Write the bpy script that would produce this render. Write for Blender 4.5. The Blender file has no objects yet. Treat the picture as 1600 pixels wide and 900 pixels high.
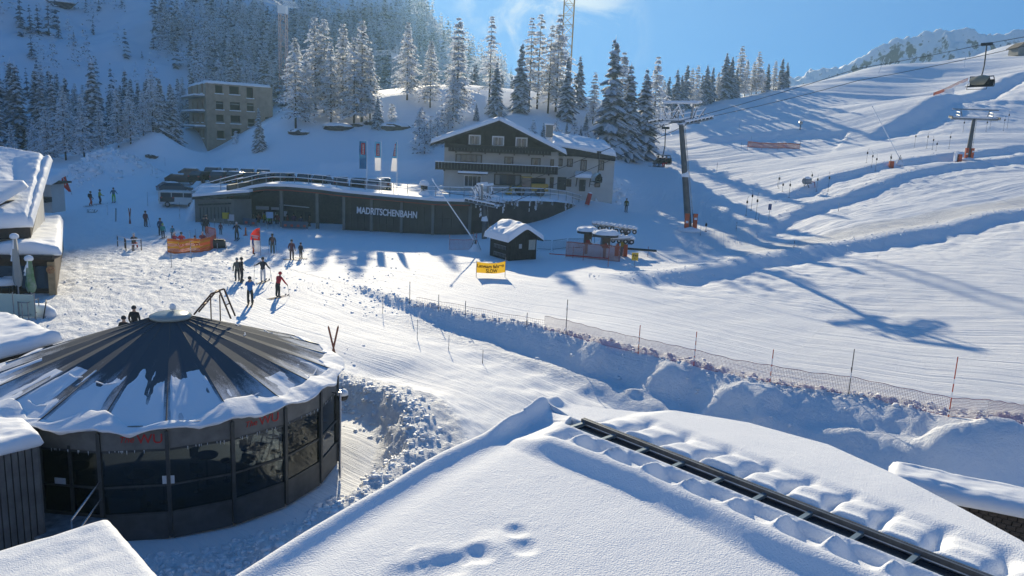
import bpy, bmesh, math, random
import numpy as np
from mathutils import Vector, Matrix
R = math.radians
S = bpy.context.scene
COL = S.collection
# ---------------------------------------------------------------- camera, sky, sun, exposure
F = 1209.0; PITCH = R(11.0); ROLL = R(2.5); CAMZ = 12.0
SUN_AZ = R(-11.0)      # towards the sun, measured from +Y to +X
SUN_EL = R(20.0)
_f = np.array([0, math.cos(PITCH), -math.sin(PITCH)])
_u0 = np.array([0, math.sin(PITCH), math.cos(PITCH)]); _r0 = np.array([1.0, 0, 0])
_r = _r0*math.cos(ROLL) + _u0*math.sin(ROLL); _u = _u0*math.cos(ROLL) - _r0*math.sin(ROLL)
cam = bpy.data.cameras.new('camera'); camo = bpy.data.objects.new('camera', cam); COL.objects.link(camo)
camo.matrix_world = Matrix(((_r[0], _u[0], -_f[0], 0), (_r[1], _u[1], -_f[1], 0), (_r[2], _u[2], -_f[2], CAMZ), (0, 0, 0, 1)))
cam.sensor_width = 36; cam.lens = 36*F/1600; cam.clip_start = 0.1; cam.clip_end = 20000
S.camera = camo
sund = np.array([math.sin(SUN_AZ)*math.cos(SUN_EL), math.cos(SUN_AZ)*math.cos(SUN_EL), math.sin(SUN_EL)])
sl = bpy.data.lights.new('sun', 'SUN'); sl.energy = 5.0; sl.angle = R(0.5); sl.color = (1.0, 0.87, 0.62)
so = bpy.data.objects.new('sun', sl); COL.objects.link(so)
so.rotation_euler = Vector(sund).to_track_quat('Z', 'Y').to_euler()
S.view_settings.view_transform = 'Standard'; S.view_settings.look = 'None'
S.view_settings.exposure = 0.5; S.view_settings.gamma = 1.0
W = bpy.data.worlds.new('World'); S.world = W; W.use_nodes = True
wn = W.node_tree; wn.nodes.clear()
def N(t, ty, **kw):
    n = t.nodes.new(ty)
    for k, v in kw.items():
        if k.startswith('_'):
            n.inputs[k[1:].replace('_', ' ')].default_value = v
        else: setattr(n, k, v)
    return n
def L(t, a, b): t.links.new(a, b)
sky = N(wn, 'ShaderNodeTexSky', sky_type='NISHITA', sun_disc=False)
sky.sun_elevation = SUN_EL; sky.sun_rotation = SUN_AZ; sky.altitude = 1900; sky.air_density = 0.8; sky.dust_density = 0.0; sky.ozone_density = 4.0
bg = N(wn, 'ShaderNodeBackground'); bg.inputs[1].default_value = 0.085
wo = N(wn, 'ShaderNodeOutputWorld')
# wisps of cloud low over the trees: noise on the sky direction, in a loose cluster round one direction
tc = N(wn, 'ShaderNodeTexCoord')
cn = N(wn, 'ShaderNodeTexNoise', _Scale=9.0, _Detail=8.0, _Roughness=0.62, _Distortion=0.8)
L(wn, tc.outputs['Generated'], cn.inputs['Vector'])
def pdir(px, py):
    u = (px-800)/F; v = (450-py)/F
    d = _r*u + _u*v + _f
    return d/np.linalg.norm(d)
cd = pdir(850, 60)
dt = N(wn, 'ShaderNodeVectorMath', operation='DOT_PRODUCT'); dt.inputs[1].default_value = tuple(cd)
L(wn, tc.outputs['Generated'], dt.inputs[0])
m1 = N(wn, 'ShaderNodeMapRange', interpolation_type='SMOOTHSTEP'); m1.inputs[1].default_value = 0.9905; m1.inputs[2].default_value = 0.9995
L(wn, dt.outputs['Value'], m1.inputs[0])
m2 = N(wn, 'ShaderNodeMapRange', interpolation_type='SMOOTHSTEP'); m2.inputs[1].default_value = 0.47; m2.inputs[2].default_value = 0.68
L(wn, cn.outputs['Fac'], m2.inputs[0])
mm = N(wn, 'ShaderNodeMath', operation='MULTIPLY'); L(wn, m1.outputs[0], mm.inputs[0]); L(wn, m2.outputs[0], mm.inputs[1])
cm = N(wn, 'ShaderNodeMix', data_type='RGBA'); L(wn, mm.outputs[0], cm.inputs[0])
sc_ = N(wn, 'ShaderNodeMix', data_type='RGBA', blend_type='MULTIPLY'); sc_.inputs[0].default_value = 1.0
sc_.inputs[7].default_value = (0.34, 1.18, 2.35, 1)
gm = N(wn, 'ShaderNodeGamma'); gm.inputs[1].default_value = 0.42; L(wn, sky.outputs[0], gm.inputs[0]); L(wn, gm.outputs[0], sc_.inputs[6])
L(wn, sc_.outputs[2], cm.inputs[6]); cm.inputs[7].default_value = (5.2, 5.6, 6.2, 1)
L(wn, cm.outputs[2], bg.inputs[0]); L(wn, bg.outputs[0], wo.inputs[0])
S.cycles.use_denoising = True
S.cycles.max_bounces = 6; S.cycles.diffuse_bounces = 3; S.cycles.glossy_bounces = 3; S.cycles.transmission_bounces = 4
S.cycles.transparent_max_bounces = 12; S.cycles.volume_bounces = 0
S.cycles.sample_clamp_indirect = 6
# ---------------------------------------------------------------- helpers
def tag(o, label=None, cat=None, group=None, kind=None):
    if label: o['label'] = label
    if cat: o['category'] = cat
    if group: o['group'] = group
    if kind: o['kind'] = kind
    return o
def thing(name, label, cat, loc=(0, 0, 0), rz=0.0, group=None):
    o = bpy.data.objects.new(name, None); COL.objects.link(o); o.empty_display_size = 0.3
    o.location = loc; o.rotation_euler = (0, 0, rz)
    return tag(o, label, cat, group)
def link_tree(o, parent=None, matrix=None):
    """copy of a thing with copies of its parts"""
    c = o.copy(); COL.objects.link(c)
    if parent is not None: c.parent = parent
    for ch in list(o.children): link_tree(ch, c)
    return c
class MB:
    def __init__(s): s.v = []; s.f = []; s.m = []
    def add(s, vs, fs, mi=0):
        b = len(s.v); s.v += [tuple(map(float, v)) for v in vs]
        s.f += [tuple(b+i for i in f) for f in fs]
        s.m += [mi]*len(fs); return s
    def box(s, c, d, rz=0.0, mi=0, tilt=None):
        x, y, z = d[0]/2, d[1]/2, d[2]/2
        M = Matrix.Rotation(rz, 3, 'Z')
        if tilt is not None: M = M @ tilt
        vs = [Vector(c) + M @ Vector((sx*x, sy*y, sz*z)) for sz in (-1, 1) for sy in (-1, 1) for sx in (-1, 1)]
        return s.add(vs, [(0, 2, 3, 1), (4, 5, 7, 6), (0, 1, 5, 4), (2, 6, 7, 3), (0, 4, 6, 2), (1, 3, 7, 5)], mi)
    def tube(s, p, q, r, r2=None, n=6, mi=0, cap=True):
        p = Vector(p); q = Vector(q); r2 = r if r2 is None else r2
        d = (q-p)
        if d.length < 1e-6: return s
        d.normalize(); a = d.orthogonal().normalized(); b = d.cross(a)
        vs = []
        for c, rr in ((p, r), (q, r2)):
            for i in range(n):
                t = 2*math.pi*i/n; vs.append(c + a*math.cos(t)*rr + b*math.sin(t)*rr)
        fs = [(i, (i+1) % n, n+(i+1) % n, n+i) for i in range(n)]
        if cap: fs += [tuple(range(n-1, -1, -1)), tuple(range(n, 2*n))]
        return s.add(vs, fs, mi)
    def path(s, pts, r, n=6, mi=0):
        for a, b in zip(pts[:-1], pts[1:]): s.tube(a, b, r, n=n, mi=mi)
        return s
    def prism(s, poly, y0, y1, mi=0, axis='y'):
        """extrude polygon [(a,b)] along an axis: y -> (a, y, b); z -> (a, b, z); x -> (x, a, b)"""
        n = len(poly)
        def P(a, b, t):
            return {'y': (a, t, b), 'z': (a, b, t), 'x': (t, a, b)}[axis]
        vs = [P(a, b, y0) for a, b in poly] + [P(a, b, y1) for a, b in poly]
        fs = [(i, (i+1) % n, n+(i+1) % n, n+i) for i in range(n)] + [tuple(range(n-1, -1, -1)), tuple(range(n, 2*n))]
        return s.add(vs, fs, mi)
    def lathe(s, c, prof, n=12, mi=0, squash=(1, 1)):
        vs = []; k = len(prof)
        for r_, z_ in prof:
            for i in range(n):
                t = 2*math.pi*i/n
                vs.append((c[0]+r_*math.cos(t)*squash[0], c[1]+r_*math.sin(t)*squash[1], c[2]+z_))
        fs = []
        for j in range(k-1):
            for i in range(n):
                fs.append((j*n+i, j*n+(i+1) % n, (j+1)*n+(i+1) % n, (j+1)*n+i))
        fs += [tuple(range(n-1, -1, -1)), tuple((k-1)*n+i for i in range(n))]
        return s.add(vs, fs, mi)
    def quad(s, a, b, c, d, mi=0): return s.add([a, b, c, d], [(0, 1, 2, 3)], mi)
    def build(s, name, mats, parent=None, smooth=False, loc=None, rz=0.0, fixn=True):
        me = bpy.data.meshes.new(name); me.from_pydata(s.v, [], s.f)
        if not isinstance(mats, (list, tuple)): mats = [mats]
        for m in mats: me.materials.append(m)
        if len(mats) > 1: me.polygons.foreach_set('material_index', s.m)
        if fixn:
            bm = bmesh.new(); bm.from_mesh(me); bmesh.ops.recalc_face_normals(bm, faces=bm.faces); bm.to_mesh(me); bm.free()
        if smooth: me.polygons.foreach_set('use_smooth', [True]*len(me.polygons))
        me.update()
        o = bpy.data.objects.new(name, me); COL.objects.link(o)
        if parent is not None: o.parent = parent
        if loc is not None: o.location = loc
        o.rotation_euler = (0, 0, rz)
        return o
def grid_obj(name, X, Y, Z, mat, parent=None, attrs=None, mask=None, smooth=True, mats=None, matidx=None):
    """numpy grid (n,m) to mesh"""
    n, m = X.shape
    co = np.stack([X, Y, Z], -1).reshape(-1, 3).astype(np.float32)
    i, j = np.meshgrid(np.arange(n-1), np.arange(m-1), indexing='ij')
    a = (i*m+j).ravel(); q = np.stack([a, a+1, a+m+1, a+m], 1)
    keep = None
    if mask is not None:
        keep = mask[:-1, :-1].ravel(); q = q[keep]
    me = bpy.data.meshes.new(name)
    me.vertices.add(len(co)); me.vertices.foreach_set('co', co.ravel())
    me.loops.add(len(q)*4); me.loops.foreach_set('vertex_index', q.ravel().astype(np.int32))
    me.polygons.add(len(q)); me.polygons.foreach_set('loop_start', (np.arange(len(q))*4).astype(np.int32))
    if smooth: me.polygons.foreach_set('use_smooth', np.ones(len(q), bool))
    for mt in (mats or [mat]): me.materials.append(mt)
    me.update(calc_edges=True); 
    if attrs:
        for k, arr in attrs.items():
            if arr.ndim == 3:
                at = me.attributes.new(k, 'FLOAT_VECTOR', 'POINT'); at.data.foreach_set('vector', arr.reshape(-1).astype(np.float32))
            else:
                at = me.attributes.new(k, 'FLOAT', 'POINT'); at.data.foreach_set('value', arr.ravel().astype(np.float32))
    o = bpy.data.objects.new(name, me); COL.objects.link(o)
    if parent is not None: o.parent = parent
    return o
def lerp(a, b, t): return a + (b-a)*t
def sstep(x, a=0.0, b=1.0):
    t = np.clip((x-a)/(b-a), 0, 1); return t*t*(3-2*t)
_rng = np.random.RandomState(7)
_tab = _rng.rand(256, 256).astype(np.float64)
def vnoise(x, y):
    xi = np.floor(x).astype(int); yi = np.floor(y).astype(int); fx = x-xi; fy = y-yi
    fx = fx*fx*fx*(fx*(fx*6-15)+10); fy = fy*fy*fy*(fy*(fy*6-15)+10)
    a = _tab[xi & 255, yi & 255]; b = _tab[(xi+1) & 255, yi & 255]; c = _tab[xi & 255, (yi+1) & 255]; d = _tab[(xi+1) & 255, (yi+1) & 255]
    return (a*(1-fx)+b*fx)*(1-fy) + (c*(1-fx)+d*fx)*fy
def fbm(x, y, o=4, g=0.5):
    s = 0; a = 1; t = 0
    for k in range(o):
        s = s + a*(vnoise(x*2**k+17.3*k, y*2**k+5.1*k)-0.5)*2; t += a; a *= g
    return s/t
# ---------------------------------------------------------------- picture rays
EYE = np.array([0, 0, CAMZ])
def atY(px, py, Y):
    d = pdir(px, py); return EYE + d*(Y/d[1])
def atZ(px, py, z):
    d = pdir(px, py); return EYE + d*((z-CAMZ)/d[2])
# ---------------------------------------------------------------- materials
_MC = {}
def mat(name, col, rough=0.6, metal=0.0, bump=0.0, bscale=20.0, var=0.0, vscale=4.0, spec=None, trans=0.0, alpha=None, emit=None, col2=None, strength=1.0):
    if name in _MC: return _MC[name]
    m = bpy.data.materials.new(name); m.use_nodes = True; t = m.node_tree; b = t.nodes['Principled BSDF']
    b.inputs['Base Color'].default_value = (*col, 1); b.inputs['Roughness'].default_value = rough; b.inputs['Metallic'].default_value = metal
    if spec is not None: b.inputs['Specular IOR Level'].default_value = spec
    if emit: b.inputs['Emission Color'].default_value = (*emit, 1); b.inputs['Emission Strength'].default_value = strength
    tcn = None
    if bump or var or col2:
        tcn = N(t, 'ShaderNodeTexCoord')
    if var or col2:
        n = N(t, 'ShaderNodeTexNoise', _Scale=vscale, _Detail=5.0, _Roughness=0.6); L(t, tcn.outputs['Object'], n.inputs['Vector'])
        rp = N(t, 'ShaderNodeMapRange'); rp.inputs[1].default_value = 0.3; rp.inputs[2].default_value = 0.7
        L(t, n.outputs['Fac'], rp.inputs[0])
        mx = N(t, 'ShaderNodeMix', data_type='RGBA'); L(t, rp.outputs[0], mx.inputs[0])
        c2 = col2 if col2 else tuple(min(1, c*(1+var)) for c in col)
        c1 = col if col2 else tuple(c*(1-var) for c in col)
        mx.inputs[6].default_value = (*c1, 1); mx.inputs[7].default_value = (*c2, 1)
        L(t, mx.outputs[2], b.inputs['Base Color'])
    if bump:
        n = N(t, 'ShaderNodeTexNoise', _Scale=bscale, _Detail=4.0); L(t, tcn.outputs['Object'], n.inputs['Vector'])
        bp = N(t, 'ShaderNodeBump', _Strength=bump, _Distance=0.05); L(t, n.outputs['Fac'], bp.inputs['Height']); L(t, bp.outputs[0], b.inputs['Normal'])
    if trans:
        out = t.nodes['Material Output']; tr = N(t, 'ShaderNodeBsdfTranslucent'); tr.inputs[0].default_value = (*col, 1)
        ms = N(t, 'ShaderNodeMixShader'); ms.inputs[0].default_value = trans
        L(t, b.outputs[0], ms.inputs[1]); L(t, tr.outputs[0], ms.inputs[2]); L(t, ms.outputs[0], out.inputs[0])
    if alpha is not None:
        out = t.nodes['Material Output']; tr = N(t, 'ShaderNodeBsdfTransparent')
        ms = N(t, 'ShaderNodeMixShader'); ms.inputs[0].default_value = alpha
        L(t, tr.outputs[0], ms.inputs[1]); L(t, b.outputs[0], ms.inputs[2]); L(t, ms.outputs[0], out.inputs[0])
    _MC[name] = m; return m
SNOWC = (0.86, 0.875, 0.90)
def snow_mat(name, fine=60.0, fs=0.25, fd=0.01, mid=6.0, mds=0.2, md=0.05, groom=False):
    m = bpy.data.materials.new(name); m.use_nodes = True; t = m.node_tree; b = t.nodes['Principled BSDF']
    b.inputs['Base Color'].default_value = (*SNOWC, 1); b.inputs['Roughness'].default_value = 0.7
    b.inputs['Specular IOR Level'].default_value = 0.12
    tcn = N(t, 'ShaderNodeTexCoord')
    n1 = N(t, 'ShaderNodeTexNoise', _Scale=fine, _Detail=3.0); L(t, tcn.outputs['Object'], n1.inputs['Vector'])
    n2 = N(t, 'ShaderNodeTexNoise', _Scale=mid, _Detail=5.0, _Roughness=0.6); L(t, tcn.outputs['Object'], n2.inputs['Vector'])
    b2 = N(t, 'ShaderNodeBump', _Strength=mds, _Distance=md); L(t, n2.outputs['Fac'], b2.inputs['Height'])
    b1 = N(t, 'ShaderNodeBump', _Strength=fs, _Distance=fd); L(t, n1.outputs['Fac'], b1.inputs['Height']); L(t, b2.outputs[0], b1.inputs['Normal'])
    last = b1
    if groom:
        at = N(t, 'ShaderNodeAttribute', attribute_name='grv')
        vm = N(t, 'ShaderNodeVectorMath', operation='MULTIPLY'); vm.inputs[1].default_value = (1.6, 0.035, 1)
        L(t, at.outputs['Vector'], vm.inputs[0])
        n3 = N(t, 'ShaderNodeTexNoise', _Scale=1.0, _Detail=7.0, _Roughness=0.72); L(t, vm.outputs[0], n3.inputs['Vector'])
        ga = N(t, 'ShaderNodeAttribute', attribute_name='groom')
        b3 = N(t, 'ShaderNodeBump', _Distance=0.28); L(t, ga.outputs['Fac'], b3.inputs['Strength'])
        L(t, n3.outputs['Fac'], b3.inputs['Height']); L(t, last.outputs[0], b3.inputs['Normal']); last = b3
        # chopped-up snow
        n4 = N(t, 'ShaderNodeTexNoise', _Scale=2.6, _Detail=6.0, _Roughness=0.7, _Distortion=0.3); L(t, tcn.outputs['Object'], n4.inputs['Vector'])
        ca = N(t, 'ShaderNodeAttribute', attribute_name='chop')
        b4 = N(t, 'ShaderNodeBump', _Distance=0.5); L(t, ca.outputs['Fac'], b4.inputs['Strength'])
        L(t, n4.outputs['Fac'], b4.inputs['Height']); L(t, last.outputs[0], b4.inputs['Normal']); last = b4
    L(t, last.outputs[0], b.inputs['Normal'])
    return m
M_SNOW = snow_mat('snow')
M_SNOWG = snow_mat('groomed_snow', fine=14, fs=0.25, fd=0.03, mid=2.2, mds=0.15, md=0.1, groom=True)
M_SNOWR = snow_mat('roof_snow', fine=38, fs=0.8, fd=0.02, mid=5, mds=0.12, md=0.04)
# ---------------------------------------------------------------- terrain
def dist_poly(x, y, pts):
    """distance, signed distance (positive to the right of travel), arc length along"""
    best = np.full(x.shape, 1e9); sg = np.zeros(x.shape); al = np.zeros(x.shape); acc = 0.0
    for (ax, ay), (bx, by) in zip(pts[:-1], pts[1:]):
        dx, dy = bx-ax, by-ay; l2 = dx*dx+dy*dy; l = math.sqrt(l2)
        t = np.clip(((x-ax)*dx+(y-ay)*dy)/l2, 0, 1)
        ex = x-(ax+t*dx); ey = y-(ay+t*dy); d = np.sqrt(ex*ex+ey*ey)
        s = np.sign(ex*dy-ey*dx)
        m = d < best
        best = np.where(m, d, best); sg = np.where(m, s, sg); al = np.where(m, acc+t*l, al); acc += l
    return best, best*sg, al
# edge of the upper piste (top of the bank), from far left to near right
E_PTS = [tuple(atZ(px, py, z)[:2]) for px, py, z in [(556, 449, .5), (640, 472, .5), (720, 489, .5), (800, 503, .5), (900, 523, .6), (1000, 547, .6), (1100, 570, .6), (1200, 596, .6), (1320, 612, .6), (1480, 640, .6), (1600, 652, .6), (1900, 690, .6)]]
_acc = 0; E_L = [0]
for (a, b) in zip(E_PTS[:-1], E_PTS[1:]):
    _acc += math.hypot(b[0]-a[0], b[1]-a[1]); E_L.append(_acc)
E_PTS_X = E_PTS
def bank(x, y):
    d, sd, al = dist_poly(x, y, E_PTS_X)
    t = np.interp(x+0.35*np.clip(y-35, -30, 12), [-8, -1, 5.5, 11.5, 16, 30], [0.0, .8, 1.5, 2.1, 2.9, 3.3])
    w = t*(1.35+.9*sstep(x, 8, 18)) + 0.6
    wob = 1 + 0.10*fbm(x*0.6, y*0.6, 3)
    drop = t*wob*sstep(sd/w)
    rim = 0.11*np.exp(-((sd+0.25)/0.35)**2)*(0.4+0.9*vnoise(x*2.7, y*2.7))*sstep(al, 0, 3)
    return drop - rim, sd, al, t
# step-like banks on the right hand hill: polyline (px,py,Y), height, recovery length, width
_hb = [
 ([(1200, 315, 108), (1287, 280, 120), (1362, 262, 126), (1425, 252, 130), (1487, 240, 134), (1600, 226, 140)], .8, 7, 1.8),
 ([(1140, 395, 82), (1200, 350, 96), (1275, 322, 105), (1350, 296, 112), (1412, 274, 119), (1487, 256, 125), (1550, 240, 129), (1600, 232, 132), (1700, 215, 138)], .9, 9, 2.2),
 ([(900, 432, 64), (1000, 436, 65), (1100, 418, 69), (1200, 398, 75), (1300, 381, 80), (1400, 366, 85), (1500, 350, 90), (1600, 330, 95), (1700, 310, 100)], 1.0, 12, 2.8),
 ([(1312, 228, 160), (1425, 200, 172), (1487, 170, 186), (1550, 135, 200), (1600, 90, 216)], 2.2, 9, 4.0),
 ([(1080, 205, 168), (1130, 200, 172), (1240, 198, 176), (1330, 206, 170)], 1.0, 8, 3.0),
]
HB = [([tuple(atY(*p)[:2]) for p in ps], h, rec, w) for ps, h, rec, w in _hb]
def hillbanks(x, y):
    z = np.zeros(x.shape)
    for pts, h, rec, w in HB:
        d, sd, al = dist_poly(x, y, pts)
        tot = sum(math.hypot(b[0]-a[0], b[1]-a[1]) for a, b in zip(pts[:-1], pts[1:]))
        fade = sstep(al, 0, tot*0.12)*(1-sstep(al, tot*0.97, tot)) if h != 2.2 else sstep(al, 0, tot*.2)
        rough = 1+0.25*fbm(x*0.5, y*0.5, 3)
        z -= h*rough*fade*sstep(sd/w)*np.exp(-np.clip(sd-w, 0, None)/rec)
        z += 0.10*fade*np.exp(-((sd+0.7)/0.8)**2)*rough
    return z
# terrace (car park) region
TERR = [tuple(atY(*p)[:2]) for p in [(292, 330, 89.5), (378, 330, 92), (386, 330, 99), (560, 330, 99), (570, 330, 91.5), (700, 330, 90.5), (800, 330, 94.5), (870, 330, 101), (905, 318, 108), (935, 280, 116), (700, 260, 124), (500, 260, 127), (300, 260, 119)]]
def in_poly(x, y, P):
    c = np.zeros(x.shape, bool); n = len(P)
    for i in range(n):
        x1, y1 = P[i]; x2, y2 = P[(i+1) % n]
        k = ((y1 > y) != (y2 > y)) & (x < (x2-x1)*(y-y1)/(y2-y1+1e-12)+x1)
        c ^= k
    return c
def terrace_mask(x, y):
    near = np.abs(y-110) < 40
    m = np.zeros(x.shape)
    if near.any():
        xx = x[near]; yy = y[near]
        d, _, _ = dist_poly(xx, yy, TERR+[TERR[0]])
        s = np.where(in_poly(xx, yy, TERR), d, -d)
        m[near] = sstep(s, -0.3, 1.6)
    return m
TZ = 4.7
# control points: (px, py, 'z' or 'Y', value)
CP = [
 # tent surroundings, plaza
 (260, 850, 'z', -.3), (520, 775, 'z', -.3), (60, 800, 'z', -.2), (560, 730, 'z', -.3), (600, 690, 'z', -.1), (570, 620, 'z', -.5), (600, 590, 'z', -.3),
 (640, 660, 'z', 0), (700, 620, 'z', 0), (760, 640, 'z', -.2), (640, 560, 'z', .2), (540, 520, 'z', .3), (500, 480, 'z', .4),
 (400, 560, 'z', .2), (200, 560, 'z', .2), (0, 520, 'z', .3), (60, 470, 'z', .4), (200, 470, 'z', .4), (330, 470, 'z', .4), (434, 465, 'z', .4),
 (100, 400, 'z', .7), (200, 400, 'z', .6), (300, 400, 'z', .5), (400, 400, 'z', .5), (500, 400, 'z', .5), (600, 400, 'z', .5), (600, 365, 'z', .5), (700, 375, 'z', .5), (480, 358, 'z', .6), (400, 358, 'z', .7),
 (310, 348, 'z', 1.0), (250, 350, 'Y', 88), (160, 350, 'Y', 85), (100, 350, 'Y', 84), (143, 325, 'Y', 93), (200, 310, 'Y', 99), (100, 300, 'Y', 100), (250, 310, 'Y', 100), (290, 318, 'Y', 97),
 (120, 262, 'Y', 113), (160, 252, 'Y', 114), (200, 262, 'Y', 116), (230, 268, 'Y', 120), (60, 265, 'Y', 120), (0, 260, 'Y', 125), (-150, 300, 'Y', 110), (-150, 260, 'Y', 130), (-150, 400, 'z', .8), (-200, 600, 'z', 0),
 (250, 216, 'Y', 132), (215, 240, 'Y', 126), (300, 240, 'Y', 133), (320, 246, 'Y', 146), (352, 228, 'Y', 142), (380, 209, 'Y', 143), (240, 225, 'Y', 150), (150, 240, 'Y', 150), (50, 235, 'Y', 150), (0, 200, 'Y', 190), (100, 200, 'Y', 190), (200, 205, 'Y', 185), (-150, 210, 'Y', 180),
 # central hill
 (340, 250, 'Y', 134), (400, 236, 'Y', 131), (430, 190, 'Y', 142), (500, 225, 'Y', 134), (500, 182, 'Y', 145), (560, 178, 'Y', 146), (600, 220, 'Y', 134), (620, 152, 'Y', 152), (560, 250, 'Y', 127), (440, 255, 'Y', 127), (650, 240, 'Y', 128),
 (640, 143, 'Y', 156), (700, 165, 'Y', 150), (680, 137, 'Y', 158), (740, 138, 'Y', 160), (780, 145, 'Y', 160), (850, 150, 'Y', 162), (760, 170, 'Y', 148), (880, 185, 'Y', 150), (905, 160, 'Y', 165), (925, 225, 'Y', 138), (860, 200, 'Y', 142), (640, 200, 'Y', 140), (720, 205, 'Y', 138),
 (420, 170, 'Y', 170), (560, 175, 'Y', 185), (700, 170, 'Y', 200), (850, 170, 'Y', 200),
 # saddle and ramp right of the lodge
 (960, 255, 'Y', 132), (1000, 245, 'Y', 145), (975, 285, 'Y', 120), (920, 320, 'Y', 105), (978, 330, 'Y', 104), (900, 350, 'Y', 93), (840, 370, 'Y', 84), (780, 400, 'z', .6), (850, 400, 'z', .7),
 (1000, 350, 'Y', 92), (1075, 360, 'Y', 88), (960, 405, 'z', .8), (1050, 300, 'Y', 118), (1000, 215, 'Y', 165), (1040, 250, 'Y', 145), (1100, 260, 'Y', 142), (985, 200, 'Y', 180),
 # right hill
 (1000, 188, 'Y', 190), (1060, 176, 'Y', 200), (1130, 158, 'Y', 215), (1190, 146, 'Y', 224), (1250, 133, 'Y', 232), (1330, 118, 'Y', 240), (1400, 105, 'Y', 245), (1500, 93, 'Y', 252), (1600, 80, 'Y', 260), (1750, 60, 'Y', 265),
 (1000, 200, 'Y', 260), (1200, 190, 'Y', 300), (1400, 170, 'Y', 320), (1600, 150, 'Y', 330), (1800, 140, 'Y', 340),
 (1120, 225, 'Y', 163), (1200, 225, 'Y', 165), (1250, 228, 'Y', 163), (1180, 200, 'Y', 178), (1120, 195, 'Y', 182), (1240, 175, 'Y', 192), (1330, 160, 'Y', 200), (1330, 220, 'Y', 162), (1450, 120, 'Y', 236), (1430, 160, 'Y', 204), (1550, 110, 'Y', 232),
 (1200, 270, 'Y', 132), (1200, 310, 'Y', 111), (1150, 345, 'Y', 98), (1300, 250, 'Y', 142), (1400, 225, 'Y', 150), (1500, 200, 'Y', 158), (1600, 180, 'Y', 168), (1600, 130, 'Y', 196), (1500, 165, 'Y', 175),
 (1510, 250, 'Y', 130), (1400, 262, 'Y', 124), (1300, 298, 'Y', 113), (1200, 350, 'Y', 96), (1750, 200, 'Y', 150),
 (1200, 385, 'Y', 81), (1300, 345, 'Y', 94), (1400, 320, 'Y', 101), (1500, 290, 'Y', 110), (1600, 265, 'Y', 118), (1600, 320, 'Y', 98), (1450, 345, 'Y', 92), (1320, 370, 'Y', 85), (1100, 405, 'z', 1.2), (1000, 420, 'z', .9),
 # main piste
 (1600, 350, 'Y', 88), (1600, 400, 'Y', 73), (1600, 500, 'Y', 50), (1600, 640, 'z', .6), (1400, 400, 'Y', 74), (1400, 500, 'z', .8), (1400, 615, 'z', .6), (1200, 420, 'z', 1.1), (1200, 500, 'z', .7), (1200, 590, 'z', .6),
 (1000, 450, 'z', .8), (1000, 540, 'z', .6), (800, 440, 'z', .6), (800, 500, 'z', .5), (700, 440, 'z', .5), (640, 465, 'z', .5), (900, 470, 'z', .6), (1900, 400, 'z', 4), (1900, 600, 'z', 1.2),
 # lane and gully (bank drop added back)
 (620, 500, 'z', .1), (700, 560, 'z', -.1), (850, 600, 'z', -.7), (800, 900, 'z', -.8), (-300, 1000, 'z', -.3), (400, 1200, 'z', -.3), (800, 1600, 'z', -.5),
]
def _feat(x, y): 
    dr, _, _, _ = bank(x, y)
    return -dr + hillbanks(x, y)
_P = np.array([(atZ if k == 'z' else atY)(px, py, v) for px, py, k, v in CP])
_P = np.vstack([_P, [(-120, 60, 2), (-140, 120, 9), (-110, 30, 0), (120, 40, 2), (170, 90, 12), (-60, -30, 0), (60, -30, 0), (0, -60, 0), (220, 200, 55), (200, 320, 60), (0, 300, 10), (-120, 300, 14), (-250, 260, 16), (-60, 240, 8), (60, 260, 18), (300, 120, 50)]])
_T = _P[:, 2] - _feat(_P[:, 0], _P[:, 1])
_G = [(x, y, .55) for x, y in E_PTS[:9]] + [(23.3, 33.4, .6), (30, 31, .8), (10, 32, .5), (15, 28, .5), (20, 27, .6), (28, 24, .8), (-30, 98, .5), (-24, 98, .5), (-18, 98, .5), (12, 22, .6), (18, 16, .6), (6, 36, .3), (5, 26, .6), (35, 10, .8), (8, 12, .6)]
_P = np.vstack([_P, _G]); _T = np.r_[_T, [g[2] for g in _G]]
_S = 100.0
def _tps_fit(P, T, lam):
    n = len(P); X = P[:, :2]/_S
    d2 = ((X[:, None]-X[None])**2).sum(-1)
    K = 0.5*d2*np.log(d2+1e-12); K[np.arange(n), np.arange(n)] = lam
    A = np.zeros((n+3, n+3)); A[:n, :n] = K; A[:n, n] = 1; A[:n, n+1:] = X; A[n, :n] = 1; A[n+1:, :n] = X.T
    return np.linalg.solve(A, np.r_[T, 0, 0, 0]), X
_TW, _TX = _tps_fit(_P, _T, 2e-5)
def tps(x, y):
    sh = x.shape; x = x.ravel()/_S; y = y.ravel()/_S; out = np.empty(x.shape)
    n = len(_TX)
    for a in range(0, len(x), 40000):
        xx = x[a:a+40000, None]; yy = y[a:a+40000, None]
        d2 = (xx-_TX[:, 0])**2 + (yy-_TX[:, 1])**2
        out[a:a+40000] = (0.5*d2*np.log(d2+1e-12)) @ _TW[:n] + _TW[n] + xx[:, 0]*_TW[n+1] + yy[:, 0]*_TW[n+2]
    return out.reshape(sh)
TENT_C = (-12.35, 27.3); TENT_R = 5.95
PIT = [tuple(atZ(px, py, 0)[:2]) for px, py in [(540, 560), (570, 553), (605, 570), (628, 600), (630, 640), (600, 655), (560, 690)]]
BLOBS = [(1050, 600, 1.1, .9), (930, 560, 1.1, .5), (1140, 630, 1.0, .9), (1195, 655, 1.1, .9), (1540, 725, 2.2, .9), (1590, 715, 1.6, .8), (1470, 735, 1.2, .7), (880, 640, .7, .3), (1010, 620, .8, .4)]
BL = []
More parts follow.
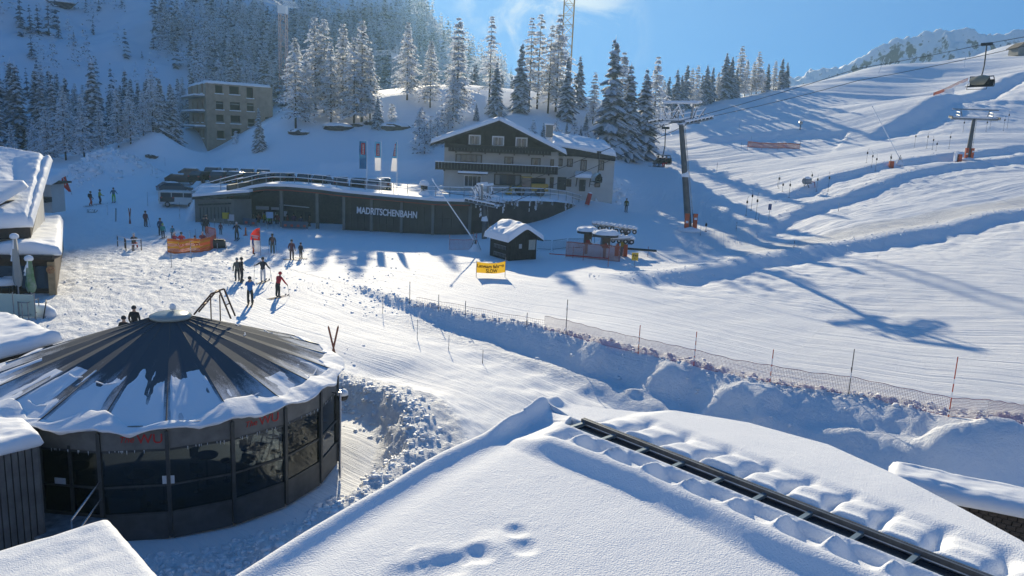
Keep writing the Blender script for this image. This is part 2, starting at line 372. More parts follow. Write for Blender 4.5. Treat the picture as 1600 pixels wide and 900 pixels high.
MOUNDS = [(160, 258, 111, 5, 1.5), (205, 272, 113, 5, 1.2), (130, 275, 106, 4, .8), (930, 300, 113, 5, 1.6), (952, 292, 118, 4, .9), (260, 312, 99, 3, .7), (240, 218, 131, 5, 1.0), (330, 436, 62, 3.5, .35)]
MD = [(*atY(px, py, Y)[:2], r, h) for px, py, Y, r, h in MOUNDS]
def terrain(x, y, micro=True):
    x = np.asarray(x, float); y = np.asarray(y, float)
    dr, sd, al, t = bank(x, y)
    z = tps(x, y) - dr + hillbanks(x, y)
    for bx, by, r, h in MD:
        d2 = ((x-bx)**2+(y-by)**2)/r**2
        z = z + h*np.exp(-d2*1.5)*(1+.3*fbm(x*.7, y*.7, 3))
    # secondary track ridge in the gully side of the bank
    z = z + 0.45*sstep(sd, 2.2, 3.2)*(1-sstep(sd, 3.6, 5.0))*sstep(t, .9, 1.6)*(0.7+0.6*vnoise(x*.5, y*.5))
    z = z - 0.10*np.clip(sd-6, 0, 6)*sstep(t, 1.9, 2.6)
    for bx, by, r, h in BL:
        wx = x-bx + .5*fbm(x*.8+3, y*.8, 2); wy = y-by + .5*fbm(x*.8, y*.8+9, 2)
        d2 = (wx*wx+wy*wy)/r**2
        z = z + h*np.exp(-d2**1.4)
    # dug-out path round the tent, with a snow wall
    dt_ = np.hypot(x-TENT_C[0], y-TENT_C[1]) - TENT_R
    ang = np.arctan2(y-TENT_C[1], x-TENT_C[0])
    dw = dt_ + .35*fbm(x*1.1, y*1.1, 3)
    wall = 0.9*sstep(np.sin(ang+0.9), -.2, .3)
    z = z + wall*sstep(dw, 1.9, 2.7)*(1-sstep(dw, 2.9, 6.5))
    z = np.where(dt_ < 2.2, z - 0.25*(1-sstep(dw, 1.3, 2.2)), z)
    m = terrace_mask(x, y)
    z = z*(1-m) + TZ*m
    if micro:
        far = sstep(y, 100, 180)
        z = z + 0.35*fbm(x*0.06, y*0.06, 3)*(1-m)*sstep(y, 60, 120)
        z = z + fbm(x*0.25, y*0.25, 3)*0.05*(1-m)
        z = z + chopm(x, y)*fbm(x*1.9, y*1.9, 3)*0.14
        # drifted, wind-cut furrows on the right hill
        d, s2, al2 = dist_poly(x, y, HB[2][0])
        hillm = sstep(-s2, 1, 8)*sstep(x, 18, 34)*sstep(y, 60, 80)*(1-m)
        fur = fbm(s2*0.22+0.02*al2, al2*0.025, 4, .6)
        z = z + hillm*(fur*(0.22+0.28*far) + fbm(s2*.9+.05*al2, al2*.06, 3, .6)*.10)
    return z
def chopm(x, y):
    d, sd, al = dist_poly(x, y, E_PTS_X)
    left = sstep(-x, 8, 20)*sstep(y, 30, 38)*(1-sstep(y, 78, 95))*sstep(-(x+ y*0.25), 2, 10)
    pit = sstep(np.hypot(x-TENT_C[0], y-TENT_C[1]), 7, 8)*(1-sstep(np.hypot(x-TENT_C[0], y-TENT_C[1]), 10.5, 11.5))*sstep(x, -16, -12)
    rim = np.exp(-((sd-1.2)/1.6)**2)*sstep(al, 2, 8)*.8 + np.exp(-((sd+0.1)/0.5)**2)
    return np.clip(np.maximum(np.maximum(left*1.0, pit*1.3), rim*.8), 0, 1.2)
def gz(x, y): return float(terrain(np.array([x]), np.array([y]), True)[0])
_ts = np.concatenate([np.linspace(8, 60, 900), np.linspace(60.1, 340, 1600)])
def gnd(px, py, tmin=0):
    d = pdir(px, py); p = EYE[None] + d[None]*_ts[:, None]
    h = terrain(p[:, 0], p[:, 1]); b = (p[:, 2] < h) & (_ts > tmin)
    i = int(np.argmax(b)) if b.any() else len(_ts)-1
    if i > 0 and b.any():
        f0 = p[i-1, 2]-h[i-1]; f1 = h[i]-p[i, 2]; k = f0/(f0+f1+1e-9); q = p[i-1]*(1-k)+p[i]*k
    else: q = p[i]
    return Vector((q[0], q[1], gz(q[0], q[1])))
BL = [(*gnd(px, py)[:2], r, h) for px, py, r, h in BLOBS]
def build_terrain():
    na, nr = 900, 760
    az = np.linspace(R(-50), R(50), na); 
    rr = np.concatenate([np.geomspace(6, 60, 330, endpoint=False), np.geomspace(60, 330, nr-330)])
    A, Rr = np.meshgrid(az, rr, indexing='ij'); X = Rr*np.sin(A); Y = Rr*np.cos(A)
    Z = terrain(X, Y)
    E, sd, al = dist_poly(X, Y, E_PTS_X)
    d2, s2, al2 = dist_poly(X, Y, HB[2][0])
    hill = sstep(-s2, 0, 6)*sstep(X, 15, 30)
    acr = sd*(1-hill)+s2*hill; aln = al*(1-hill)+al2*hill
    # lane left of the bank follows the edge, the plaza mixes directions
    grv = np.stack([acr, aln, np.zeros_like(acr)], -1)
    gr = (0.40 + 0.25*sstep(X, 5, 15))*(1-sstep(-X, 25, 40))*(1-terrace_mask(X, Y))
    gr = gr*(1-0.8*sstep(sd, 0.2, 1.0)*sstep(X, 6, 10))
    ch = np.maximum(chopm(X, Y)*0.55, .5*sstep(sd, -.6, .2)*(1-sstep(sd, 3.5, 6))*sstep(al, 3, 10))
    g = grid_obj('snowy_ground', X, Y, Z, M_SNOWG, attrs={'grv': grv, 'groom': gr*1.5, 'chop': ch})
    tag(g, kind='structure')
    # ground to the sides and behind, coarse
    az2 = np.linspace(R(50), R(310), 90); r2 = np.geomspace(1.0, 330, 60)
    A, Rr = np.meshgrid(az2, r2, indexing='ij'); X = Rr*np.sin(A); Y = Rr*np.cos(A)
    Z = terrain(X, Y, False); Z = np.where(np.cos(A) < 0.2, np.minimum(Z, 3.0), Z)
    g = grid_obj('snowy_ground_around', X, Y, Z, M_SNOW); tag(g, kind='structure')
    az = np.linspace(R(-50), R(50), 60); rr = np.linspace(0.2, 6.0, 5)
    A, Rr = np.meshgrid(az, rr, indexing='ij'); X = Rr*np.sin(A); Y = Rr*np.cos(A)
    g = grid_obj('snowy_ground_near', X, Y, terrain(X, Y), M_SNOW); tag(g, kind='structure')
build_terrain()
# ---------------------------------------------------------------- far mountains
def mountain_mat(name, rock=(0.16, 0.15, 0.15), lo=0.55, hi=0.78, nz=0.02):
    m = bpy.data.materials.new(name); m.use_nodes = True; t = m.node_tree; b = t.nodes['Principled BSDF']
    b.inputs['Roughness'].default_value = 0.8
    g = N(t, 'ShaderNodeNewGeometry'); s = N(t, 'ShaderNodeSeparateXYZ'); L(t, g.outputs['Normal'], s.inputs[0])
    tcn = N(t, 'ShaderNodeTexCoord'); n = N(t, 'ShaderNodeTexNoise', _Scale=nz, _Detail=9.0, _Roughness=0.65); L(t, tcn.outputs['Object'], n.inputs['Vector'])
    a = N(t, 'ShaderNodeMath', operation='MULTIPLY_ADD'); a.inputs[1].default_value = 0.9; a.inputs[2].default_value = -0.45; L(t, n.outputs['Fac'], a.inputs[0])
    a2 = N(t, 'ShaderNodeMath', operation='ADD'); L(t, a.outputs[0], a2.inputs[0]); L(t, s.outputs[2], a2.inputs[1])
    mr = N(t, 'ShaderNodeMapRange'); mr.inputs[1].default_value = lo; mr.inputs[2].default_value = hi; L(t, a2.outputs[0], mr.inputs[0])
    mx = N(t, 'ShaderNodeMix', data_type='RGBA'); L(t, mr.outputs[0], mx.inputs[0]); mx.inputs[6].default_value = (*rock, 1); mx.inputs[7].default_value = (0.8, 0.82, 0.86, 1)
    L(t, mx.outputs[2], b.inputs['Base Color'])
    return m
M_MTN = mountain_mat('mountain_snow', lo=0.42, hi=0.56, nz=0.03)
M_ALP = mountain_mat('alpine_rock_snow', rock=(.075, .062, .07), lo=0.36, hi=0.46, nz=0.30)
# left mountain: ridge given by azimuth -> elevation over the horizon
_rid = [(-700, -200), (-300, -120), (0, -75), (300, -45), (500, -35), (600, -45), (640, -20), (653, 0), (681, 28), (698, 53), (732, 84), (765, 100), (794, 114), (850, 135), (920, 152), (1000, 165), (1150, 190), (1300, 220), (1500, 240)]
_rd = [pdir(*p) for p in _rid]; RAZ = np.array([math.atan2(d[0], d[1]) for d in _rd]); REL = np.array([d[2]/math.hypot(d[0], d[1]) for d in _rd])
_o = np.argsort(RAZ); RAZ = RAZ[_o]; REL = REL[_o]
_hi = [(-700, .30), (0, .345), (400, .340), (500, .325), (525, .308), (550, .284), (570, .266), (600, .240), (625, .215)]
REL = np.where(RAZ < math.atan2(*pdir(630, 0)[:2]), np.interp(RAZ, [math.atan2(*pdir(p, 0)[:2]) for p, e in _hi], [e for p, e in _hi]), REL)
def mtn_left(A, r):
    x = r*np.sin(A); y = r*np.cos(A)
    el = np.interp(A, RAZ, REL)
    r1 = 640 - 90*np.cos(A*7+0.4)
    r0 = 300.0
    t = np.clip((r-r0)/(r1-r0), 0, 1.6)
    ztop = CAMZ + el*r1
    g = np.where(t <= 1, 0.75*t+0.25*t*t, 1-(t-1)*0.5)
    z = 8 + (ztop-8)*g
    env = np.minimum(np.clip(t*3, 0, 1), np.where(t > .9, np.clip((1.02-t)*8, .12, 1), 1))
    z = z + env*(fbm(x*.011, y*.011, 5, .55)*22 + (1-np.abs(fbm(x*.02+5, y*.02, 4)))*8-5)
    z = z - np.clip(0.15-t, 0, 1)*40
    z = np.minimum(z, ztop*np.clip(t, .2, 1)+10*(1-t)*(t < 1))
    return z
def build_mtn():
    A, r = np.meshgrid(np.linspace(R(-62), R(30), 420), np.linspace(285, 780, 240), indexing='ij')
    X = r*np.sin(A); Y = r*np.cos(A); Z = mtn_left(A, r)
    o = grid_obj('mountain_slope', X, Y, Z, M_MTN); tag(o, kind='structure')
    # rocky ridge far right
    pts = [(1000, 175), (1180, 142), (1232, 122), (1260, 117), (1290, 110), (1318, 100), (1345, 84), (1362, 68), (1385, 63), (1410, 56), (1440, 54), (1468, 47), (1490, 40), (1512, 40), (1530, 50), (1552, 52), (1575, 45), (1600, 46), (1680, 40), (1800, 70), (2100, 120)]
    dd = [pdir(*p) for p in pts]; az = np.array([math.atan2(d[0], d[1]) for d in dd]); el = np.array([d[2]/math.hypot(d[0], d[1]) for d in dd])
    A, r = np.meshgrid(np.linspace(az[0], R(60), 520), np.linspace(560, 860, 260), indexing='ij')
    X = r*np.sin(A); Y = r*np.cos(A); r1 = 720.0; t = (r-610)/(r1-610)
    zt = CAMZ + np.interp(A, az, el)*r1
    g = np.where(t <= 1, np.clip(t, 0, 1)**1.1, 1-(t-1)*.6)
    Z = 0 + zt*g
    env = np.where(t > .93, np.clip((1.0-t)*9, 0.28, 1), 1)*np.clip(t*2, 0, 1)
    rid = 1-np.abs(fbm(X*.014+2, Y*.008, 5, .6))*2
    Z = Z + env*(rid*13 - 8 + fbm(X*.05, Y*.05, 5, .65)*10) + fbm(X*.16, Y*.05, 4, .6)*4.5*np.clip(t, 0, 1)
    o = grid_obj('rocky_mountain', X, Y, Z, M_ALP); tag(o, kind='structure')
    # floor between the near terrain and the mountains, and a distant surround
    A, r = np.meshgrid(np.linspace(R(-180), R(180), 200), np.geomspace(325, 880, 24), indexing='ij')
    X = r*np.sin(A); Y = r*np.cos(A)
    Z = -12 + np.where(np.abs(A) > R(75), 150*sstep(r, 350, 820)*(1+.4*fbm(X*.002, Y*.002, 4)), 0)
    o = grid_obj('valley_floor', X, Y, Z, M_MTN); tag(o, kind='structure')
build_mtn()
# ---------------------------------------------------------------- snow covered roof in the foreground
_t = math.atan2(-0.758, 0.652) + 0.045; RA = np.array([math.cos(_t), math.sin(_t)]); RB = np.array([RA[1], -RA[0]]); RO = np.array([0.95, 15.6]) + RB*0.16; RZ = 6.45
def proj(p):
    d = np.asarray(p, float)-EYE; zc = d@_f
    return 800+F*(d@_r)/zc, 450-F*(d@_u)/zc
def roof_pt(a, b, z): 
    return (RO[0]+RA[0]*a+RB[0]*b, RO[1]+RA[1]*a+RB[1]*b, z)
CELL = 0.80; A0 = 0.98     # first glazing bar
def plane_px(px, py, sl=-0.06):
    """(a, b) on the left roof plane under a pixel"""
    d = pdir(px, py)
    # z = RZ + sl*b ; solve
    for_b = None
    lo, hi = 0.5, 60
    def fz(t):
        p = EYE+d*t; b = (p[0]-RO[0])*RB[0]+(p[1]-RO[1])*RB[1]
        return p[2]-(RZ+sl*max(b, 0)-0.12*max(-b, 0)), p
    for _ in range(60):
        m = (lo+hi)/2
        if fz(m)[0] > 0: lo = m
        else: hi = m
    p = fz(lo)[1]
    return (p[0]-RO[0])*RA[0]+(p[1]-RO[1])*RA[1], (p[0]-RO[0])*RB[0]+(p[1]-RO[1])*RB[1]
DENTS = [(plane_px(px, py), r, h*.6) for px, py, r, h in [(745, 868, .20, .13), (806, 832, .15, .07), (820, 858, .18, .08), (690, 888, .30, .16), (770, 852, .30, -.05), (640, 905, .3, .12), (845, 660, .5, .0)]]
RV = [plane_px(px, py) for px, py in [(744, 690), (790, 662), (868, 628)]]
VERGE = [plane_px(px, py) for px, py in [(868, 622), (760, 668), (650, 722), (540, 785), (428, 852), (345, 902), (200, 1000)]]
REDGE = [plane_px(px, py) for px, py in [(868, 622), (930, 632), (1060, 648), (1180, 667), (1300, 700), (1400, 745), (1500, 795), (1600, 850), (1800, 980)]]
def roof_h(a, b):
    z = RZ - 0.06*np.clip(b, 0, None) - 0.12*np.clip(-b, 0, None)
    z = z + .0025*fbm(a*9, b*9, 3) + 0.016*fbm(a*.7, b*.7, 2) + 0.05*fbm(a*.25, b*.25, 2)
    k = (a-A0)/CELL; fr = k-np.floor(k); ci = np.floor(k)
    rnd = vnoise(ci*3.7+.5, ci*1.3+.5); 
    onbar = np.exp(-(np.minimum(fr, 1-fr)/0.20)**2)      # 1 on a bar
    infl = sstep(a, 0.9, 1.5)
    # long roll beside the glazing, the roof falls away outside it
    sh = 1.38 + 0.04*np.sin(a*1.3) + .05*fbm(a*.8, b*0, 2)
    z = z + infl*(0.14*(1-sstep(b, sh, sh+0.42)) + 0.095*np.exp(-((b-sh+.10)/.20)**2))*(b > 0)
    z = z + (1-infl)*0.11*(1-sstep(b, sh, sh+.42))*sstep(a, .2, .9)*(b > 0)
    # hollow panes and snow ridges on the bars, left of the slot
    basin = sstep(b, .46, .60)*(1-sstep(b, 1.0, 1.26))
    z = z - infl*basin*(0.14+.03*rnd)*(1-onbar*(1+(.5+.5*rnd)*sstep(b, .45, .85)))
    edge = sstep(b, .40, .50)*(1-sstep(b, .55, .70))
    z = z - infl*edge*(0.02+0.02*fbm(a*9, b*9, 2)) - infl*.05*(1-sstep(b, .5, .9))*(b > 0)
    # pillows right of the slot
    kr = (a-A0-0.12+.10*np.sin(a*1.1)+.05*np.sin(b*5+a))/CELL; frr = kr-np.floor(kr); cr = np.floor(kr); r2 = vnoise(cr*2.3+9.5, cr*5.1+.5)
    pil = np.clip(1-((frr-.5)/.47)**4, 0, 1)
    sag = sstep(-b, .16, .30)*(1-sstep(-b, 0.85+.15*r2, 1.3))
    z = z + infl*sag*(0.11*pil-.02 + .05*r2*pil)*(1+.16*np.sin((b*11+frr*2+r2*4)))*(b < 0)
    out = sstep(-b, 0.95, 1.35)*(b < 0)
    gap = np.exp(-((np.minimum(frr, 1-frr))/.16)**2)
    z = z + infl*(0.13*sstep(-b, .9, 1.6))*(b < -.5) - infl*gap*0.055*sstep(-b, .15, .5)*(1-sstep(-b, 1.15, 1.65))*(b < 0)
    # shadowed pocket and curved rolls where the glazing ends
    d, sd, al = dist_poly(a, b, RV)
    rf = 1-sstep(b, 1.0, 2.0); z = z + 0.17*np.exp(-(d/.18)**2)*rf
    z = z - 0.22*sstep(sd*SGN, .05, .35)*np.exp(-(d/.6)**2)*rf*(b > -.1)
    # verge roll
    d, sd, al = dist_poly(a, b, VERGE)
    z = z + 0.10*np.exp(-((d-.30)/.20)**2)*(b > -.1) - .035*np.exp(-((d-.75)/.3)**2)*(b > .3)
    z = z + .16*np.exp(-(((a-.15)/.35)**2+((b-.1)/.28)**2))
    for (da, db), r, h in DENTS:
        q = ((a-da)**2+(b-db)**2)/r**2
        q = q*(1+.5*fbm(a*3.1+da, b*3.1, 3)); z = z - h*np.exp(-q**1.3) + h*.12*np.exp(-((np.sqrt(q)-1.5)/.5)**2)
    return z
SGN = -1.0
def build_roof():
    root = thing('snow_covered_roof', 'deep snow covered roof with a dark glazed slot filling the foreground', 'roof', (RO[0], RO[1], 0))
    loc = np.array([RO[0], RO[1], 0])
    def sheet(name, outer, b_in, side):
        # rows along a, columns from the slot outward to the outline
        na, nb = 620, 360 if side > 0 else 200
        if side > 0:
            # parametrise by b from slot to far eave, a from verge curve to near end
            vb = np.array([p[1] for p in outer]); va = np.array([p[0] for p in outer]); o = np.argsort(vb)
            bs = b_in + (12.5-b_in)*np.linspace(0, 1, nb)**1.35
            amin = np.interp(bs, vb[o], va[o]) + .05*np.sin(bs*1.7)*(bs > 1)
            t = np.linspace(0, 1, na)**1.25
            A = amin[None, :] + (14.5-amin[None, :])*t[:, None]; Bm = np.broadcast_to(bs[None, :], A.shape).copy(); eff = -.09+(b_in+.09)*sstep(A, .62, .95); Bm = Bm+(eff-b_in)*np.clip(1-(Bm-b_in)/2.5, 0, 1)
        else:
            ea = np.array([p[0] for p in outer]); eb = np.array([-p[1] for p in outer]); o = np.argsort(ea)
            as_ = ea.min() + (13.5-ea.min())*np.linspace(0, 1, na)**1.1
            wid = np.interp(as_, ea[o], eb[o]); wid = np.maximum(wid, -b_in+.05)
            t = np.linspace(0, 1, nb)
            Bm = b_in - (wid[:, None]+b_in)*t[None, :]; A = np.broadcast_to(as_[:, None], Bm.shape).copy()
        Z = roof_h(A, Bm)
        # rounded lips along the free edges
        if side > 0:
            d, sd, al = dist_poly(A, Bm, [(a, b) for a, b in VERGE]); d = A-amin[None, :]
            q = np.clip(1-d/.34, 0, 1); Z = Z - .42*(1-np.sqrt(np.clip(1-q*q, 0, 1)))
        else:
            d = (wid[:, None]+Bm); q = np.clip(1-d/.3, 0, 1); Z = Z - .40*(1-np.sqrt(np.clip(1-q*q, 0, 1)))
        # break-off edge at the slot
        ds = np.abs(Bm-(b_in if side < 0 else eff)); q = np.clip(1-ds/.06, 0, 1); Z = Z - .07*(1-np.sqrt(np.clip(1-q*q, 0, 1)))*sstep(A, .6, .95)
        X = RO[0]+RA[0]*A+RB[0]*Bm; Y = RO[1]+RA[1]*A+RB[1]*Bm
        # skirt: drop the outer edges
        def skirt(X, Y, Z, ax, idx, dz, inx=0, iny=0):
            sl = [slice(None), slice(None)]; sl[ax] = slice(0, 1) if idx == 0 else slice(-1, None); sl = tuple(sl)
            x, y, z = X[sl]+inx, Y[sl]+iny, Z[sl]-dz
            f = (lambda u, v: np.concatenate([v, u], ax)) if idx == 0 else (lambda u, v: np.concatenate([u, v], ax))
            return f(X, x), f(Y, y), f(Z, z)
        if side > 0: 
            X, Y, Z = skirt(X, Y, Z, 0, 0, .28, RA[0]*.22, RA[1]*.22)
            X, Y, Z = skirt(X, Y, Z, 1, 0, .16)
        else:
            X, Y, Z = skirt(X, Y, Z, 1, -1, .3, RB[0]*.2, RB[1]*.2)
            X, Y, Z = skirt(X, Y, Z, 1, 0, .16)
            X, Y, Z = skirt(X, Y, Z, 0, 0, .3)
        return grid_obj(name, X-loc[0], Y-loc[1], Z, M_SNOWR, root)
    sheet('snow_cover', VERGE, .38, 1)
    sheet('snow_cover', REDGE, -.10, -1)
    # glazing in the slot
    glass = mat('slot_glass', (0.008, 0.012, 0.02), .12, spec=.6)
    alu = mat('roof_frame_metal', (0.16, 0.17, 0.18), .45, .6, var=.2, vscale=9)
    alul = mat('roof_bar_metal', (0.20, 0.27, 0.31), .5, .3)
    L_ = lambda a, b, z: (RA[0]*a+RB[0]*b, RA[1]*a+RB[1]*b, z)
    rz = math.atan2(RA[1], RA[0]); zs = RZ-.035
    n = 16
    for i in range(0, n):
        a0 = A0+i*CELL; 
        mb = MB(); mb.box(L_(a0+CELL/2, .20, zs-.06), (CELL-.09, .62, .02), rz); mb.build('glass_pane', glass, root)
        if i >= 0:
            mb = MB(); mb.box(L_(a0, .20, zs-.02), (.075, .62, .05), rz); mb.build('glazing_bar', alul, root)
    mb = MB(); mb.box(L_(7.2, -.115, zs+.02), (12.6, .05, .08), rz); mb.build('frame_rail', alu, root)
    mb = MB(); mb.box(L_(7.2, -.175, zs+.045), (12.6, .035, .03), rz); mb.build('frame_rail', alu, root)
    mb = MB(); mb.box(L_(7.2, .40, zs-.12), (12.6, .05, .06), rz); mb.build('frame_rail', alu, root)
    mb = MB(); mb.box(L_(7.25, .2, zs-.2), (12.6, .8, .2), rz); mb.build('kerb', alu, root)
    # building under the roof
    wall = mat('dark_timber', (.045, .035, .03), .8, var=.3)
    P = [roof_pt(.9, 5.4, 0), roof_pt(.8, -1.4, 0), roof_pt(13, -1.6, 0), roof_pt(13, 6.0, 0)]
    mb = MB(); 
    vs = [(p[0]-loc[0], p[1]-loc[1], z) for z in (-3.5, 5.45) for p in P]
    mb.add(vs, [(0, 1, 5, 4), (1, 2, 6, 5), (2, 3, 7, 6), (3, 0, 4, 7), (4, 5, 6, 7)]); mb.build('wall', wall, root)
build_roof()
# ---------------------------------------------------------------- snow blanket helper for flat or pitched roofs
def snow_slab(name, corners, thick, parent=None, n=(40, 40), mat_=None, over=.15, bump=.05, seed=0, lip=.22, loc=(0, 0, 0), extra=None, droop=.0):
    """rounded snow layer over a quad given by 4 corners (world) in order"""
    c = [np.array(p, float) for p in corners]
    u = np.linspace(0, 1, n[0]); v = np.linspace(0, 1, n[1]); 
    U, V = np.meshgrid(u, v, indexing='ij')
    eU = np.linalg.norm(c[1]-c[0]); eV = np.linalg.norm(c[3]-c[0])
    U2 = np.where(True, (1+2*over/eU)*U-over/eU, 0); V2 = (1+2*over/eV)*V-over/eV
    P = [(1-U2)*(1-V2)*c[0][k]+U2*(1-V2)*c[1][k]+U2*V2*c[2][k]+(1-U2)*V2*c[3][k] for k in range(3)]
    X, Y, Z = P
    d = np.minimum(np.minimum(U, 1-U)*(eU+2*over), np.minimum(V, 1-V)*(eV+2*over))
    q = np.clip(1-d/lip, 0, 1); T = thick*np.sqrt(np.clip(1-q*q, 0, 1))
    T = T*(1+bump*2*fbm(X*.9+seed, Y*.9+seed, 3)) + bump*.3*fbm(X*3+seed, Y*3, 2)*(q < 1)
    if extra is not None: T = T + extra(U, V)*np.sqrt(np.clip(1-q*q, 0, 1))
    wob = .045*fbm(X*1.3+seed*3, Y*1.3, 2)*(q > 0)*(1 if over > .1 else .3)
    Zt = Z + T + wob - droop*q
    n0, n1 = X.shape
    # underside joined on: duplicate grid flattened
    o = grid_obj(name, X-loc[0], Y-loc[1], Zt-loc[2], mat_ or M_SNOW, parent)
    me = o.data; bm = bmesh.new(); bm.from_mesh(me)
    be = [e for e in bm.edges if e.is_boundary]
    r = bmesh.ops.extrude_edge_only(bm, edges=be); vs = [x for x in r['geom'] if isinstance(x, bmesh.types.BMVert)]
    cx, cy = (sum(k[0] for k in c)/4-loc[0], sum(k[1] for k in c)/4-loc[1])
    for w in vs:
        dx, dy = cx-w.co.x, cy-w.co.y; l = math.hypot(dx, dy)+1e-6
        w.co.x += dx/l*.1; w.co.y += dy/l*.1; w.co.z -= .06+thick*.12
    be = [e for e in bm.edges if e.is_boundary]
    bmesh.ops.holes_fill(bm, edges=be, sides=0)
    bmesh.ops.recalc_face_normals(bm, faces=bm.faces); bm.to_mesh(me); bm.free()
    return o
# ---------------------------------------------------------------- round glazed pavilion
SAG = .11
def build_tent():
    cx, cy = TENT_C; n = 20; Rr = TENT_R; zb = -.50; zw = 3.10; za = 5.22
    # floor level and heights found from the picture: eave about 3.2 m, apex 5.6 m
    root = thing('round_pavilion', 'round glass walled bar pavilion with a grey tent roof half covered in snow', 'pavilion', (cx, cy, 0))
    grey = mat('pavilion_metal', (.055, .06, .065), .45, .5, var=.25, vscale=3)
    panel = mat('pavilion_panel', (.06, .065, .07), .6, .2, var=.3, vscale=2)
    fasc = mat('pavilion_fascia', (.13, .13, .125), .6, var=.25, vscale=2.5)
    glass = bpy.data.materials.new('pavilion_glass'); glass.use_nodes = True; t = glass.node_tree
    b = t.nodes['Principled BSDF']; b.inputs['Base Color'].default_value = (.01, .012, .015, 1); b.inputs['Roughness'].default_value = .03
    tr = N(t, 'ShaderNodeBsdfTransparent'); tr.inputs[0].default_value = (.46, .50, .54, 1)
    gl = N(t, 'ShaderNodeBsdfGlossy'); gl.inputs[1].default_value = .03; gl.inputs[0].default_value = (.8, .85, .9, 1)
    fr = N(t, 'ShaderNodeFresnel', _IOR=1.5); ms = N(t, 'ShaderNodeMixShader'); L(t, fr.outputs[0], ms.inputs[0]); L(t, tr.outputs[0], ms.inputs[1]); L(t, gl.outputs[0], ms.inputs[2]); L(t, ms.outputs[0], t.nodes['Material Output'].inputs[0])
    ph0 = R(-68.0); seamm = mat('roof_seam_cloth', (.085, .088, .09), .8)
    A = [ph0 + 2*math.pi*k/n for k in range(n)]
    P = lambda a, r, z: (r*math.cos(a), r*math.sin(a), z)
    # --- roof membrane: sectors with a sagging middle, snow dusting in the material
    mem = bpy.data.materials.new('tent_membrane'); mem.use_nodes = True; t = mem.node_tree; b = t.nodes['Principled BSDF']
    b.inputs['Roughness'].default_value = .9; b.inputs['Specular IOR Level'].default_value = .08
    tcn = N(t, 'ShaderNodeTexCoord'); sp = N(t, 'ShaderNodeSeparateXYZ'); L(t, tcn.outputs['Object'], sp.inputs[0])
    ln = N(t, 'ShaderNodeVectorMath', operation='LENGTH'); cmb = N(t, 'ShaderNodeCombineXYZ'); L(t, sp.outputs[0], cmb.inputs[0]); L(t, sp.outputs[1], cmb.inputs[1]); L(t, cmb.outputs[0], ln.inputs[0])
    # polar noise: streaks running down the slope
    at = N(t, 'ShaderNodeMath', operation='ARCTAN2'); L(t, sp.outputs[1], at.inputs[0]); L(t, sp.outputs[0], at.inputs[1])
    pc = N(t, 'ShaderNodeCombineXYZ'); am = N(t, 'ShaderNodeMath', operation='MULTIPLY'); am.inputs[1].default_value = 5.2; L(t, at.outputs[0], am.inputs[0])
    rm = N(t, 'ShaderNodeMath', operation='MULTIPLY'); rm.inputs[1].default_value = .40; L(t, ln.outputs['Value'], rm.inputs[0])
    L(t, am.outputs[0], pc.inputs[0]); L(t, rm.outputs[0], pc.inputs[1])
    n1 = N(t, 'ShaderNodeTexNoise', _Scale=1.5, _Detail=6.0, _Roughness=.6); L(t, pc.outputs[0], n1.inputs['Vector'])
    n2 = N(t, 'ShaderNodeTexNoise', _Scale=38.0, _Detail=2.0); L(t, tcn.outputs['Object'], n2.inputs['Vector'])
    rr = N(t, 'ShaderNodeMapRange'); rr.inputs[1].default_value = 2.2; rr.inputs[2].default_value = 6.0; rr.inputs[3].default_value = -.32; rr.inputs[4].default_value = .34; L(t, ln.outputs['Value'], rr.inputs[0])
    s1 = N(t, 'ShaderNodeMath', operation='ADD'); L(t, n1.outputs['Fac'], s1.inputs[0]); L(t, rr.outputs[0], s1.inputs[1])
    s2 = N(t, 'ShaderNodeMath', operation='MULTIPLY_ADD'); s2.inputs[1].default_value = .35; L(t, n2.outputs['Fac'], s2.inputs[0]); L(t, s1.outputs[0], s2.inputs[2])
    mr = N(t, 'ShaderNodeMapRange', interpolation_type='SMOOTHSTEP'); mr.inputs[1].default_value = .62; mr.inputs[2].default_value = .98; L(t, s2.outputs[0], mr.inputs[0])
    mx = N(t, 'ShaderNodeMix', data_type='RGBA'); L(t, mr.outputs[0], mx.inputs[0]); mx.inputs[6].default_value = (.095, .105, .118, 1); mx.inputs[7].default_value = (.62, .65, .70, 1); L(t, mx.outputs[2], b.inputs['Base Color'])
    bp = N(t, 'ShaderNodeBump', _Strength=.4, _Distance=.03); L(t, mr.outputs[0], bp.inputs['Height']); L(t, bp.outputs[0], b.inputs['Normal'])
    def rz(r): 
        q = r/(Rr+.15); return za - (za-zw)*(q*.88+.12*q*q)
    for k in range(n):
        a0, a1 = A[k], A[k]+2*math.pi/n; mb = MB(); nr = 9; nc = 7; vs = []; fs = []
        for i in range(nr):
            r = .45+(Rr-.3)*i/(nr-1)
            for j in range(nc):
                s = j/(nc-1); p0 = Vector(P(a0, r, rz(r))); p1 = Vector(P(a1, r, rz(r))); p = p0.lerp(p1, s)
                p.z -= SAG*(r/Rr)*(1-abs(2*s-1)) if i else 0
                vs.append(p)
        for i in range(nr-1):
            for j in range(nc-1):
                q = i*nc+j; fs.append((q, q+1, q+nc+1, q+nc))
        mb.add(vs, fs); mb.build('roof_panel', mem, root)
        sm = MB(); sm.tube(P(a0, .4, rz(.4)+.03), P(a0, Rr+.1, rz(Rr+.1)+.03), .022, n=5); sm.build('roof_seam', seamm, root)
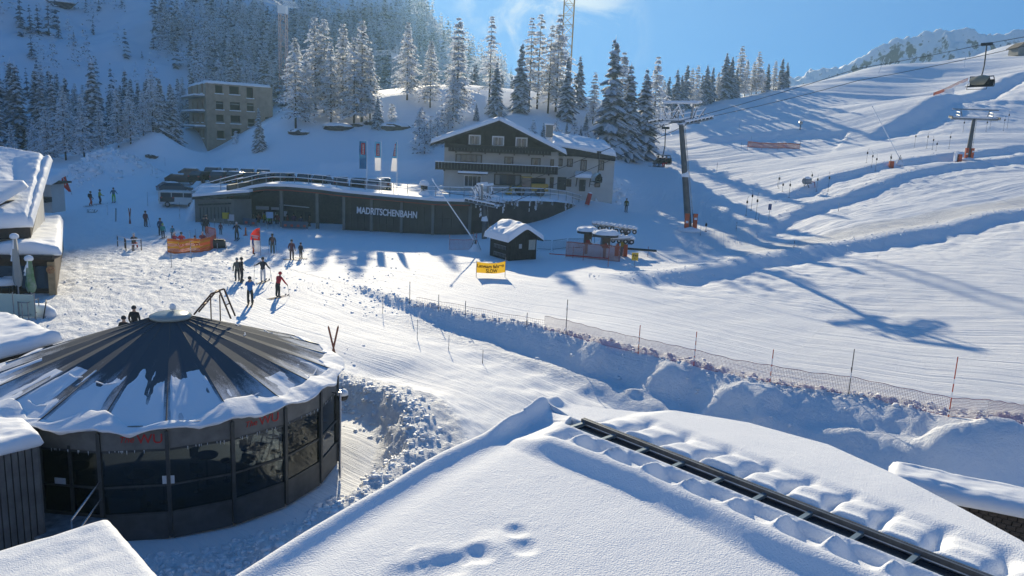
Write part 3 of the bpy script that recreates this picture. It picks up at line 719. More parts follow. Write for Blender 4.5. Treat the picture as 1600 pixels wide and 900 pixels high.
    # valley wrinkles with trapped snow
    for k in range(n):
        for r in (2.3+.5*vnoise(k*1.7+.3, .5), 3.7+.6*vnoise(k*2.9+.3, 2.5), 5.0+.4*vnoise(k*.7+.3, 4.5)):
            if vnoise(k*3.3+.5, r*5) < .58: continue
            mb = MB(); am = A[k]+math.pi/n; w = .5*math.pi/n
            pts = [Vector(P(am-w, r, rz(r)-.05*(r/Rr)+.02)), Vector(P(am, r+.02, rz(r)-.15*(r/Rr)+.02)), Vector(P(am+w, r, rz(r)-.05*(r/Rr)+.02))]
            mb.path(pts, .022, n=4)
            mb.build('snow_wrinkle', M_SNOW, root)
    cap = MB(); cap.lathe((0, 0, za-.12), [(.70, -.06), (.72, .04), (.55, .12), (.2, .17), (.02, .18)], 24); cap.build('roof_cap', mat('cap_plastic', (.30, .36, .36), .25), root, smooth=True)
    sc = MB(); sc.lathe((0.05, .1, za+.10), [(.09, 0), (.12, .1), (.09, .2), (.01, .24)], 10); sc.tube((0.05, .1, za), (0.05, .1, za+.12), .03); sc.build('vent_knob', M_SNOW, root, smooth=True)
    # --- snow rolled over the eave
    na, nc = 480, 26
    ang = np.linspace(0, 2*np.pi, na)
    s = np.linspace(0, 1, nc)
    Ag, Sg = np.meshgrid(ang, s, indexing='ij')
    ux, uy = np.cos(Ag), np.sin(Ag)
    nz1 = fbm(ux*3+7, uy*3, 3); sc_ = np.abs(np.cos((Ag-ph0)*n/2))          # 1 at a post, 0 mid panel
    rin = Rr-.10-.5*np.clip(.4+nz1*1.9+.3*(1-sc_), .12, 1.5); rout = Rr+.20+.10*fbm(ux*9, uy*9+4, 3)
    drop = .03+.06*(1-sc_)*np.clip(.5+fbm(ux*4, uy*4+8, 2)*2, 0, 1) + .05*fbm(ux*14, uy*14, 2)
    thick = .08+.03*nz1
    q = np.clip(Sg/.72, 0, 1); h = np.clip((Sg-.72)/.28, 0, 1)
    Rg = rin+(rout-rin)*np.where(Sg < .72, q, 1-.0*h) - .10*h*h
    ridge = .30*np.abs(1-2*np.abs(((Ag-ph0)*n/(2*np.pi)) % 1-.5))
    base = za-(za-zw)*(Rg/(Rr+.15)*.88+.12*(Rg/(Rr+.15))**2) - SAG*(Rg/Rr)*(1-np.abs(2*(((Ag-ph0)*n/(2*np.pi)) % 1)-1))
    Zg = base + thick*np.sin(np.clip(q, 0, 1)*np.pi*.62)**.6*1.0 - h*(thick+drop) + .03*fbm(ux*12+Sg*3, uy*12, 3)
    Zg = np.where(Sg < .001, base-.04, Zg)
    grid_obj('eave_snow', Rg*ux, Rg*uy, Zg, snow_mat('eave_snow', fine=30, fs=.4, fd=.02, mid=5, mds=.3, md=.05), root)
    # snow lying on the lower front panels
    for (k, hgt, lo) in [(0, .05, .60), (19, .06, .55), (18, .05, .62), (17, .06, .6), (16, .05, .66), (1, .035, .8), (2, .05, .78), (3, .05, .80), (15, .05, .7)]:
        a0 = A[k]; a1 = a0+2*math.pi/n
        u = np.linspace(0, 1, 26); v = np.linspace(lo, 1.0, 30); U, V = np.meshgrid(u, v, indexing='ij')
        Rq = V*(Rr-.05); Aq = a0+(a1-a0)*U; zz = za-(za-zw)*(V*.86+.12*V*V)
        sg = SAG*V*(1-np.abs(2*U-1)); nn = fbm(U*4+k*3.3, V*5+k, 4)
        cov = np.clip(nn*.9+.30+(V-lo)*2.0-.9*(U > .93)-.9*(U < .07), -.6, 1)
        # follow the chord, not the arc
        ch = math.cos(math.pi/n)/np.cos((U-.5)*2*math.pi/n)
        zq = zz-sg+hgt*cov
        X = Rq*ch*np.cos(Aq); Y = Rq*ch*np.sin(Aq)
        grid_obj('roof_snow', X, Y, zq, M_SNOW, root)
    # --- wall
    zl = zw-.22
    TX = {0: 1, 18: 1}
    red = mat('red_lettering', (.45, .012, .012), .5)
    for k in range(n):
        a0, a1 = A[k], A[k]+2*math.pi/n; am = (a0+a1)/2; W_ = 2*Rr*math.sin(math.pi/n); rc = Rr*math.cos(math.pi/n)
        mid = lambda z, off=0: (P(am, rc+off, z))
        rzz = am+math.pi/2
        # post
        mb = MB(); c = P(a0, Rr+.02, (zb+zl)/2+.1); mb.box(c, (.11, .14, zl-zb), a0+math.pi/2); mb.build('post', grey, root)
        mb = MB(); mb.box(mid(zl-.10), (W_-.02, .06, .74), rzz); mb.build('fascia', fasc, root)
        mb = MB(); mb.box(mid(zb+.42), (W_-.115, .07, .84), rzz); mb.build('skirting_panel', panel, root)
        door = (k == 18)
        for zz_ in (zb+.86, zb+1.75, zl-.50):
            mb = MB(); mb.box(mid(zz_, .01), (W_-.12, .07, .065), rzz); mb.build('rail', grey, root)
        if door: mb = MB(); mb.box(mid((zb+zl)/2+.2, .012), (.09, .07, zl-zb-1.1), rzz); mb.build('door_stile', grey, root)
        for za_, zb_ in ((zb+.89, zb+1.715), (zb+1.785, zl-.53)):
            mb = MB(); mb.box(mid((za_+zb_)/2), (W_-.12, .012, zb_-za_), rzz); mb.build('glass_pane', glass, root)
        # icicles / fixings under the fascia
        ic = MB(); rnd = random.Random(k)
        for q in range(9):
            s_ = (rnd.random()-.5)*W_*.9; l = .04+.10*rnd.random()
            b_ = Vector(mid(zl-.47, .05)) + Vector((math.cos(rzz)*s_, math.sin(rzz)*s_, 0)); ic.tube(b_, b_-Vector((0, 0, l)), .012, .002, n=4)
        ic.build('icicles', mat('ice', (.7, .75, .8), .15), root)['kind'] = 'stuff'
    # lettering on two fascias
    def text_on(k, slant, txt, size, dx, dz, parent, m, shear=0.0):
        cu = bpy.data.curves.new('lettering', 'FONT'); cu.body = txt; cu.size = size; cu.extrude = .006; cu.align_x = 'LEFT'; cu.shear = shear; cu.offset = .0
        to = bpy.data.objects.new('lettering', cu); COL.objects.link(to)
        dg = bpy.context.evaluated_depsgraph_get(); me = bpy.data.meshes.new_from_object(to.evaluated_get(dg)); bpy.data.objects.remove(to)
        me.materials.clear(); me.materials.append(m)
        o = bpy.data.objects.new('lettering', me); COL.objects.link(o); o.parent = parent
        am = A[k]+math.pi/n; rc = Rr*math.cos(math.pi/n)+.042
        o.rotation_euler = (math.pi/2, 0, am+math.pi/2)
        t_ = Vector((-math.sin(am), math.cos(am), 0))
        o.location = Vector(P(am, rc, zl+dz)) + t_*dx
        return o
    for k, dx in ((1, 0), (19, .12)):
        text_on(k, 0, 'The', .27, -.52+dx, -.22, root, red, .3)
        text_on(k, 0, 'WU', .42, -.02+dx, -.27, root, red)
    # floor and furniture inside
    fl = MB(); fl.lathe((0, 0, zb+.3), [(Rr-.15, 0), (Rr-.15, .1)], 40); fl.build('floor', mat('plank_floor', (.26, .20, .14), .5, var=.3, vscale=8), root)
    # little tables and stools, each a thing of its own
    dark = mat('bar_furniture', (.02, .02, .022), .5)
    chrome = mat('chrome', (.5, .5, .52), .2, 1.0)
    spots = [(2.2, -2.6), (3.6, -1.7), (4.3, .2), (.8, -4.3), (-1.5, -3.9), (3.1, 1.8), (-3.6, -2.6)]
    proto = None
    for i, (x, y) in enumerate(spots):
        lab = 'small dark bar table standing inside the glass pavilion'
        tb = thing('bar_table', lab, 'table', (cx+x, cy+y, zb+.4), i*.6, 'bar tables inside the pavilion')
        m = MB(); m.lathe((0, 0, 1.02), [(.38, 0), (.38, .05)], 14); a = m.build('tabletop', dark, tb)
        m = MB(); m.tube((0, 0, 0), (0, 0, 1.03), .035); m.lathe((0, 0, 0), [(.24, 0), (.24, .03)], 12); m.build('leg', chrome, tb)
        for j in range(3):
            an = j*2.1+.4; sx, sy = cx+x+.62*math.cos(an), cy+y+.62*math.sin(an)
            st = thing('bar_stool', 'dark backed bar stool standing at a table inside the glass pavilion', 'stool', (sx, sy, zb+.4), an, 'bar stools inside the pavilion')
            m = MB(); m.lathe((0, 0, .74), [(.17, 0), (.19, .03), (.17, .07)], 10); m.build('seat', dark, st)
            m = MB(); m.tube((0, 0, 0), (0, 0, .75), .022); m.lathe((0, 0, 0), [(.17, 0), (.17, .025)], 10); m.build('leg', chrome, st)
            m = MB(); m.box((.17, 0, .95), (.03, .30, .30)); m.build('backrest', dark, st)
    # steps and handrail at the door (left)
    am = A[18]+math.pi/n
    d = Vector((math.cos(am), math.sin(am), 0)); t_ = Vector((-math.sin(am), math.cos(am), 0))
    st = thing('entrance_steps', 'snow dusted metal landing with steps at the pavilion door', 'steps', (cx, cy, 0))
    for q, (off, z) in enumerate(((.7, .26), (1.35, .05), (1.7, -.12))):
        mb = MB(); c = d*(Rr+off-.02) + Vector((0, 0, z)); mb.box(c, (2.2, 1.35 if q == 0 else .34, .12), am+math.pi/2)
        o = mb.build('step', mat('step_grating', (.20, .21, .23), .7, var=.5, vscale=3), st)
    hr = thing('handrail', 'bent metal tube handrail beside the pavilion door', 'handrail', (cx, cy, 0))
    base = d*(Rr+.12) + t_*1.02
    mb = MB(); mb.path([base+d*1.35+Vector((0, 0, .3)), base+d*1.35+Vector((0, 0, 1.02)), base+Vector((0, 0, 1.55))], .03, n=6); mb.build('top_rail', chrome, hr)
    mb = MB(); mb.path([base+d*1.35+Vector((0, 0, .45)), base+Vector((0, 0, 1.0))], .03, n=6); mb.build('lower_rail', chrome, hr)
    # notices on the glass
    for (k, dx, z, w, h, nm) in [(18, -.35, 1.35, .34, .24, 'white notice on the glass door of the pavilion'), (19, .93, 1.42, .34, .26, 'white notice beside the post right of the entrance')]:
        am = A[k]+math.pi/n; tt = Vector((-math.sin(am), math.cos(am), 0)); rc = Rr*math.cos(math.pi/n)+.03
        mb = MB(); c = Vector(P(am, rc, z-.0)) + tt*dx; mb.box((0, 0, 0), (w, .012, h), am+math.pi/2)
        o = mb.build('notice', mat('notice_paper', (.55, .6, .65), .6), None, loc=(cx+c.x, cy+c.y, c.z)); tag(o, nm, 'notice')
    # counter seen behind the glass left of centre
    mb = MB(); mb.box((0, 0, .45), (.9, .5, .9)); o = mb.build('counter', mat('counter_grey', (.16, .17, .18), .5), None, loc=(cx+.9, cy-5.4, zb+.4), rz=.1); tag(o, 'low grey counter behind the glass near the pavilion door', 'counter')
    # metal ladder railing poking up behind the apex
    rail = thing('ladder_railing', 'rusty tube ladder hoops rising behind the peak of the tent roof', 'railing', (cx, cy, 0))
    rust = mat('rusty_tube', (.16, .09, .06), .6, .4)
    for dy in (0, .45):
        mb = MB(); mb.path([(.35, 1.2+dy, 4.9), (1.05, 1.2+dy, 5.75), (1.35, 1.2+dy, 5.85), (1.75, 1.2+dy, 4.8)], .035, n=5); mb.build('hoop', rust, rail)
    for xx, z in ((.7, 5.3), (1.15, 5.78), (1.55, 5.3)):
        mb = MB(); mb.tube((xx, 1.2, z), (xx, 1.65, z), .025, n=5); mb.build('rung', rust, rail)
    for xx in (1.0, 1.35):
        mb = MB(); mb.tube((xx, 1.2, 4.7), (xx, 1.2, 5.72), .025, n=5); mb.build('stay', rust, rail)
    # downpipes + snow-capped lamp at the right hand edge
    mb = MB(); a_ = R(-3); 
    for q in (0, .25): mb.tube((Rr*math.cos(a_)+.35+q*.3, Rr*math.sin(a_)-q-.3, zb), (Rr*math.cos(a_)+.35+q*.3, Rr*math.sin(a_)-q-.3, zw-.3), .04, n=7)
    mb.build('downpipe', chrome, root)
    lp = thing('wall_lamp', 'round black lamp capped with snow on the right edge of the pavilion', 'lamp', (cx+Rr+.35, cy-.2, 2.45))
    mb = MB(); mb.lathe((0, 0, -.22), [(.02, 0), (.17, .06), (.22, .18), (.2, .26)], 14); mb.build('globe', dark, lp, smooth=True)
    mb = MB(); mb.lathe((0, 0, .02), [(.21, 0), (.2, .1), (.13, .19), (.01, .22)], 14); mb.build('snow_cap', M_SNOW, lp, smooth=True)
    mb = MB(); mb.tube((-.4, 0, .1), (0, 0, 0), .02); mb.build('arm', dark, lp)
build_tent()
# ---------------------------------------------------------------- shared building materials
TIMB = mat('dark_timber_cladding', (.040, .028, .022), .75, var=.35, vscale=2, bump=.3, bscale=12)
TIMB2 = mat('brown_beam', (.07, .045, .03), .7, var=.3)
CREAM = mat('cream_render', (.50, .49, .46), .85, var=.08, vscale=.8)
WFR = mat('white_frame', (.75, .75, .74), .6)
GLS = mat('dark_window_glass', (.035, .045, .06), .08, spec=.8)
CURT = mat('curtain', (.30, .29, .27), .8)
GALV = mat('galvanised_steel', (.26, .28, .30), .45, .75, var=.25, vscale=5)
STEEL = mat('dark_steel', (.05, .055, .06), .5, .6)
CONC = mat('concrete', (.20, .20, .19), .85, var=.2, vscale=.7, bump=.2, bscale=4)
def wbox(px, py, w_px, h_px, Y, dep=.12, off=0):
    """box centred where a pixel meets the vertical plane at distance Y, sizes in pixels of that distance"""
    p = atY(px, py, Y); k = Y/F*1.0
    return (p[0], Y+off, p[2]), (w_px*k, dep, h_px*k)
def add_window(root, px0, px1, py0, py1, Y, frame=WFR, fw=.11, glass=GLS, mull=1, base=(0, 0, 0), curtains=False, sill=False):
    c, s = wbox((px0+px1)/2, (py0+py1)/2, px1-px0, py1-py0, Y)
    c = (c[0]-base[0], c[1]-base[1], c[2]-base[2])
    w, h = s[0], s[2]; mb = MB()
    mb.box((c[0], c[1]-.04, c[2]+h/2-fw/2), (w, .12, fw)); mb.box((c[0], c[1]-.04, c[2]-h/2+fw/2), (w, .12, fw))
    mb.box((c[0]-w/2+fw/2, c[1]-.043, c[2]), (fw, .12, h-2*fw-.005)); mb.box((c[0]+w/2-fw/2, c[1]-.043, c[2]), (fw, .12, h-2*fw-.005))
    for i in range(mull):
        x = c[0]-w/2+w*(i+1)/(mull+1); mb.box((x, c[1]-.035, c[2]), (.05, .09, h-2*fw-.005))
    win = mb.build('window', frame, root)
    g = MB(); g.box((c[0], c[1]-.015, c[2]), (w-2*fw, .03, h-2*fw)); g.build('pane', glass, win)
    if curtains:
        for sx in (-1, 1):
            g = MB(); g.box((c[0]+sx*(w*.5-fw-w*.10), c[1]-.034, c[2]), (w*.16, .012, h-2*fw-.02)); g.build('curtain', CURT, win)
    if sill:
        g = MB(); g.box((c[0], c[1]-.09, c[2]-h/2-.03), (w+.1, .2, .06)); g.build('sill', M_SNOW, win)
    return win
# ---------------------------------------------------------------- the lodge
def build_lodge():
    Y = 105.0; q = lambda px, py: atY(px, py, Y)
    xl = q(694, 250)[0]; xr = q(872, 260)[0]; zb = 3.6
    zf1 = q(780, 262)[2]; zf2 = q(780, 236)[2]
    ridge = q(781, 184); eL = q(675, 219); eR = q(884, 236)
    root = thing('mountain_lodge', 'white mountain lodge with dark timber gable, long balconies and snowy roof', 'building', ((xl+xr)/2, Y, zb))
    b = np.array([(xl+xr)/2, Y, zb]); D = 15.0
    mb = MB(); mb.box(((xl+xr)/2-b[0], D/2, (zf2+.2-zb)/2), (xr-xl, D, zf2+.2-zb)); mb.build('wall', CREAM, root)
    # timber gable
    g = [(xl-b[0], zf2+.2-zb), (xr-b[0], zf2+.2-zb), (xr-b[0], q(872, 232)[2]-zb-.25), (ridge[0]-b[0], ridge[2]-zb-.35), (xl-b[0], q(694, 214)[2]-zb-.25)]
    mb = MB(); mb.prism(g, -.15, D); mb.build('gable_wall', TIMB, root)
    nb = 34                                                # vertical boards on the gable
    for i in range(nb):
        x = xl+(xr-xl)*(i+.5)/nb-b[0]
        zt = np.interp(x, [g[4][0], g[3][0], g[2][0]], [g[4][1], g[3][1], g[2][1]])-.12
        m = MB(); m.box((x, -.175, (g[0][1]+zt)/2+.05), ((xr-xl)/nb-.07, .045, zt-g[0][1]-.1)); m.build('board', TIMB, root)
    # roof planes with overhang and snow
    for e, sgn in ((eL, -1), (eR, 1)):
        r0 = (ridge[0]-b[0], ridge[2]-zb); e0 = (e[0]-b[0], e[2]-zb); th = .28
        mb = MB(); mb.prism([(r0[0], r0[1]-.3), (e0[0], e0[1]-.3), (e0[0], e0[1]-.3-th), (r0[0], r0[1]-.3-th)], -1.6, D+1); mb.build('roof_side', TIMB2, root)
        mb = MB(); mb.prism([(r0[0], r0[1]-.28), (e0[0], e0[1]-.28), (e0[0], e0[1]-.72), (r0[0], r0[1]-.72)], -1.72, -1.62); mb.build('bargeboard', TIMB, root)
        c = [(ridge[0]-sgn*.0, Y-1.7, ridge[2]-.3), (e[0], Y-1.7, e[2]-.3), (e[0], Y+D+1, e[2]-.3), (ridge[0], Y+D+1, ridge[2]-.3)]
        snow_slab('roof_snow', c, .50, root, n=(50, 40), over=.1, bump=.10, seed=3+sgn, lip=.3, loc=b)
    ch = MB(); c_ = q(862, 205); ch.box((c_[0]-b[0], 8, c_[2]-zb), (1.0, 1.0, 1.6)); ch.box((c_[0]-b[0], 8, c_[2]-zb+.85), (1.2, 1.2, .15)); chim = ch.build('chimney', CONC, root)
    ch = MB(); ch.box((c_[0]-b[0], 8, c_[2]-zb+1.02), (1.1, 1.1, .18)); ch.build('chimney_snow', M_SNOW, chim)
    c_ = q(781, 178); ch = MB(); ch.box((c_[0]-b[0], 1.5, c_[2]-zb), (.6, .6, .7)); ch.build('chimney', CONC, root)
    # windows
    for r in [(732.5, 751, 211, 227), (769, 787.5, 213, 228.5), (805.5, 824, 215, 231)]: add_window(root, *r, Y-.2, base=b, curtains=True, fw=.17)
    add_window(root, 712, 753, 241, 256.5, Y, frame=TIMB2, mull=4, base=b, curtains=True, fw=.12)
    for r in [(788, 802, 245, 258.5), (830, 844.5, 247, 260.5)]: add_window(root, *r, Y, frame=TIMB2, base=b, curtains=True)
    add_window(root, 860, 865.5, 249, 260, Y, frame=TIMB2, mull=0, base=b)
    add_window(root, 725, 752, 274, 292, Y, frame=WFR, mull=3, base=b); add_window(root, 772, 814, 272.5, 289.5, Y, frame=TIMB2, mull=1, base=b, curtains=True)
    add_window(root, 829, 852, 278, 293, Y, frame=TIMB2, mull=1, base=b); add_window(root, 859, 865, 277, 294, Y, frame=TIMB2, mull=0, base=b)
    # balconies: rail of upright boards
    for (px0, px1, zc, dep, hh, nm) in ((680, 872, zf1, 1.3, .95, 1), (700, 860, zf2+.25, .9, .75, 0)):
        x0 = atY(px0, 260, Y-dep)[0]-b[0]; x1 = atY(px1, 260, Y-dep)[0]-b[0]; z = zc-zb
        mb = MB(); mb.box(((x0+x1)/2, -dep/2-.16, z-.45), (x1-x0, dep, .16)); fl = mb.build('balcony', TIMB2, root)
        n_ = int((x1-x0)/.42)
        for i in range(n_):
            m = MB(); m.box((x0+(x1-x0)*(i+.5)/n_, -dep-.14+.03*(i % 2), z), ((x1-x0)/n_-.03, .05, hh)); m.build('board', TIMB, fl)
        m = MB(); m.box(((x0+x1)/2, -dep-.14, z+hh/2+.05), (x1-x0+.1, .16, .09)); m.build('handrail', M_SNOW if nm else TIMB2, fl)
        for i in range(7):
            m = MB(); x = x0+(x1-x0)*(i+.5)/7; m.box((x, -dep/2, z-.62), (.16, dep, .18)); m.build('joist', TIMB2, fl)
    c_, s_ = wbox(739, 271.5, 46, 3, Y-1.2); mb = MB(); mb.box((c_[0]-b[0], -.9, c_[2]-zb), (s_[0], 1.8, .12)); cp = mb.build('canopy', TIMB2, root)
    mb = MB(); mb.box((c_[0]-b[0], -.9, c_[2]-zb+.2), (s_[0], 1.8, .26)); mb.build('canopy_snow', M_SNOW, cp)
    for px in (717, 759): 
        mb = MB(); x = atY(px, 280, Y-1.7)[0]-b[0]; mb.box((x, -1.7, .75), (.5, .3, 2.3)); mb.build('pillar', CREAM, root)
    # wing on the right
    Y2 = 107.0; xa = atY(866, 260, Y2)[0]; xb = atY(960, 260, Y2)[0]; zt = atY(910, 245, Y2)[2]
    w = thing('lodge_annexe', 'lower white annexe joined to the right of the timber gabled lodge', 'building', ((xa+xb)/2, Y2, zb)); c0 = np.array([(xa+xb)/2, Y2, zb])
    mb = MB(); mb.box((0, 6, (zt-zb)/2-.5), (xb-xa, 12, zt-zb+1)); mb.build('wall', CREAM, w)
    zr = atY(880, 228, Y2)[2]; zr2 = atY(960, 241, Y2)[2]
    p0 = atY(866, 226, Y2-1); p1 = atY(962, 243, Y2-1)
    mb = MB(); mb.prism([(p0[0]-c0[0], p0[2]-zb), (p1[0]-c0[0], p1[2]-zb), (p1[0]-c0[0], p1[2]-zb-.75), (p0[0]-c0[0], p0[2]-zb-1.2)], -1.0, 13); mb.build('roof', TIMB, w)
    snow_slab('roof_snow', [(p0[0], Y2-1, p0[2]), (p1[0], Y2-1, p1[2]), (p1[0], Y2+13, p1[2]+1.5), (p0[0], Y2+13, p0[2]+1.5)], .5, w, over=.15, bump=.25, seed=8, lip=.35, loc=c0)
    for r in [(871, 879, 248, 259.5), (886, 895, 248, 260.5), (907, 916.5, 250, 269), (935, 943.5, 251, 266), (885, 892.5, 280, 291.5), (929, 937.5, 286, 292.5)]: add_window(w, *r, Y2, frame=TIMB2, mull=0, base=c0, curtains=(r[2] < 255))
    for r in [(870, 884.5, 277, 297), (905, 914.5, 281, 298.5)]:
        c_, s_ = wbox((r[0]+r[1])/2, (r[2]+r[3])/2, r[1]-r[0], r[3]-r[2], Y2); mb = MB(); mb.box((c_[0]-c0[0], -.06, c_[2]-zb), (s_[0], .14, s_[2])); d_ = mb.build('door', STEEL, w)
        mb = MB(); mb.box((c_[0]-c0[0]+s_[0]*.3, -.16, c_[2]-zb), (.08, .06, .2)); mb.build('handle', GALV, d_)
    c_, s_ = wbox(912, 276, 26, 3, Y2-1); mb = MB(); mb.prism([(c_[0]-c0[0]-s_[0]/2, c_[2]-zb-.15), (c_[0]-c0[0]+s_[0]/2, c_[2]-zb-.15), (c_[0]-c0[0]+s_[0]*.38, c_[2]-zb+.02), (c_[0]-c0[0]-s_[0]*.38, c_[2]-zb+.02)], -1.6, -.0); cp = mb.build('porch_roof', TIMB, w)
    snow_slab('porch_snow', [(c_[0]-s_[0]/2, Y2-1.7, c_[2]-.02), (c_[0]+s_[0]/2, Y2-1.7, c_[2]-.02), (c_[0]+s_[0]/2, Y2, c_[2]+.35), (c_[0]-s_[0]/2, Y2, c_[2]+.35)], .4, w, n=(16, 12), over=.1, seed=4, loc=c0)
    for sx in (-1, 1): mb = MB(); mb.tube((c_[0]-c0[0]+sx*s_[0]*.40, -1.4, c_[2]-zb-.2), (c_[0]-c0[0]+sx*s_[0]*.40, -.1, c_[2]-zb-1.4), .06); mb.build('bracket', TIMB2, w)
build_lodge()
# ---------------------------------------------------------------- valley station
ST = [(300, 91-3.2), (362, 90.2), (385, 90.2), (440, 90.0), (496, 90.0), (538, 90.0), (581, 89.6), (628, 89.2), (677, 88.7), (735, 88.4)]
TOPL = [(300, 303), (330, 301), (360, 297), (380, 293), (400, 288), (420, 285.5), (455, 286), (500, 290), (530, 294), (580, 299), (630, 303.5), (680, 308), (735, 309.5)]
WALLT = [(735, 309.5, 88.4), (770, 308, 89.5), (800, 308, 91.3), (830, 308, 94), (860, 309, 97.5), (885, 312, 101.5), (905, 317, 105.5), (917, 322, 108)]
def build_station():
    X0 = atY(500, 330, 90)[0]; root = thing('lift_station', 'long low dark lift valley station with sweeping snow edged roof and white letters', 'station building', (X0, 90, .4)); b = np.array([X0, 90, .4])
    fasc = mat('station_fascia', (.035, .05, .05), .5, .3); red = mat('station_red_soffit', (.30, .055, .03), .6); clad = mat('station_dark_cladding', (.045, .052, .055), .45, .3, var=.25, vscale=.6)
    gar = mat('garage_concrete', (.16, .17, .165), .8, var=.15, vscale=.8); lettm = mat('white_lettering', (.80, .82, .85), .5)
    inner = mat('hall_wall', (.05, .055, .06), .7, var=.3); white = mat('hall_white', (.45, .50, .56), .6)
    def facY(px): return float(np.interp(px, [s[0] for s in ST], [s[1] for s in ST]))
    def top(px, dy=0): return atY(px, float(np.interp(px, [t[0] for t in TOPL], [t[1] for t in TOPL]))+dy, facY(px))
    # roof sweep: fascia strip, red soffit and snow on top
    pxs = np.linspace(366, 735, 48)
    def strip(name, d0, d1, m, y0, y1, pxs=pxs, n_up=False):
        mb = MB(); vs = []
        for px in pxs:
            a = top(px, d0); c = top(px, d1)
            vs += [(a[0]-b[0], a[1]-b[1]+y0, a[2]-b[2]), (a[0]-b[0], a[1]-b[1]+y1, a[2]-b[2]), (c[0]-b[0], c[1]-b[1]+y1, c[2]-b[2]), (c[0]-b[0], c[1]-b[1]+y0, c[2]-b[2])]
        fs = []
        for i in range(len(pxs)-1):
            for k in range(4): fs.append((4*i+k, 4*i+(k+1) % 4, 4*i+4+(k+1) % 4, 4*i+4+k))
        fs += [(0, 1, 2, 3), (4*(len(pxs)-1)+3, 4*(len(pxs)-1)+2, 4*(len(pxs)-1)+1, 4*(len(pxs)-1))]
        mb.add(vs, fs); return mb.build(name, m, root)
    strip('fascia', 4.5, 9.2, fasc, -1.5, 3.5); strip('soffit', 9.2, 10.8, red, -1.35, 3.0)
    strip('roof_snow', 0, 4.5, M_SNOW, -1.45, 3.0)
    # low left part (garage)
    px2 = np.linspace(303, 392, 8)
    def strip2(name, ya, yb, m, o0, o1):
        mb = MB(); vs = []
        for px in px2:
            t0 = float(np.interp(px, [303, 375, 392], [304, 298, 297]))
            a = atY(px, t0+ya, 88.0); c = atY(px, t0+yb, 88.0)
            vs += [(a[0]-b[0], a[1]-b[1]+o0, a[2]-b[2]), (a[0]-b[0], a[1]-b[1]+o1, a[2]-b[2]), (c[0]-b[0], c[1]-b[1]+o1, c[2]-b[2]), (c[0]-b[0], c[1]-b[1]+o0, c[2]-b[2])]
        fs = []
        for i in range(len(px2)-1):
            for k in range(4): fs.append((4*i+k, 4*i+(k+1) % 4, 4*i+4+(k+1) % 4, 4*i+4+k))
        fs += [(0, 1, 2, 3), tuple(4*(len(px2)-1)+k for k in (3, 2, 1, 0))]
        mb.add(vs, fs); mb.build(name, m, root)
    strip2('roof_snow', -1, 3, M_SNOW, -.5, 4.5); strip2('fascia', 3, 7.5, fasc, -.45, 4.4)
    def wall(px0, px1, Ya, Yb, ytop, m, name='wall', th=.3, zlo=-.9):
        a = atY(px0, ytop, Ya); c = atY(px1, ytop, Yb); mb = MB()
        vs = []
        for p in (a, c):
            for yy in (0, th):
                vs += [(p[0]-b[0], p[1]-b[1]+yy, zlo), (p[0]-b[0], p[1]-b[1]+yy, p[2]-b[2])]
        mb.add(vs, [(0, 4, 5, 1), (2, 3, 7, 6), (0, 1, 3, 2), (4, 6, 7, 5), (1, 5, 7, 3), (0, 2, 6, 4)]); return mb.build(name, m, root)
    wall(304, 364, 88.1, 88.1, 311, gar); wall(364, 392, 88.1, 89.8, 311, gar, 'wall')
    # louvre strip on garage: separate slats
    for i in range(10):
        c_, s_ = wbox(312+i*5.2, 320-.25*i, 4.4, 2.4, 88.0); mb = MB(); mb.box((c_[0]-b[0], c_[1]-b[1]-.03, c_[2]-b[2]), (s_[0], .1, s_[2])); mb.build('louvre', fasc, root)
    for i in range(9):
        c_, s_ = wbox(313+i*5.6, 333-.1*i, .5, 18, 88.0); mb = MB(); mb.box((c_[0]-b[0], c_[1]-b[1]-.02, c_[2]-b[2]), (.06, .06, s_[2])); mb.build('panel_joint', fasc, root)
    # cladding bays right of the hall
    cols = [538, 581, 628, 677, 735]
    for i in range(4):
        p0, p1 = cols[i]+1.5, cols[i+1]-1.5; wall(p0, p1, facY(p0)+.15, facY(p1)+.15, float(np.interp((p0+p1)/2, [t[0] for t in TOPL], [t[1] for t in TOPL]))+10, clad, 'cladding_panel', .2)
        # horizontal sheet joints
        for k in range(3):
            for j in range(4):
                pa = p0+(p1-p0)*j/4+.4; pb = p0+(p1-p0)*(j+1)/4-.4; a = atY(pa, 330, facY(pa)); c = atY(pb, 330, facY(pb))
                mb = MB(); mb.box(((a[0]+c[0])/2-b[0], (a[1]+c[1])/2-b[1]+.10, .45+k*1.15), (c[0]-a[0], .06, 1.08), math.atan2(c[1]-a[1], c[0]-a[0])); mb.build('panel', clad, root)
    for px in (440, 496, 538, 581, 628, 677, 735):
        a = top(px, 10); mb = MB(); mb.box((a[0]-b[0], a[1]-b[1]-.05, (a[2]-b[2]-.9)/2), (.34, .4, a[2]-b[2]+.9)); mb.build('column', gar, root)
    # hall: recess with back wall, ceiling, ticket windows
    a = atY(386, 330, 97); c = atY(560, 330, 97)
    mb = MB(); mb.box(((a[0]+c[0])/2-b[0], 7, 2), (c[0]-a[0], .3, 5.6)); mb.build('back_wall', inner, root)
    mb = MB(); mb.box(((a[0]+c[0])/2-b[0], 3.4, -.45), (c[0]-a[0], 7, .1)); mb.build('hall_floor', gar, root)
    mb = MB(); mb.box((a[0]+.3-b[0], 3.4, 2), (.3, 7, 5.6)); mb.build('side_wall', inner, root)
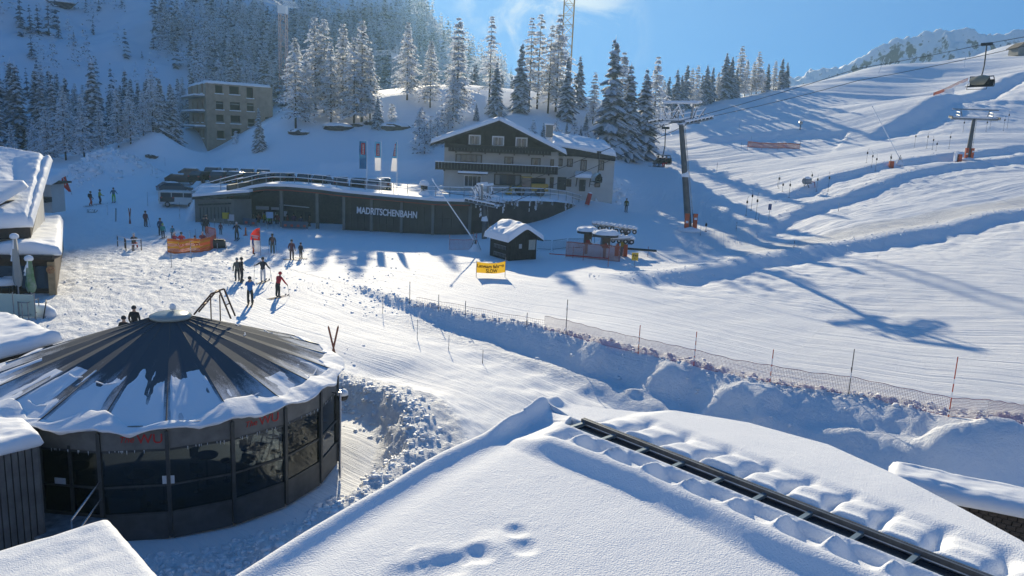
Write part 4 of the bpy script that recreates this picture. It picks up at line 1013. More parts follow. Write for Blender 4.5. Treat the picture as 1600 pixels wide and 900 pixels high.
    for i, (px, py, w, h, m) in enumerate([(410, 325, 20, 5, white), (430, 326, 12, 4, white), (412, 338, 4, 12, white), (418, 338, 5, 13, white), (432, 338, 4, 12, white), (445, 334, 7, 8, white), (440, 343, 5, 9, GLS), (455, 336, 9, 14, GLS), (468, 336, 10, 14, GLS), (481, 338, 9, 14, GLS)]):
        c_, s_ = wbox(px, py, w, h, 95.5+.02*i); mb = MB(); mb.box((c_[0]-b[0], c_[1]-b[1], c_[2]-b[2]), (s_[0], .15, s_[2])); mb.build('ticket_window' if m is GLS else 'hall_panel', m, root)
    c_, s_ = wbox(460, 322, 46, 1.2, 92); mb = MB(); mb.box((c_[0]-b[0], c_[1]-b[1], c_[2]-b[2]), (s_[0], .2, s_[2]), 0, 0, Matrix.Rotation(R(3.2), 3, 'Y')); mb.build('lamp_strip', white, root)
    # lettering
    cu = bpy.data.curves.new('lettering', 'FONT'); cu.body = 'MADRITSCHENBAHN'; cu.size = 1.0; cu.extrude = .05; cu.offset = .022
    to = bpy.data.objects.new('lettering', cu); COL.objects.link(to); dg = bpy.context.evaluated_depsgraph_get(); me = bpy.data.meshes.new_from_object(to.evaluated_get(dg)); bpy.data.objects.remove(to)
    me.materials.clear(); me.materials.append(lettm); xs = [v.co.x for v in me.vertices]; ys = [v.co.y for v in me.vertices]
    p0 = atY(557.5, 333, facY(557)-.25); p1 = atY(651.5, 341, facY(651)-.25); wd = math.hypot(p1[0]-p0[0], p1[1]-p0[1]); sc = wd/(max(xs)-min(xs)); hh = .80/(max(ys)-min(ys))
    for v in me.vertices: v.co.x = (v.co.x-min(xs))*sc; v.co.y = v.co.y*hh
    o = bpy.data.objects.new('lettering', me); COL.objects.link(o); o.parent = root
    o.matrix_local = Matrix.Translation(Vector(p0)-Vector(b)) @ Matrix.Rotation(math.atan2(p1[1]-p0[1], p1[0]-p0[0]), 4, 'Z') @ Matrix.Rotation(math.atan2(p1[2]-p0[2], wd), 4, 'Y').inverted() @ Matrix.Rotation(math.pi/2, 4, 'X')
    # retaining wall that curves away on the right
    rw = thing('retaining_wall', 'dark brown retaining wall with icicles curving away below the lodge', 'wall', (X0, 90, .4))
    rm = mat('retaining_wall_dark', (.055, .042, .038), .8, var=.35, vscale=.8, bump=.3, bscale=3)
    wp = [(px, py, Y_) for px, py, Y_ in WALLT]
    fine = []
    for (p, q_) in zip(wp[:-1], wp[1:]):
        for k in range(4): fine.append(tuple(p[i]+(q_[i]-p[i])*k/4 for i in range(3)))
    fine.append(wp[-1])
    pts = [atY(*p) for p in fine]
    for (p, q_) in zip(pts[:-1], pts[1:]):
        mb = MB(); ang = math.atan2(q_[1]-p[1], q_[0]-p[0]); l = math.hypot(q_[0]-p[0], q_[1]-p[1]); h = (p[2]+q_[2])/2-b[2]-.45
        nx, ny = -math.sin(ang), math.cos(ang)
        vs = []
        for e in (p, q_):
            for yy in (0, .5): vs += [(e[0]-b[0]+nx*yy, e[1]-b[1]+ny*yy, -1.5), (e[0]-b[0]+nx*yy, e[1]-b[1]+ny*yy, e[2]-b[2]-.42)]
        mb.add(vs, [(0, 4, 5, 1), (2, 3, 7, 6), (0, 1, 3, 2), (4, 6, 7, 5), (1, 5, 7, 3), (0, 2, 6, 4)]); mb.build('wall_panel', rm, rw)
    P_ = np.array(pts); n_ = len(pts); Z = np.linspace(0, 1, 10)
    A_, S_ = np.meshgrid(np.arange(n_), Z, indexing='ij')
    dirx = np.gradient(P_[:, 0]); diry = np.gradient(P_[:, 1]); l = np.hypot(dirx, diry); nx = -diry/l; ny = dirx/l
    XX = P_[:, 0][:, None]+nx[:, None]*(S_*2.6-.18)-b[0]; YY = P_[:, 1][:, None]+ny[:, None]*(S_*2.6-.18)-b[1]; ZZ = P_[:, 2][:, None]-b[2]-.45+.45*np.sin(np.clip(S_*2.2, 0, 1)*np.pi/2)+.06*fbm(XX, YY, 2)
    grid_obj('snow_cap', XX, YY, ZZ, M_SNOW, rw)
    rnd = random.Random(4)
    for i in range(30):
        k = rnd.random()*(n_-2); j = int(k); f_ = k-j; p = P_[j]*(1-f_)+P_[j+1]*f_; ln = .2+1.6*rnd.random()**2
        mb = MB(); z0 = p[2]-b[2]-.4; xx, yy = p[0]-b[0]-nx[j]*.03, p[1]-b[1]-ny[j]*.03
        for _ in range(5):
            mb.box((xx+rnd.uniform(-.1, .1), yy-.02, z0-ln*rnd.random()), (.08+.1*rnd.random(), .06, .18+.3*rnd.random()))
        mb.build('ice_patch', M_SNOW, rw)['kind'] = 'stuff'
    # roof railings
    rl = thing('roof_railing', 'long snow covered tube railing along the edge of the station roof', 'railing', (X0, 90, .4))
    line = [(np.array(top(px, -1))+[0, 1.2, 0]) for px in np.linspace(366, 735, 34)] + [np.array(p)+[nx[0]*0, .7, 0] for p in pts[2:]]
    left = [atY(px, py, Y_) for px, py, Y_ in [(300, 312, 88.5), (318, 301, 89.5), (345, 293, 90.5), (380, 284, 91.5)]]
    for seq, hs in ((line, 1.05), (left, 1.0)):
        for i, (p, q_) in enumerate(zip(seq[:-1], seq[1:])):
            for h in (.55, hs):
                mb = MB(); mb.tube(np.array(p)-b+[0, 0, h], np.array(q_)-b+[0, 0, h], .045, n=5); mb.build('rail', M_SNOW, rl)
            if i % 2 == 0: mb = MB(); mb.tube(np.array(p)-b+[0, 0, -.3], np.array(p)-b+[0, 0, hs], .04, n=5); mb.build('upright', GALV, rl)
build_station()
# ---------------------------------------------------------------- unfinished block building on the hill
def build_block():
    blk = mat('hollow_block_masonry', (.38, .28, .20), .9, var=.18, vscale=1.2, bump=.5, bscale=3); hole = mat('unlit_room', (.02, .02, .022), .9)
    cz = lambda px, py, Y: atY(px, py, Y)
    C0 = cz(321, 129, 150); z1 = C0[2]; zb = cz(325, 245, 150)[2]; 
    # front face goes to the right and slightly away; left face goes back
    C1 = cz(424, 137.5, 158); C2 = cz(294, 132, 170)
    fr = np.array([C1[0]-C0[0], C1[1]-C0[1]]); lf = np.array([C2[0]-C0[0], C2[1]-C0[1]])
    root = thing('unfinished_building', 'unfinished four storey block masonry building with empty window openings', 'building', (C0[0], C0[1], zb))
    Lf = np.hypot(*fr); Ll = np.hypot(*lf); H = z1-zb
    fu = fr/Lf; lu = lf/Ll; fn = np.array([fu[1], -fu[0]]); ln = np.array([-lu[1], lu[0]])
    if fn[1] > 0: fn = -fn
    if ln[1] > 0 and ln[0] > 0: ln = -ln
    P = [np.zeros(2), fr, fr+lf, lf]
    # walls are built from piers and lintels, so every opening is a hole
    def facade(o2, u2, n2, Lw, holes):
        xs = sorted(set([0, Lw]+[v for h in holes for v in (h[0], h[1])])); zs = sorted(set([0, H]+[v for h in holes for v in (h[2], h[3])]))
        mb = MB(); T = .4
        for i in range(len(xs)-1):
            for j in range(len(zs)-1):
                cx, cz_ = (xs[i]+xs[i+1])/2, (zs[j]+zs[j+1])/2
                if any(h[0] < cx < h[1] and h[2] < cz_ < h[3] for h in holes): continue
                c = o2+u2*cx-n2*T/2; mb.box((c[0], c[1], cz_), (xs[i+1]-xs[i], T, zs[j+1]-zs[j]), math.atan2(u2[1], u2[0]))
        mb.build('wall', blk, root)
        for h in holes:
            w = h[1]-h[0]; c = o2+u2*((h[0]+h[1])/2)+n2*.05
            m = MB(); m.box((c[0], c[1], h[2]-.08), (w+.3, .35, .16), math.atan2(u2[1], u2[0])); m.build('sill', M_SNOW, root)
            m = MB(); m.box((c[0], c[1], h[3]+.14), (w+.5, .18, .24), math.atan2(u2[1], u2[0])); m.build('lintel', blk, root)
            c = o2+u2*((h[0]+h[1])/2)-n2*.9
            m = MB(); m.box((c[0], c[1], (h[2]+h[3])/2), (w+1.2, .1, h[3]-h[2]+.8), math.atan2(u2[1], u2[0])); m.build('room_dark_sheet', hole, root)  # near-black sheet behind each opening: the room's darkness is put into its colour
    def hz(py, px, Y=152): return cz(px, py, Y)[2]-zb
    hs = []
    sx = lambda px: (cz(px, 150, 150+8*(px-321)/103.)[0]-C0[0])/fu[0]
    for (a, c, t, bo) in [(337, 348.5, 134, 147), (359, 374.5, 135.5, 148.5), (386, 396, 137, 151), (337.5, 349, 158, 170), (359.5, 375, 158, 172), (386, 396.5, 160.5, 173), (337.5, 349, 179, 193.5), (360, 375, 180.5, 194.5), (387, 397.5, 184, 197), (338, 349.5, 203, 216), (361, 375, 203, 215), (414, 423, 184, 194)]:
        hs.append((sx(a), sx(c), hz(bo, (a+c)/2), hz(t, (a+c)/2)))
    # unify rows so the pieces line up
    hs = [(a, c, round(lo*2)/2, round(hi*2)/2) for a, c, lo, hi in hs]
    facade(np.zeros(2), fu, fn, Lf, hs)
    hl = []
    for row in ((134, 146), (157, 169), (179, 192), (203, 214)):
        for k in (.18, .45, .75): hl.append((Ll*k-.7, Ll*k+.9, round(hz(row[1], 310)*2)/2, round(hz(row[0], 310)*2)/2))
    facade(np.zeros(2), lu, ln, Ll, hl)
    c = (P[1]+P[2])/2; mb = MB(); mb.box((c[0], c[1], H/2), (Ll, .4, H), math.atan2(lu[1], lu[0])); mb.build('wall', blk, root)
    c = (P[2]+P[3])/2; mb = MB(); mb.box((c[0], c[1], H/2), (Lf, .4, H), math.atan2(fu[1], fu[0])); mb.build('wall', blk, root)
    for k in range(1, 5):
        mb = MB(); vs = [(p[0]*.985+.1, p[1]*.985+.3, H*k/4.0-.1*(k < 4)+dz) for dz in (-.25, 0) for p in P]; mb.add(vs, [(3, 2, 1, 0), (4, 5, 6, 7), (0, 1, 5, 4), (1, 2, 6, 5), (2, 3, 7, 6), (3, 0, 4, 7)]); mb.build('floor_slab', CONC, root)
    q = [(p[0]+C0[0], p[1]+C0[1], z1) for p in P]
    snow_slab('roof_snow', q, .5, root, over=.05, seed=5, loc=(C0[0], C0[1], zb))
    for k, row in enumerate((150, 174, 198)):
        c = lu*Ll*.45+ln*1.0; mb = MB(); mb.box((c[0], c[1], hz(row, 300)), (Ll*.8, 2.0, .25), math.atan2(lu[1], lu[0])); s_ = mb.build('balcony_slab', CONC, root)
        mb = MB(); mb.box((c[0], c[1], hz(row, 300)+.28), (Ll*.8, 1.9, .3), math.atan2(lu[1], lu[0])); mb.build('balcony_snow', M_SNOW, s_)
build_block()
# ---------------------------------------------------------------- chalet on the left
def build_chalet():
    A = lambda px, py, Y: np.array(atY(px, py, Y))
    e0 = A(47, 350, 52); e1 = A(73, 252, 63); e2 = A(-120, 222, 68); e3 = A(-110, 356, 47)
    b = np.array([e0[0]-3, 52, .4])
    root = thing('chalet', 'cream and dark timber chalet under deep rounded snow on the left', 'chalet', tuple(b))
    snow_slab('roof_snow', [e0, e1, e2, e3], .70, root, n=(90, 180), over=.25, bump=.05, seed=2, lip=.55, loc=b, mat_=snow_mat('chalet_snow', fine=18, fs=.3, fd=.02, mid=3, mds=.3, md=.08), extra=lambda U, V: -.28*np.exp(-((V-.055)/.018)**2) - .30*np.exp(-(((U-.55)/.2)**2+((V-.22)/.08)**2)))
    mb = MB(); up = np.array([0, 0, -.05]); th = np.array([0, 0, -.95]); c = [e0, e1, e2, e3]
    mb.add([tuple(p+up-b) for p in c]+[tuple(p+th-b) for p in c], [(0, 1, 2, 3), (7, 6, 5, 4), (0, 4, 5, 1), (1, 5, 6, 2), (2, 6, 7, 3), (3, 7, 4, 0)]); mb.build('roof', TIMB, root)
    # upper walls, set in under the roof
    ctr = (e0+e1+e2+e3)/4; w = [p+(ctr-p)*f for p, f in ((e0, .06), (e1, .10), (e2, .1), (e3, .06))]
    mb = MB(); vs = [(p[0]-b[0], p[1]-b[1], -1.5) for p in w]+[(p[0]-b[0], p[1]-b[1], p[2]-b[2]-.4) for p in w]
    mb.add(vs, [(0, 1, 5, 4), (1, 2, 6, 5), (2, 3, 7, 6), (3, 0, 4, 7), (4, 5, 6, 7)]); mb.build('upper_wall', CREAM, root)
    # dormer stub on the far left of the roof
    d0 = A(6, 322, 52.5)
    mb = MB(); mb.box(tuple(d0-b+[-2, .2, -.3]), (4.4, 2.2, 1.3)); dm = mb.build('dormer', TIMB, root)
    snow_slab('dormer_snow', [d0+[-5, -1.2, .4], d0+[.6, -1.2, .4], d0+[.4, 2, 1.2], d0+[-5, 2, 1.2]], .5, root, n=(24, 20), over=.1, loc=b, lip=.35)
    # ground floor extension with flat snow roof
    f0 = A(93, 396, 50.0); z1 = f0[2]; f1 = A(97, 343, 0.1+50.0*1.0); bk = atZ(96, 345, z1); f1 = np.array(bk)
    g = [f0, f1, f1+[-12, -3, 0], np.array([f0[0]-12, f0[1]-2.5, z1])]
    mb = MB(); vs = [(p[0]-b[0]+.25*s, p[1]-b[1]+.45, zz) for zz in (-1.2, z1-b[2]-.35) for p, s in zip(g, (-2.6, -1, 1, 1))]
    mb.add(vs, [(0, 1, 5, 4), (1, 2, 6, 5), (2, 3, 7, 6), (3, 0, 4, 7), (4, 5, 6, 7)]); mb.build('ground_floor_wall', TIMB2, root)
    snow_slab('terrace_snow', g, .48, root, n=(80, 60), over=.15, bump=.12, seed=6, lip=.4, loc=b, extra=lambda U, V: .25*np.exp(-((U-.08)/.1)**2)*np.sin(V*9)**2)
    fd = (g[3]-g[0]); fd = fd/np.linalg.norm(fd); ang = math.atan2(-fd[1], -fd[0]); zf = z1-b[2]
    def fp(s, off, z): # along facade from the right corner
        p = g[0]+fd*s; return (p[0]-b[0]-fd[1]*0+off*math.sin(ang), p[1]-b[1]-off*math.cos(ang)+.45, z)
    mb = MB(); mb.box(fp(6.2, .15, zf-.25), (11.6, 1.3, .25), ang); mb.build('eave_beam', TIMB, root)
    lt = mat('light_timber', (.38, .27, .15), .7, var=.25, vscale=3)
    for s in (.75, 2.85, 4.95, 7.2): mb = MB(); mb.box(fp(s, .12, .95), (.42 if s < 1 else .22, .22, 2.6), ang); mb.build('pillar', lt if s < 1 else TIMB, root)
    for s in (1.8, 3.9, 6.0):
        mb = MB(); mb.box(fp(s, .06, 1.2), (1.6, .05, 1.5), ang); w_ = mb.build('window', GLS, root)
        mb = MB(); mb.box(fp(s, .10, .36), (1.9, .1, .14), ang); mb.build('sill', TIMB, w_)
        mb = MB(); mb.box(fp(s, .10, 1.2), (.06, .06, 1.5), ang); mb.build('mullion', TIMB, w_)
    mb = MB(); c_ = fp(.75, .28, 1.75); mb.lathe((0, 0, 0), [(.26, 0), (.26, .05)], 18); sg = mb.build('round_sign', mat('round_sign_red', (.25, .04, .03), .5, col2=(.45, .3, .12), vscale=9), None, loc=(c_[0]+b[0], c_[1]+b[1], c_[2]+b[2])); sg.rotation_euler = (math.pi/2, 0, ang); tag(sg, 'small round red sign on the timber pillar of the chalet', 'sign')
    # annexe wall between the roofs
    mb = MB(); c_ = A(62, 330, 60); mb.box(tuple(c_-b+[-.9, -.6, -1.9]), (2.2, 1.6, 2.6), .45); mb.build('stair_wall', CREAM, root)
    # little house behind
    h0 = A(70, 322, 84); hb = np.array([h0[0]-.2, 84, 2.0])
    h = thing('small_house', 'small cream house with a dark balcony behind the left chalet', 'house', tuple(hb))
    mb = MB(); mb.box((-1, 1.75, 1.3), (3.4, 2.5, 3.2)); mb.build('wall', CREAM, h)
    mb = MB(); mb.box((-1, -.1, 1.2), (3.6, 1.0, .55)); mb.build('balcony', TIMB, h)
    mb = MB(); mb.box((-1, .45, 2.2), (.9, .1, .8)); mb.build('window', GLS, h)
    mb = MB(); mb.box((-1, 1.9, 2.95), (4.4, 3.6, .2)); mb.build('roof', TIMB2, h)
    q = [(hb[0]-3.4, 83.6, hb[2]+3.0), (hb[0]+1.3, 83.6, hb[2]+3.0), (hb[0]+1.0, 87.4, hb[2]+3.9), (hb[0]-3.4, 87.4, hb[2]+3.9)]
    snow_slab('roof_snow', q, .6, h, over=.15, seed=1, loc=hb, lip=.4)
build_chalet()
# ---------------------------------------------------------------- low roofs around the pavilion
def low_roofs():
    A = lambda px, py, Y: np.array(atY(px, py, Y))
    # snow roof behind and left of the pavilion
    c = [A(92, 532, 30.0), A(15, 500, 35.5), A(-160, 510, 36.0), A(-200, 610, 27.0)]
    b = np.array([c[0][0]-4, 30, 0]); t = thing('storehouse', 'low building with a smooth snow roof left behind the pavilion', 'building', tuple(b))
    snow_slab('roof_snow', c, .45, t, n=(60, 60), over=.15, bump=.1, seed=9, lip=.5, loc=b)
    ct = sum(c)/4; w = [p+(ct-p)*.06 for p in c]; mb = MB(); mb.add([(p[0]-b[0], p[1]-b[1], -1) for p in w]+[(p[0]-b[0], p[1]-b[1], p[2]-.02) for p in w], [(0, 1, 5, 4), (1, 2, 6, 5), (2, 3, 7, 6), (3, 0, 4, 7), (4, 5, 6, 7)]); mb.build('wall', TIMB, t)
    # clad passage joined to the pavilion door side
    c = [A(62, 692, 20.3), A(40, 668, 21.8), A(-190, 660, 22.5), A(-160, 745, 17.5)]
    b = np.array([c[0][0]-2, 20, -.6]); t = thing('entrance_porch', 'small grey clad entrance building with snowy roof beside the pavilion', 'building', tuple(b))
    snow_slab('roof_snow', c, .36, t, n=(50, 40), over=.1, bump=.12, seed=12, lip=.3, loc=b)
    ct = sum(c)/4; w = [p+(ct-p)*.04 for p in c]; mb = MB(); mb.add([(p[0]-b[0], p[1]-b[1], -.6) for p in w]+[(p[0]-b[0], p[1]-b[1], p[2]-b[2]-.02) for p in w], [(0, 1, 5, 4), (1, 2, 6, 5), (2, 3, 7, 6), (3, 0, 4, 7), (4, 5, 6, 7)]); mb.build('wall', mat('grey_cladding', (.10, .10, .10), .6, .2, var=.2), t)
    cl = mat('grey_cladding_board', (.12, .12, .118), .6, .2, var=.3, vscale=2)
    p0, p1 = w[0], w[3]; d = (p1-p0); l = np.hypot(d[0], d[1]); ang = math.atan2(d[1], d[0]); n = int(l/.17)
    for i in range(n):
        f_ = (i+.5)/n; p = p0+d*f_; off = np.array([-math.sin(ang), math.cos(ang)]);
        if off[1] > 0: off = -off
        h = p[2]-b[2]-.05; m = MB(); m.box((p[0]-b[0]+off[0]*.03, p[1]-b[1]+off[1]*.03, h/2-.2), (.14, .05, h+.3), ang); m.build('board', cl, t)
    p0, p1 = w[0], w[1]; d = (p1-p0); l = np.hypot(d[0], d[1]); ang = math.atan2(d[1], d[0]); n = max(2, int(l/.17))
    for i in range(n):
        p = p0+d*((i+.5)/n); h = p[2]-b[2]-.05; m = MB(); m.box((p[0]-b[0]+.04, p[1]-b[1], h/2-.2), (.14, .05, h+.3), ang); m.build('board', cl, t)
    # bottom left corner roof, close to the camera
    c = [A(170, 832, 12.6), A(250, 925, 10.6), A(60, 1400, 5.5), A(-260, 960, 11.0)]
    b = np.array([c[0][0], 12, 0]); t = thing('near_snow_roof', 'smooth snow covered roof corner at the bottom left below the pavilion', 'roof', tuple(b))
    snow_slab('snow_cover', c, .34, t, n=(90, 90), over=.08, bump=.06, seed=15, lip=.30, loc=b, mat_=M_SNOWR)
    ct = sum(c)/4; w = [p+(ct-p)*.05 for p in c]; mb = MB(); mb.add([(p[0]-b[0], p[1]-b[1], -1) for p in w]+[(p[0]-b[0], p[1]-b[1], p[2]-.02) for p in w], [(0, 1, 5, 4), (1, 2, 6, 5), (2, 3, 7, 6), (3, 0, 4, 7), (4, 5, 6, 7)]); mb.build('wall', TIMB, t)
    # shingled wall at the right edge
    p0 = A(1396, 772, 19.5); p1 = A(1760, 818, 17.2); p0[2] = p1[2] = (p0[2]+p1[2])/2; 
    d = p1-p0; l = np.hypot(d[0], d[1]); ang = math.atan2(d[1], d[0]); nn = np.array([-math.sin(ang), math.cos(ang), 0])
    t = thing('shingled_building', 'dark shingle clad building with a rounded snow edge at the right', 'building', tuple(p0)); b = p0
    snow_slab('roof_snow', [p0-nn*.05, p1-nn*.05, p1+nn*1.0, p0+nn*1.0], .30, t, n=(60, 40), over=.2, bump=.08, seed=18, lip=.35, loc=b)
    mb = MB(); c_ = (p0+p1)/2+nn*.6-b; mb.box((c_[0], c_[1], -2.6), (l, 1.0, 5.2), ang); mb.build('wall', mat('wall_backing', (.02, .018, .016), .9), t)
    shg = mat('grey_brown_shingle', (.075, .058, .045), .85, var=.45, vscale=6, bump=.3, bscale=30); rnd = random.Random(3); cnt = 0; rest = MB()
    sh = MB(); sh.box((0, 0, 0), (.20, .03, .15), 0, 0, Matrix.Rotation(R(9), 3, 'X')); proto = sh.build('shingle', shg, t); proto.rotation_euler = (0, 0, ang); me = proto.data; first = True
    for row in range(26):
        for i in range(int(l/.21)):
            s_ = (i+.5+(row % 2)*.5)*.21; z = -.12-row*.13; 
            if s_ > l: continue
            p = d/l*s_*1.0-nn*(-.08+.022+rnd.random()*.012)
            if s_ < 3.2 and row < 20 and cnt < 298:
                o = proto if first else proto.copy()
                if not first: COL.objects.link(o); o.parent = t
                first = False; cnt += 1
                o.location = (p[0], p[1], z+rnd.uniform(-.01, .01)); o.scale = (rnd.uniform(.85, 1.0), 1, 1)
            else: rest.box((p[0], p[1], z), (.195*rnd.uniform(.85, 1), .03, .15), ang)
    rest.build('shingles', shg, t)['kind'] = 'stuff'
low_roofs()
# ---------------------------------------------------------------- ticket hut on the piste
def build_hut():
    g = gnd(801, 402); ang = R(32)
    t = thing('ticket_hut', 'small black timber hut with a thick lopsided snow roof by the piste', 'hut', tuple(g), ang)
    w, d, h, r = 3.0, 3.6, 2.15, 3.1
    blk = mat('black_stained_timber', (.022, .018, .018), .8, var=.4, vscale=3)
    mb = MB(); mb.prism([(-w/2, -.5), (w/2, -.5), (w/2, h), (0, r), (-w/2, h)], -d/2, d/2); mb.build('wall', blk, t)
    for i in range(15): m = MB(); x = -w/2+w*(i+.5)/15; m.box((x, -d/2-.02, (h+(r-h)*(1-abs(x)/(w/2)))/2-.1), (w/15-.03, .04, h+(r-h)*(1-abs(x)/(w/2))-.15)); m.build('board', blk, t)
    for i in range(14): m = MB(); m.box((-w/2-.02, -d/2+d*(i+.5)/14, h/2-.1), (.04, d/14-.03, h)); m.build('board', blk, t)
    for s in (-1, 1):
        mb = MB(); mb.prism([(0, r+.04), (s*(w/2+.45), h-.23), (s*(w/2+.45), h-.35), (0, r-.08)], -d/2-.5, d/2+.4); mb.build('roof', blk, t)
    ca, sa = math.cos(ang), math.sin(ang); W_ = lambda x, y, z: (g.x+ca*x-sa*y, g.y+sa*x+ca*y, g.z+z)
    # snow: local grid over both slopes
    u = np.linspace(-w/2-.55, w/2+.55, 44); v = np.linspace(-d/2-.6, d/2+.5, 44); U, V = np.meshgrid(u, v, indexing='ij')
    base = r+.04-(r-h+.27)*np.sqrt((U/(w/2+.45))**2+.01); e = np.minimum(w/2+.55-np.abs(U), np.minimum(V+d/2+.6, d/2+.5-V)); q = np.clip(1-e/.3, 0, 1)
    Z = base + .52*np.sqrt(np.clip(1-q*q, 0, 1))*(1+.25*fbm(U*1.2, V*1.2, 3)) + .12*np.exp(-(((U-.1)/.5)**2+((V-.1)/.6)**2))
    Z = np.where(q > .99, base-.03, Z)
    grid_obj('roof_snow', U, V, Z, M_SNOW, t)
    mb = MB(); mb.box((-.35, -d/2-.07, 1.35), (.3, .05, .42)); win = mb.build('window', mat('grey_notice', (.4, .42, .44), .6), t)
    mb = MB(); mb.box((.95, -d/2-.07, 1.45), (.75, .05, .95)); mb.build('notice_board', mat('map_paper', (.42, .42, .36), .6, col2=(.25, .30, .30), vscale=6), t)
    rk = mat('rack_metal', (.25, .26, .28), .5, .5)
    for k in range(2):
        mb = MB(); mb.box((-w/2-.16, -.3, .55+k*.75), (.03, 2.2, .05)); mb.build('rack_bar', rk, t)
        for i in range(9): mb = MB(); mb.box((-w/2-.16, -1.3+i*.26, .38+k*.75), (.04, .05, .38)); mb.build('rack_peg', rk, t)
build_hut()
# ---------------------------------------------------------------- trees
NEEDLE = mat('spruce_needles', (.045, .060, .060), .85, trans=.25, col2=(.50, .53, .58), vscale=2.2)
BARK = mat('bark', (.06, .045, .035), .9)
TSNOW = mat('branch_snow', (.86, .88, .92), .7, trans=.42)
FROST = mat('frosted_twigs', (.90, .92, .95), .75, trans=.5)
FROSTD = mat('bare_twigs', (.20, .17, .15), .9, trans=.15)
def crown_spruce(seed, h=16.0, rad=2.7, rows=24, per=8, snow=.8, base=.06):
    rnd = random.Random(seed); mb = MB()
    for i in range(rows):
        f = (i+rnd.random()*.7)/rows; z = h*(base+(1-base)*f)
        L0 = rad*(1-f)**.85*(.82+.35*rnd.random())+.22
        for j in range(max(4, int(per*(1-f*.55)))):
            a = rnd.random()*6.283; l = L0*rnd.uniform(.62, 1.12); ca, sa = math.cos(a), math.sin(a)
            zz = z+rnd.uniform(-.25, .25); up = .15*(f-.3); w0 = .34+.16*l
            pts = []
            for k in range(4):
                s = k/3; pts.append(Vector((ca*l*s, sa*l*s, zz+l*(up*s-.42*s*s))))
            side = Vector((-sa, ca, 0)); sn = rnd.random() < snow
            for k in range(3):
                p, q = pts[k], pts[k+1]; w1 = w0*(1.0, 1.05, .8, .12)[k]; w2 = w0*(1.0, 1.05, .8, .12)[k+1]
                d1 = Vector((0, 0, -.5*w1-.10)); d2 = Vector((0, 0, -.5*w2-.10)); j1 = rnd.uniform(.8, 1.35); j2 = rnd.uniform(.8, 1.35)
                mb.add([p, q, q+side*w2*j1+d2*rnd.uniform(.8, 1.6), p+side*w1*j1+d1*rnd.uniform(.8, 1.7), q-side*w2*j2+d2*rnd.uniform(.8, 1.6), p-side*w1*j2+d1*rnd.uniform(.8, 1.7)], [(0, 1, 2, 3), (1, 0, 5, 4)], 0)
                if sn and (k > 0 or rnd.random() < .5) and rnd.random() < .92:
                    u = Vector((0, 0, .10)); s1 = w1*.98*rnd.uniform(.7, 1.25); s2 = w2*1.0*rnd.uniform(.7, 1.25)
                    mb.add([p+u, q+u*.8, q+side*s2+Vector((0, 0, -.28*s2-.02)), p+side*s1+Vector((0, 0, -.28*s1-.02)), q-side*s2+Vector((0, 0, -.28*s2-.02)), p-side*s1+Vector((0, 0, -.28*s1-.02))], [(0, 1, 2, 3), (1, 0, 5, 4)], 1)
            if sn:
                p = pts[3]; r = .16+.07*rnd.random()
                vs = [p+Vector((r*math.cos(t), r*math.sin(t), -.06)) for t in (0, 1.57, 3.14, 4.71)]+[p+Vector((0, 0, .12))]
                mb.add(vs, [(0, 1, 4), (1, 2, 4), (2, 3, 4), (3, 0, 4)], 1)
    mb.add([(0, 0, h+.5), (.1, 0, h-.5), (-.05, .1, h-.5), (-.05, -.1, h-.5)], [(0, 1, 2), (0, 2, 3), (0, 3, 1)], 1)
    return mb
def crown_larch(seed, h=16.0, rad=2.9, rows=26, per=6, base=.15, twigs=9, thin=1.0):
    rnd = random.Random(seed); mb = MB()
    for i in range(rows):
        f = (i+rnd.random())/rows; z = h*(base+(1-base)*f)
        L0 = rad*(1-f)**.8*(.7+.5*rnd.random())+.15
        for j in range(max(3, int(per*(1-f*.4)))):
            a = rnd.random()*6.283; l = L0*rnd.uniform(.5, 1.15); ca, sa = math.cos(a), math.sin(a); up = rnd.uniform(-.05, .30)
            side = Vector((-sa, ca, 0)); pts = [Vector((ca*l*s, sa*l*s, z+l*(up*s-.30*s*s))) for s in (0, .33, .66, 1)]
            for k in range(3):
                p, q = pts[k], pts[k+1]; w = .085*(1-k*.22)*thin; u = Vector((0, 0, w*1.2))
                mb.add([p-side*w, q-side*w*.7, q+u, p+u], [(0, 1, 2, 3)], 0 if rnd.random() < .85 else 1); mb.add([p+side*w, q+side*w*.7, q+u, p+u], [(1, 0, 3, 2)], 0)
            for t in range(twigs):
                s = .15+.85*(t+rnd.random())/twigs; k = min(2, int(s*3)); p = pts[k].lerp(pts[k+1], s*3-k)
                sg = 1 if t % 2 else -1; tl = (.34+.36*(1-s)*l*.5)*rnd.uniform(.7, 1.4)
                d = (side*sg*rnd.uniform(.5, 1.1)+Vector((ca, sa, 0))*rnd.uniform(.2, .9)+Vector((0, 0, rnd.uniform(-.75, .15)))).normalized()*tl
                n = d.cross(Vector((0, 0, 1))); n = n.normalized() if n.length > 1e-4 else side
                wv = Vector((0, 0, .10*thin))+n*.09*thin
                mb.add([p-wv, p+wv, p+d+wv*.3, p+d*1.02-wv*.3], [(0, 1, 2, 3)], 1 if rnd.random() < .22 else 0)
                if rnd.random() < .7:
                    p2 = p+d*.55; d2 = (d*.5+Vector((0, 0, -.22*rnd.random()))+side*sg*-.12)
                    mb.add([p2-wv*.8, p2+wv*.8, p2+d2], [(0, 1, 2)], 0)
    return mb
def trunk_mb(h, r, seed, bare=0.0):
    rnd = random.Random(seed); mb = MB(); n = 6; pr = Vector((0, 0, -.6))
    for i in range(n):
        q = Vector((rnd.uniform(-.05, .05)*i*.5, rnd.uniform(-.05, .05)*i*.5, h*(i+1)/n)); mb.tube(pr, q, r*(1-i/n)+.015, r*(1-(i+1)/n)+.015, n=7, cap=False); pr = q
    return mb
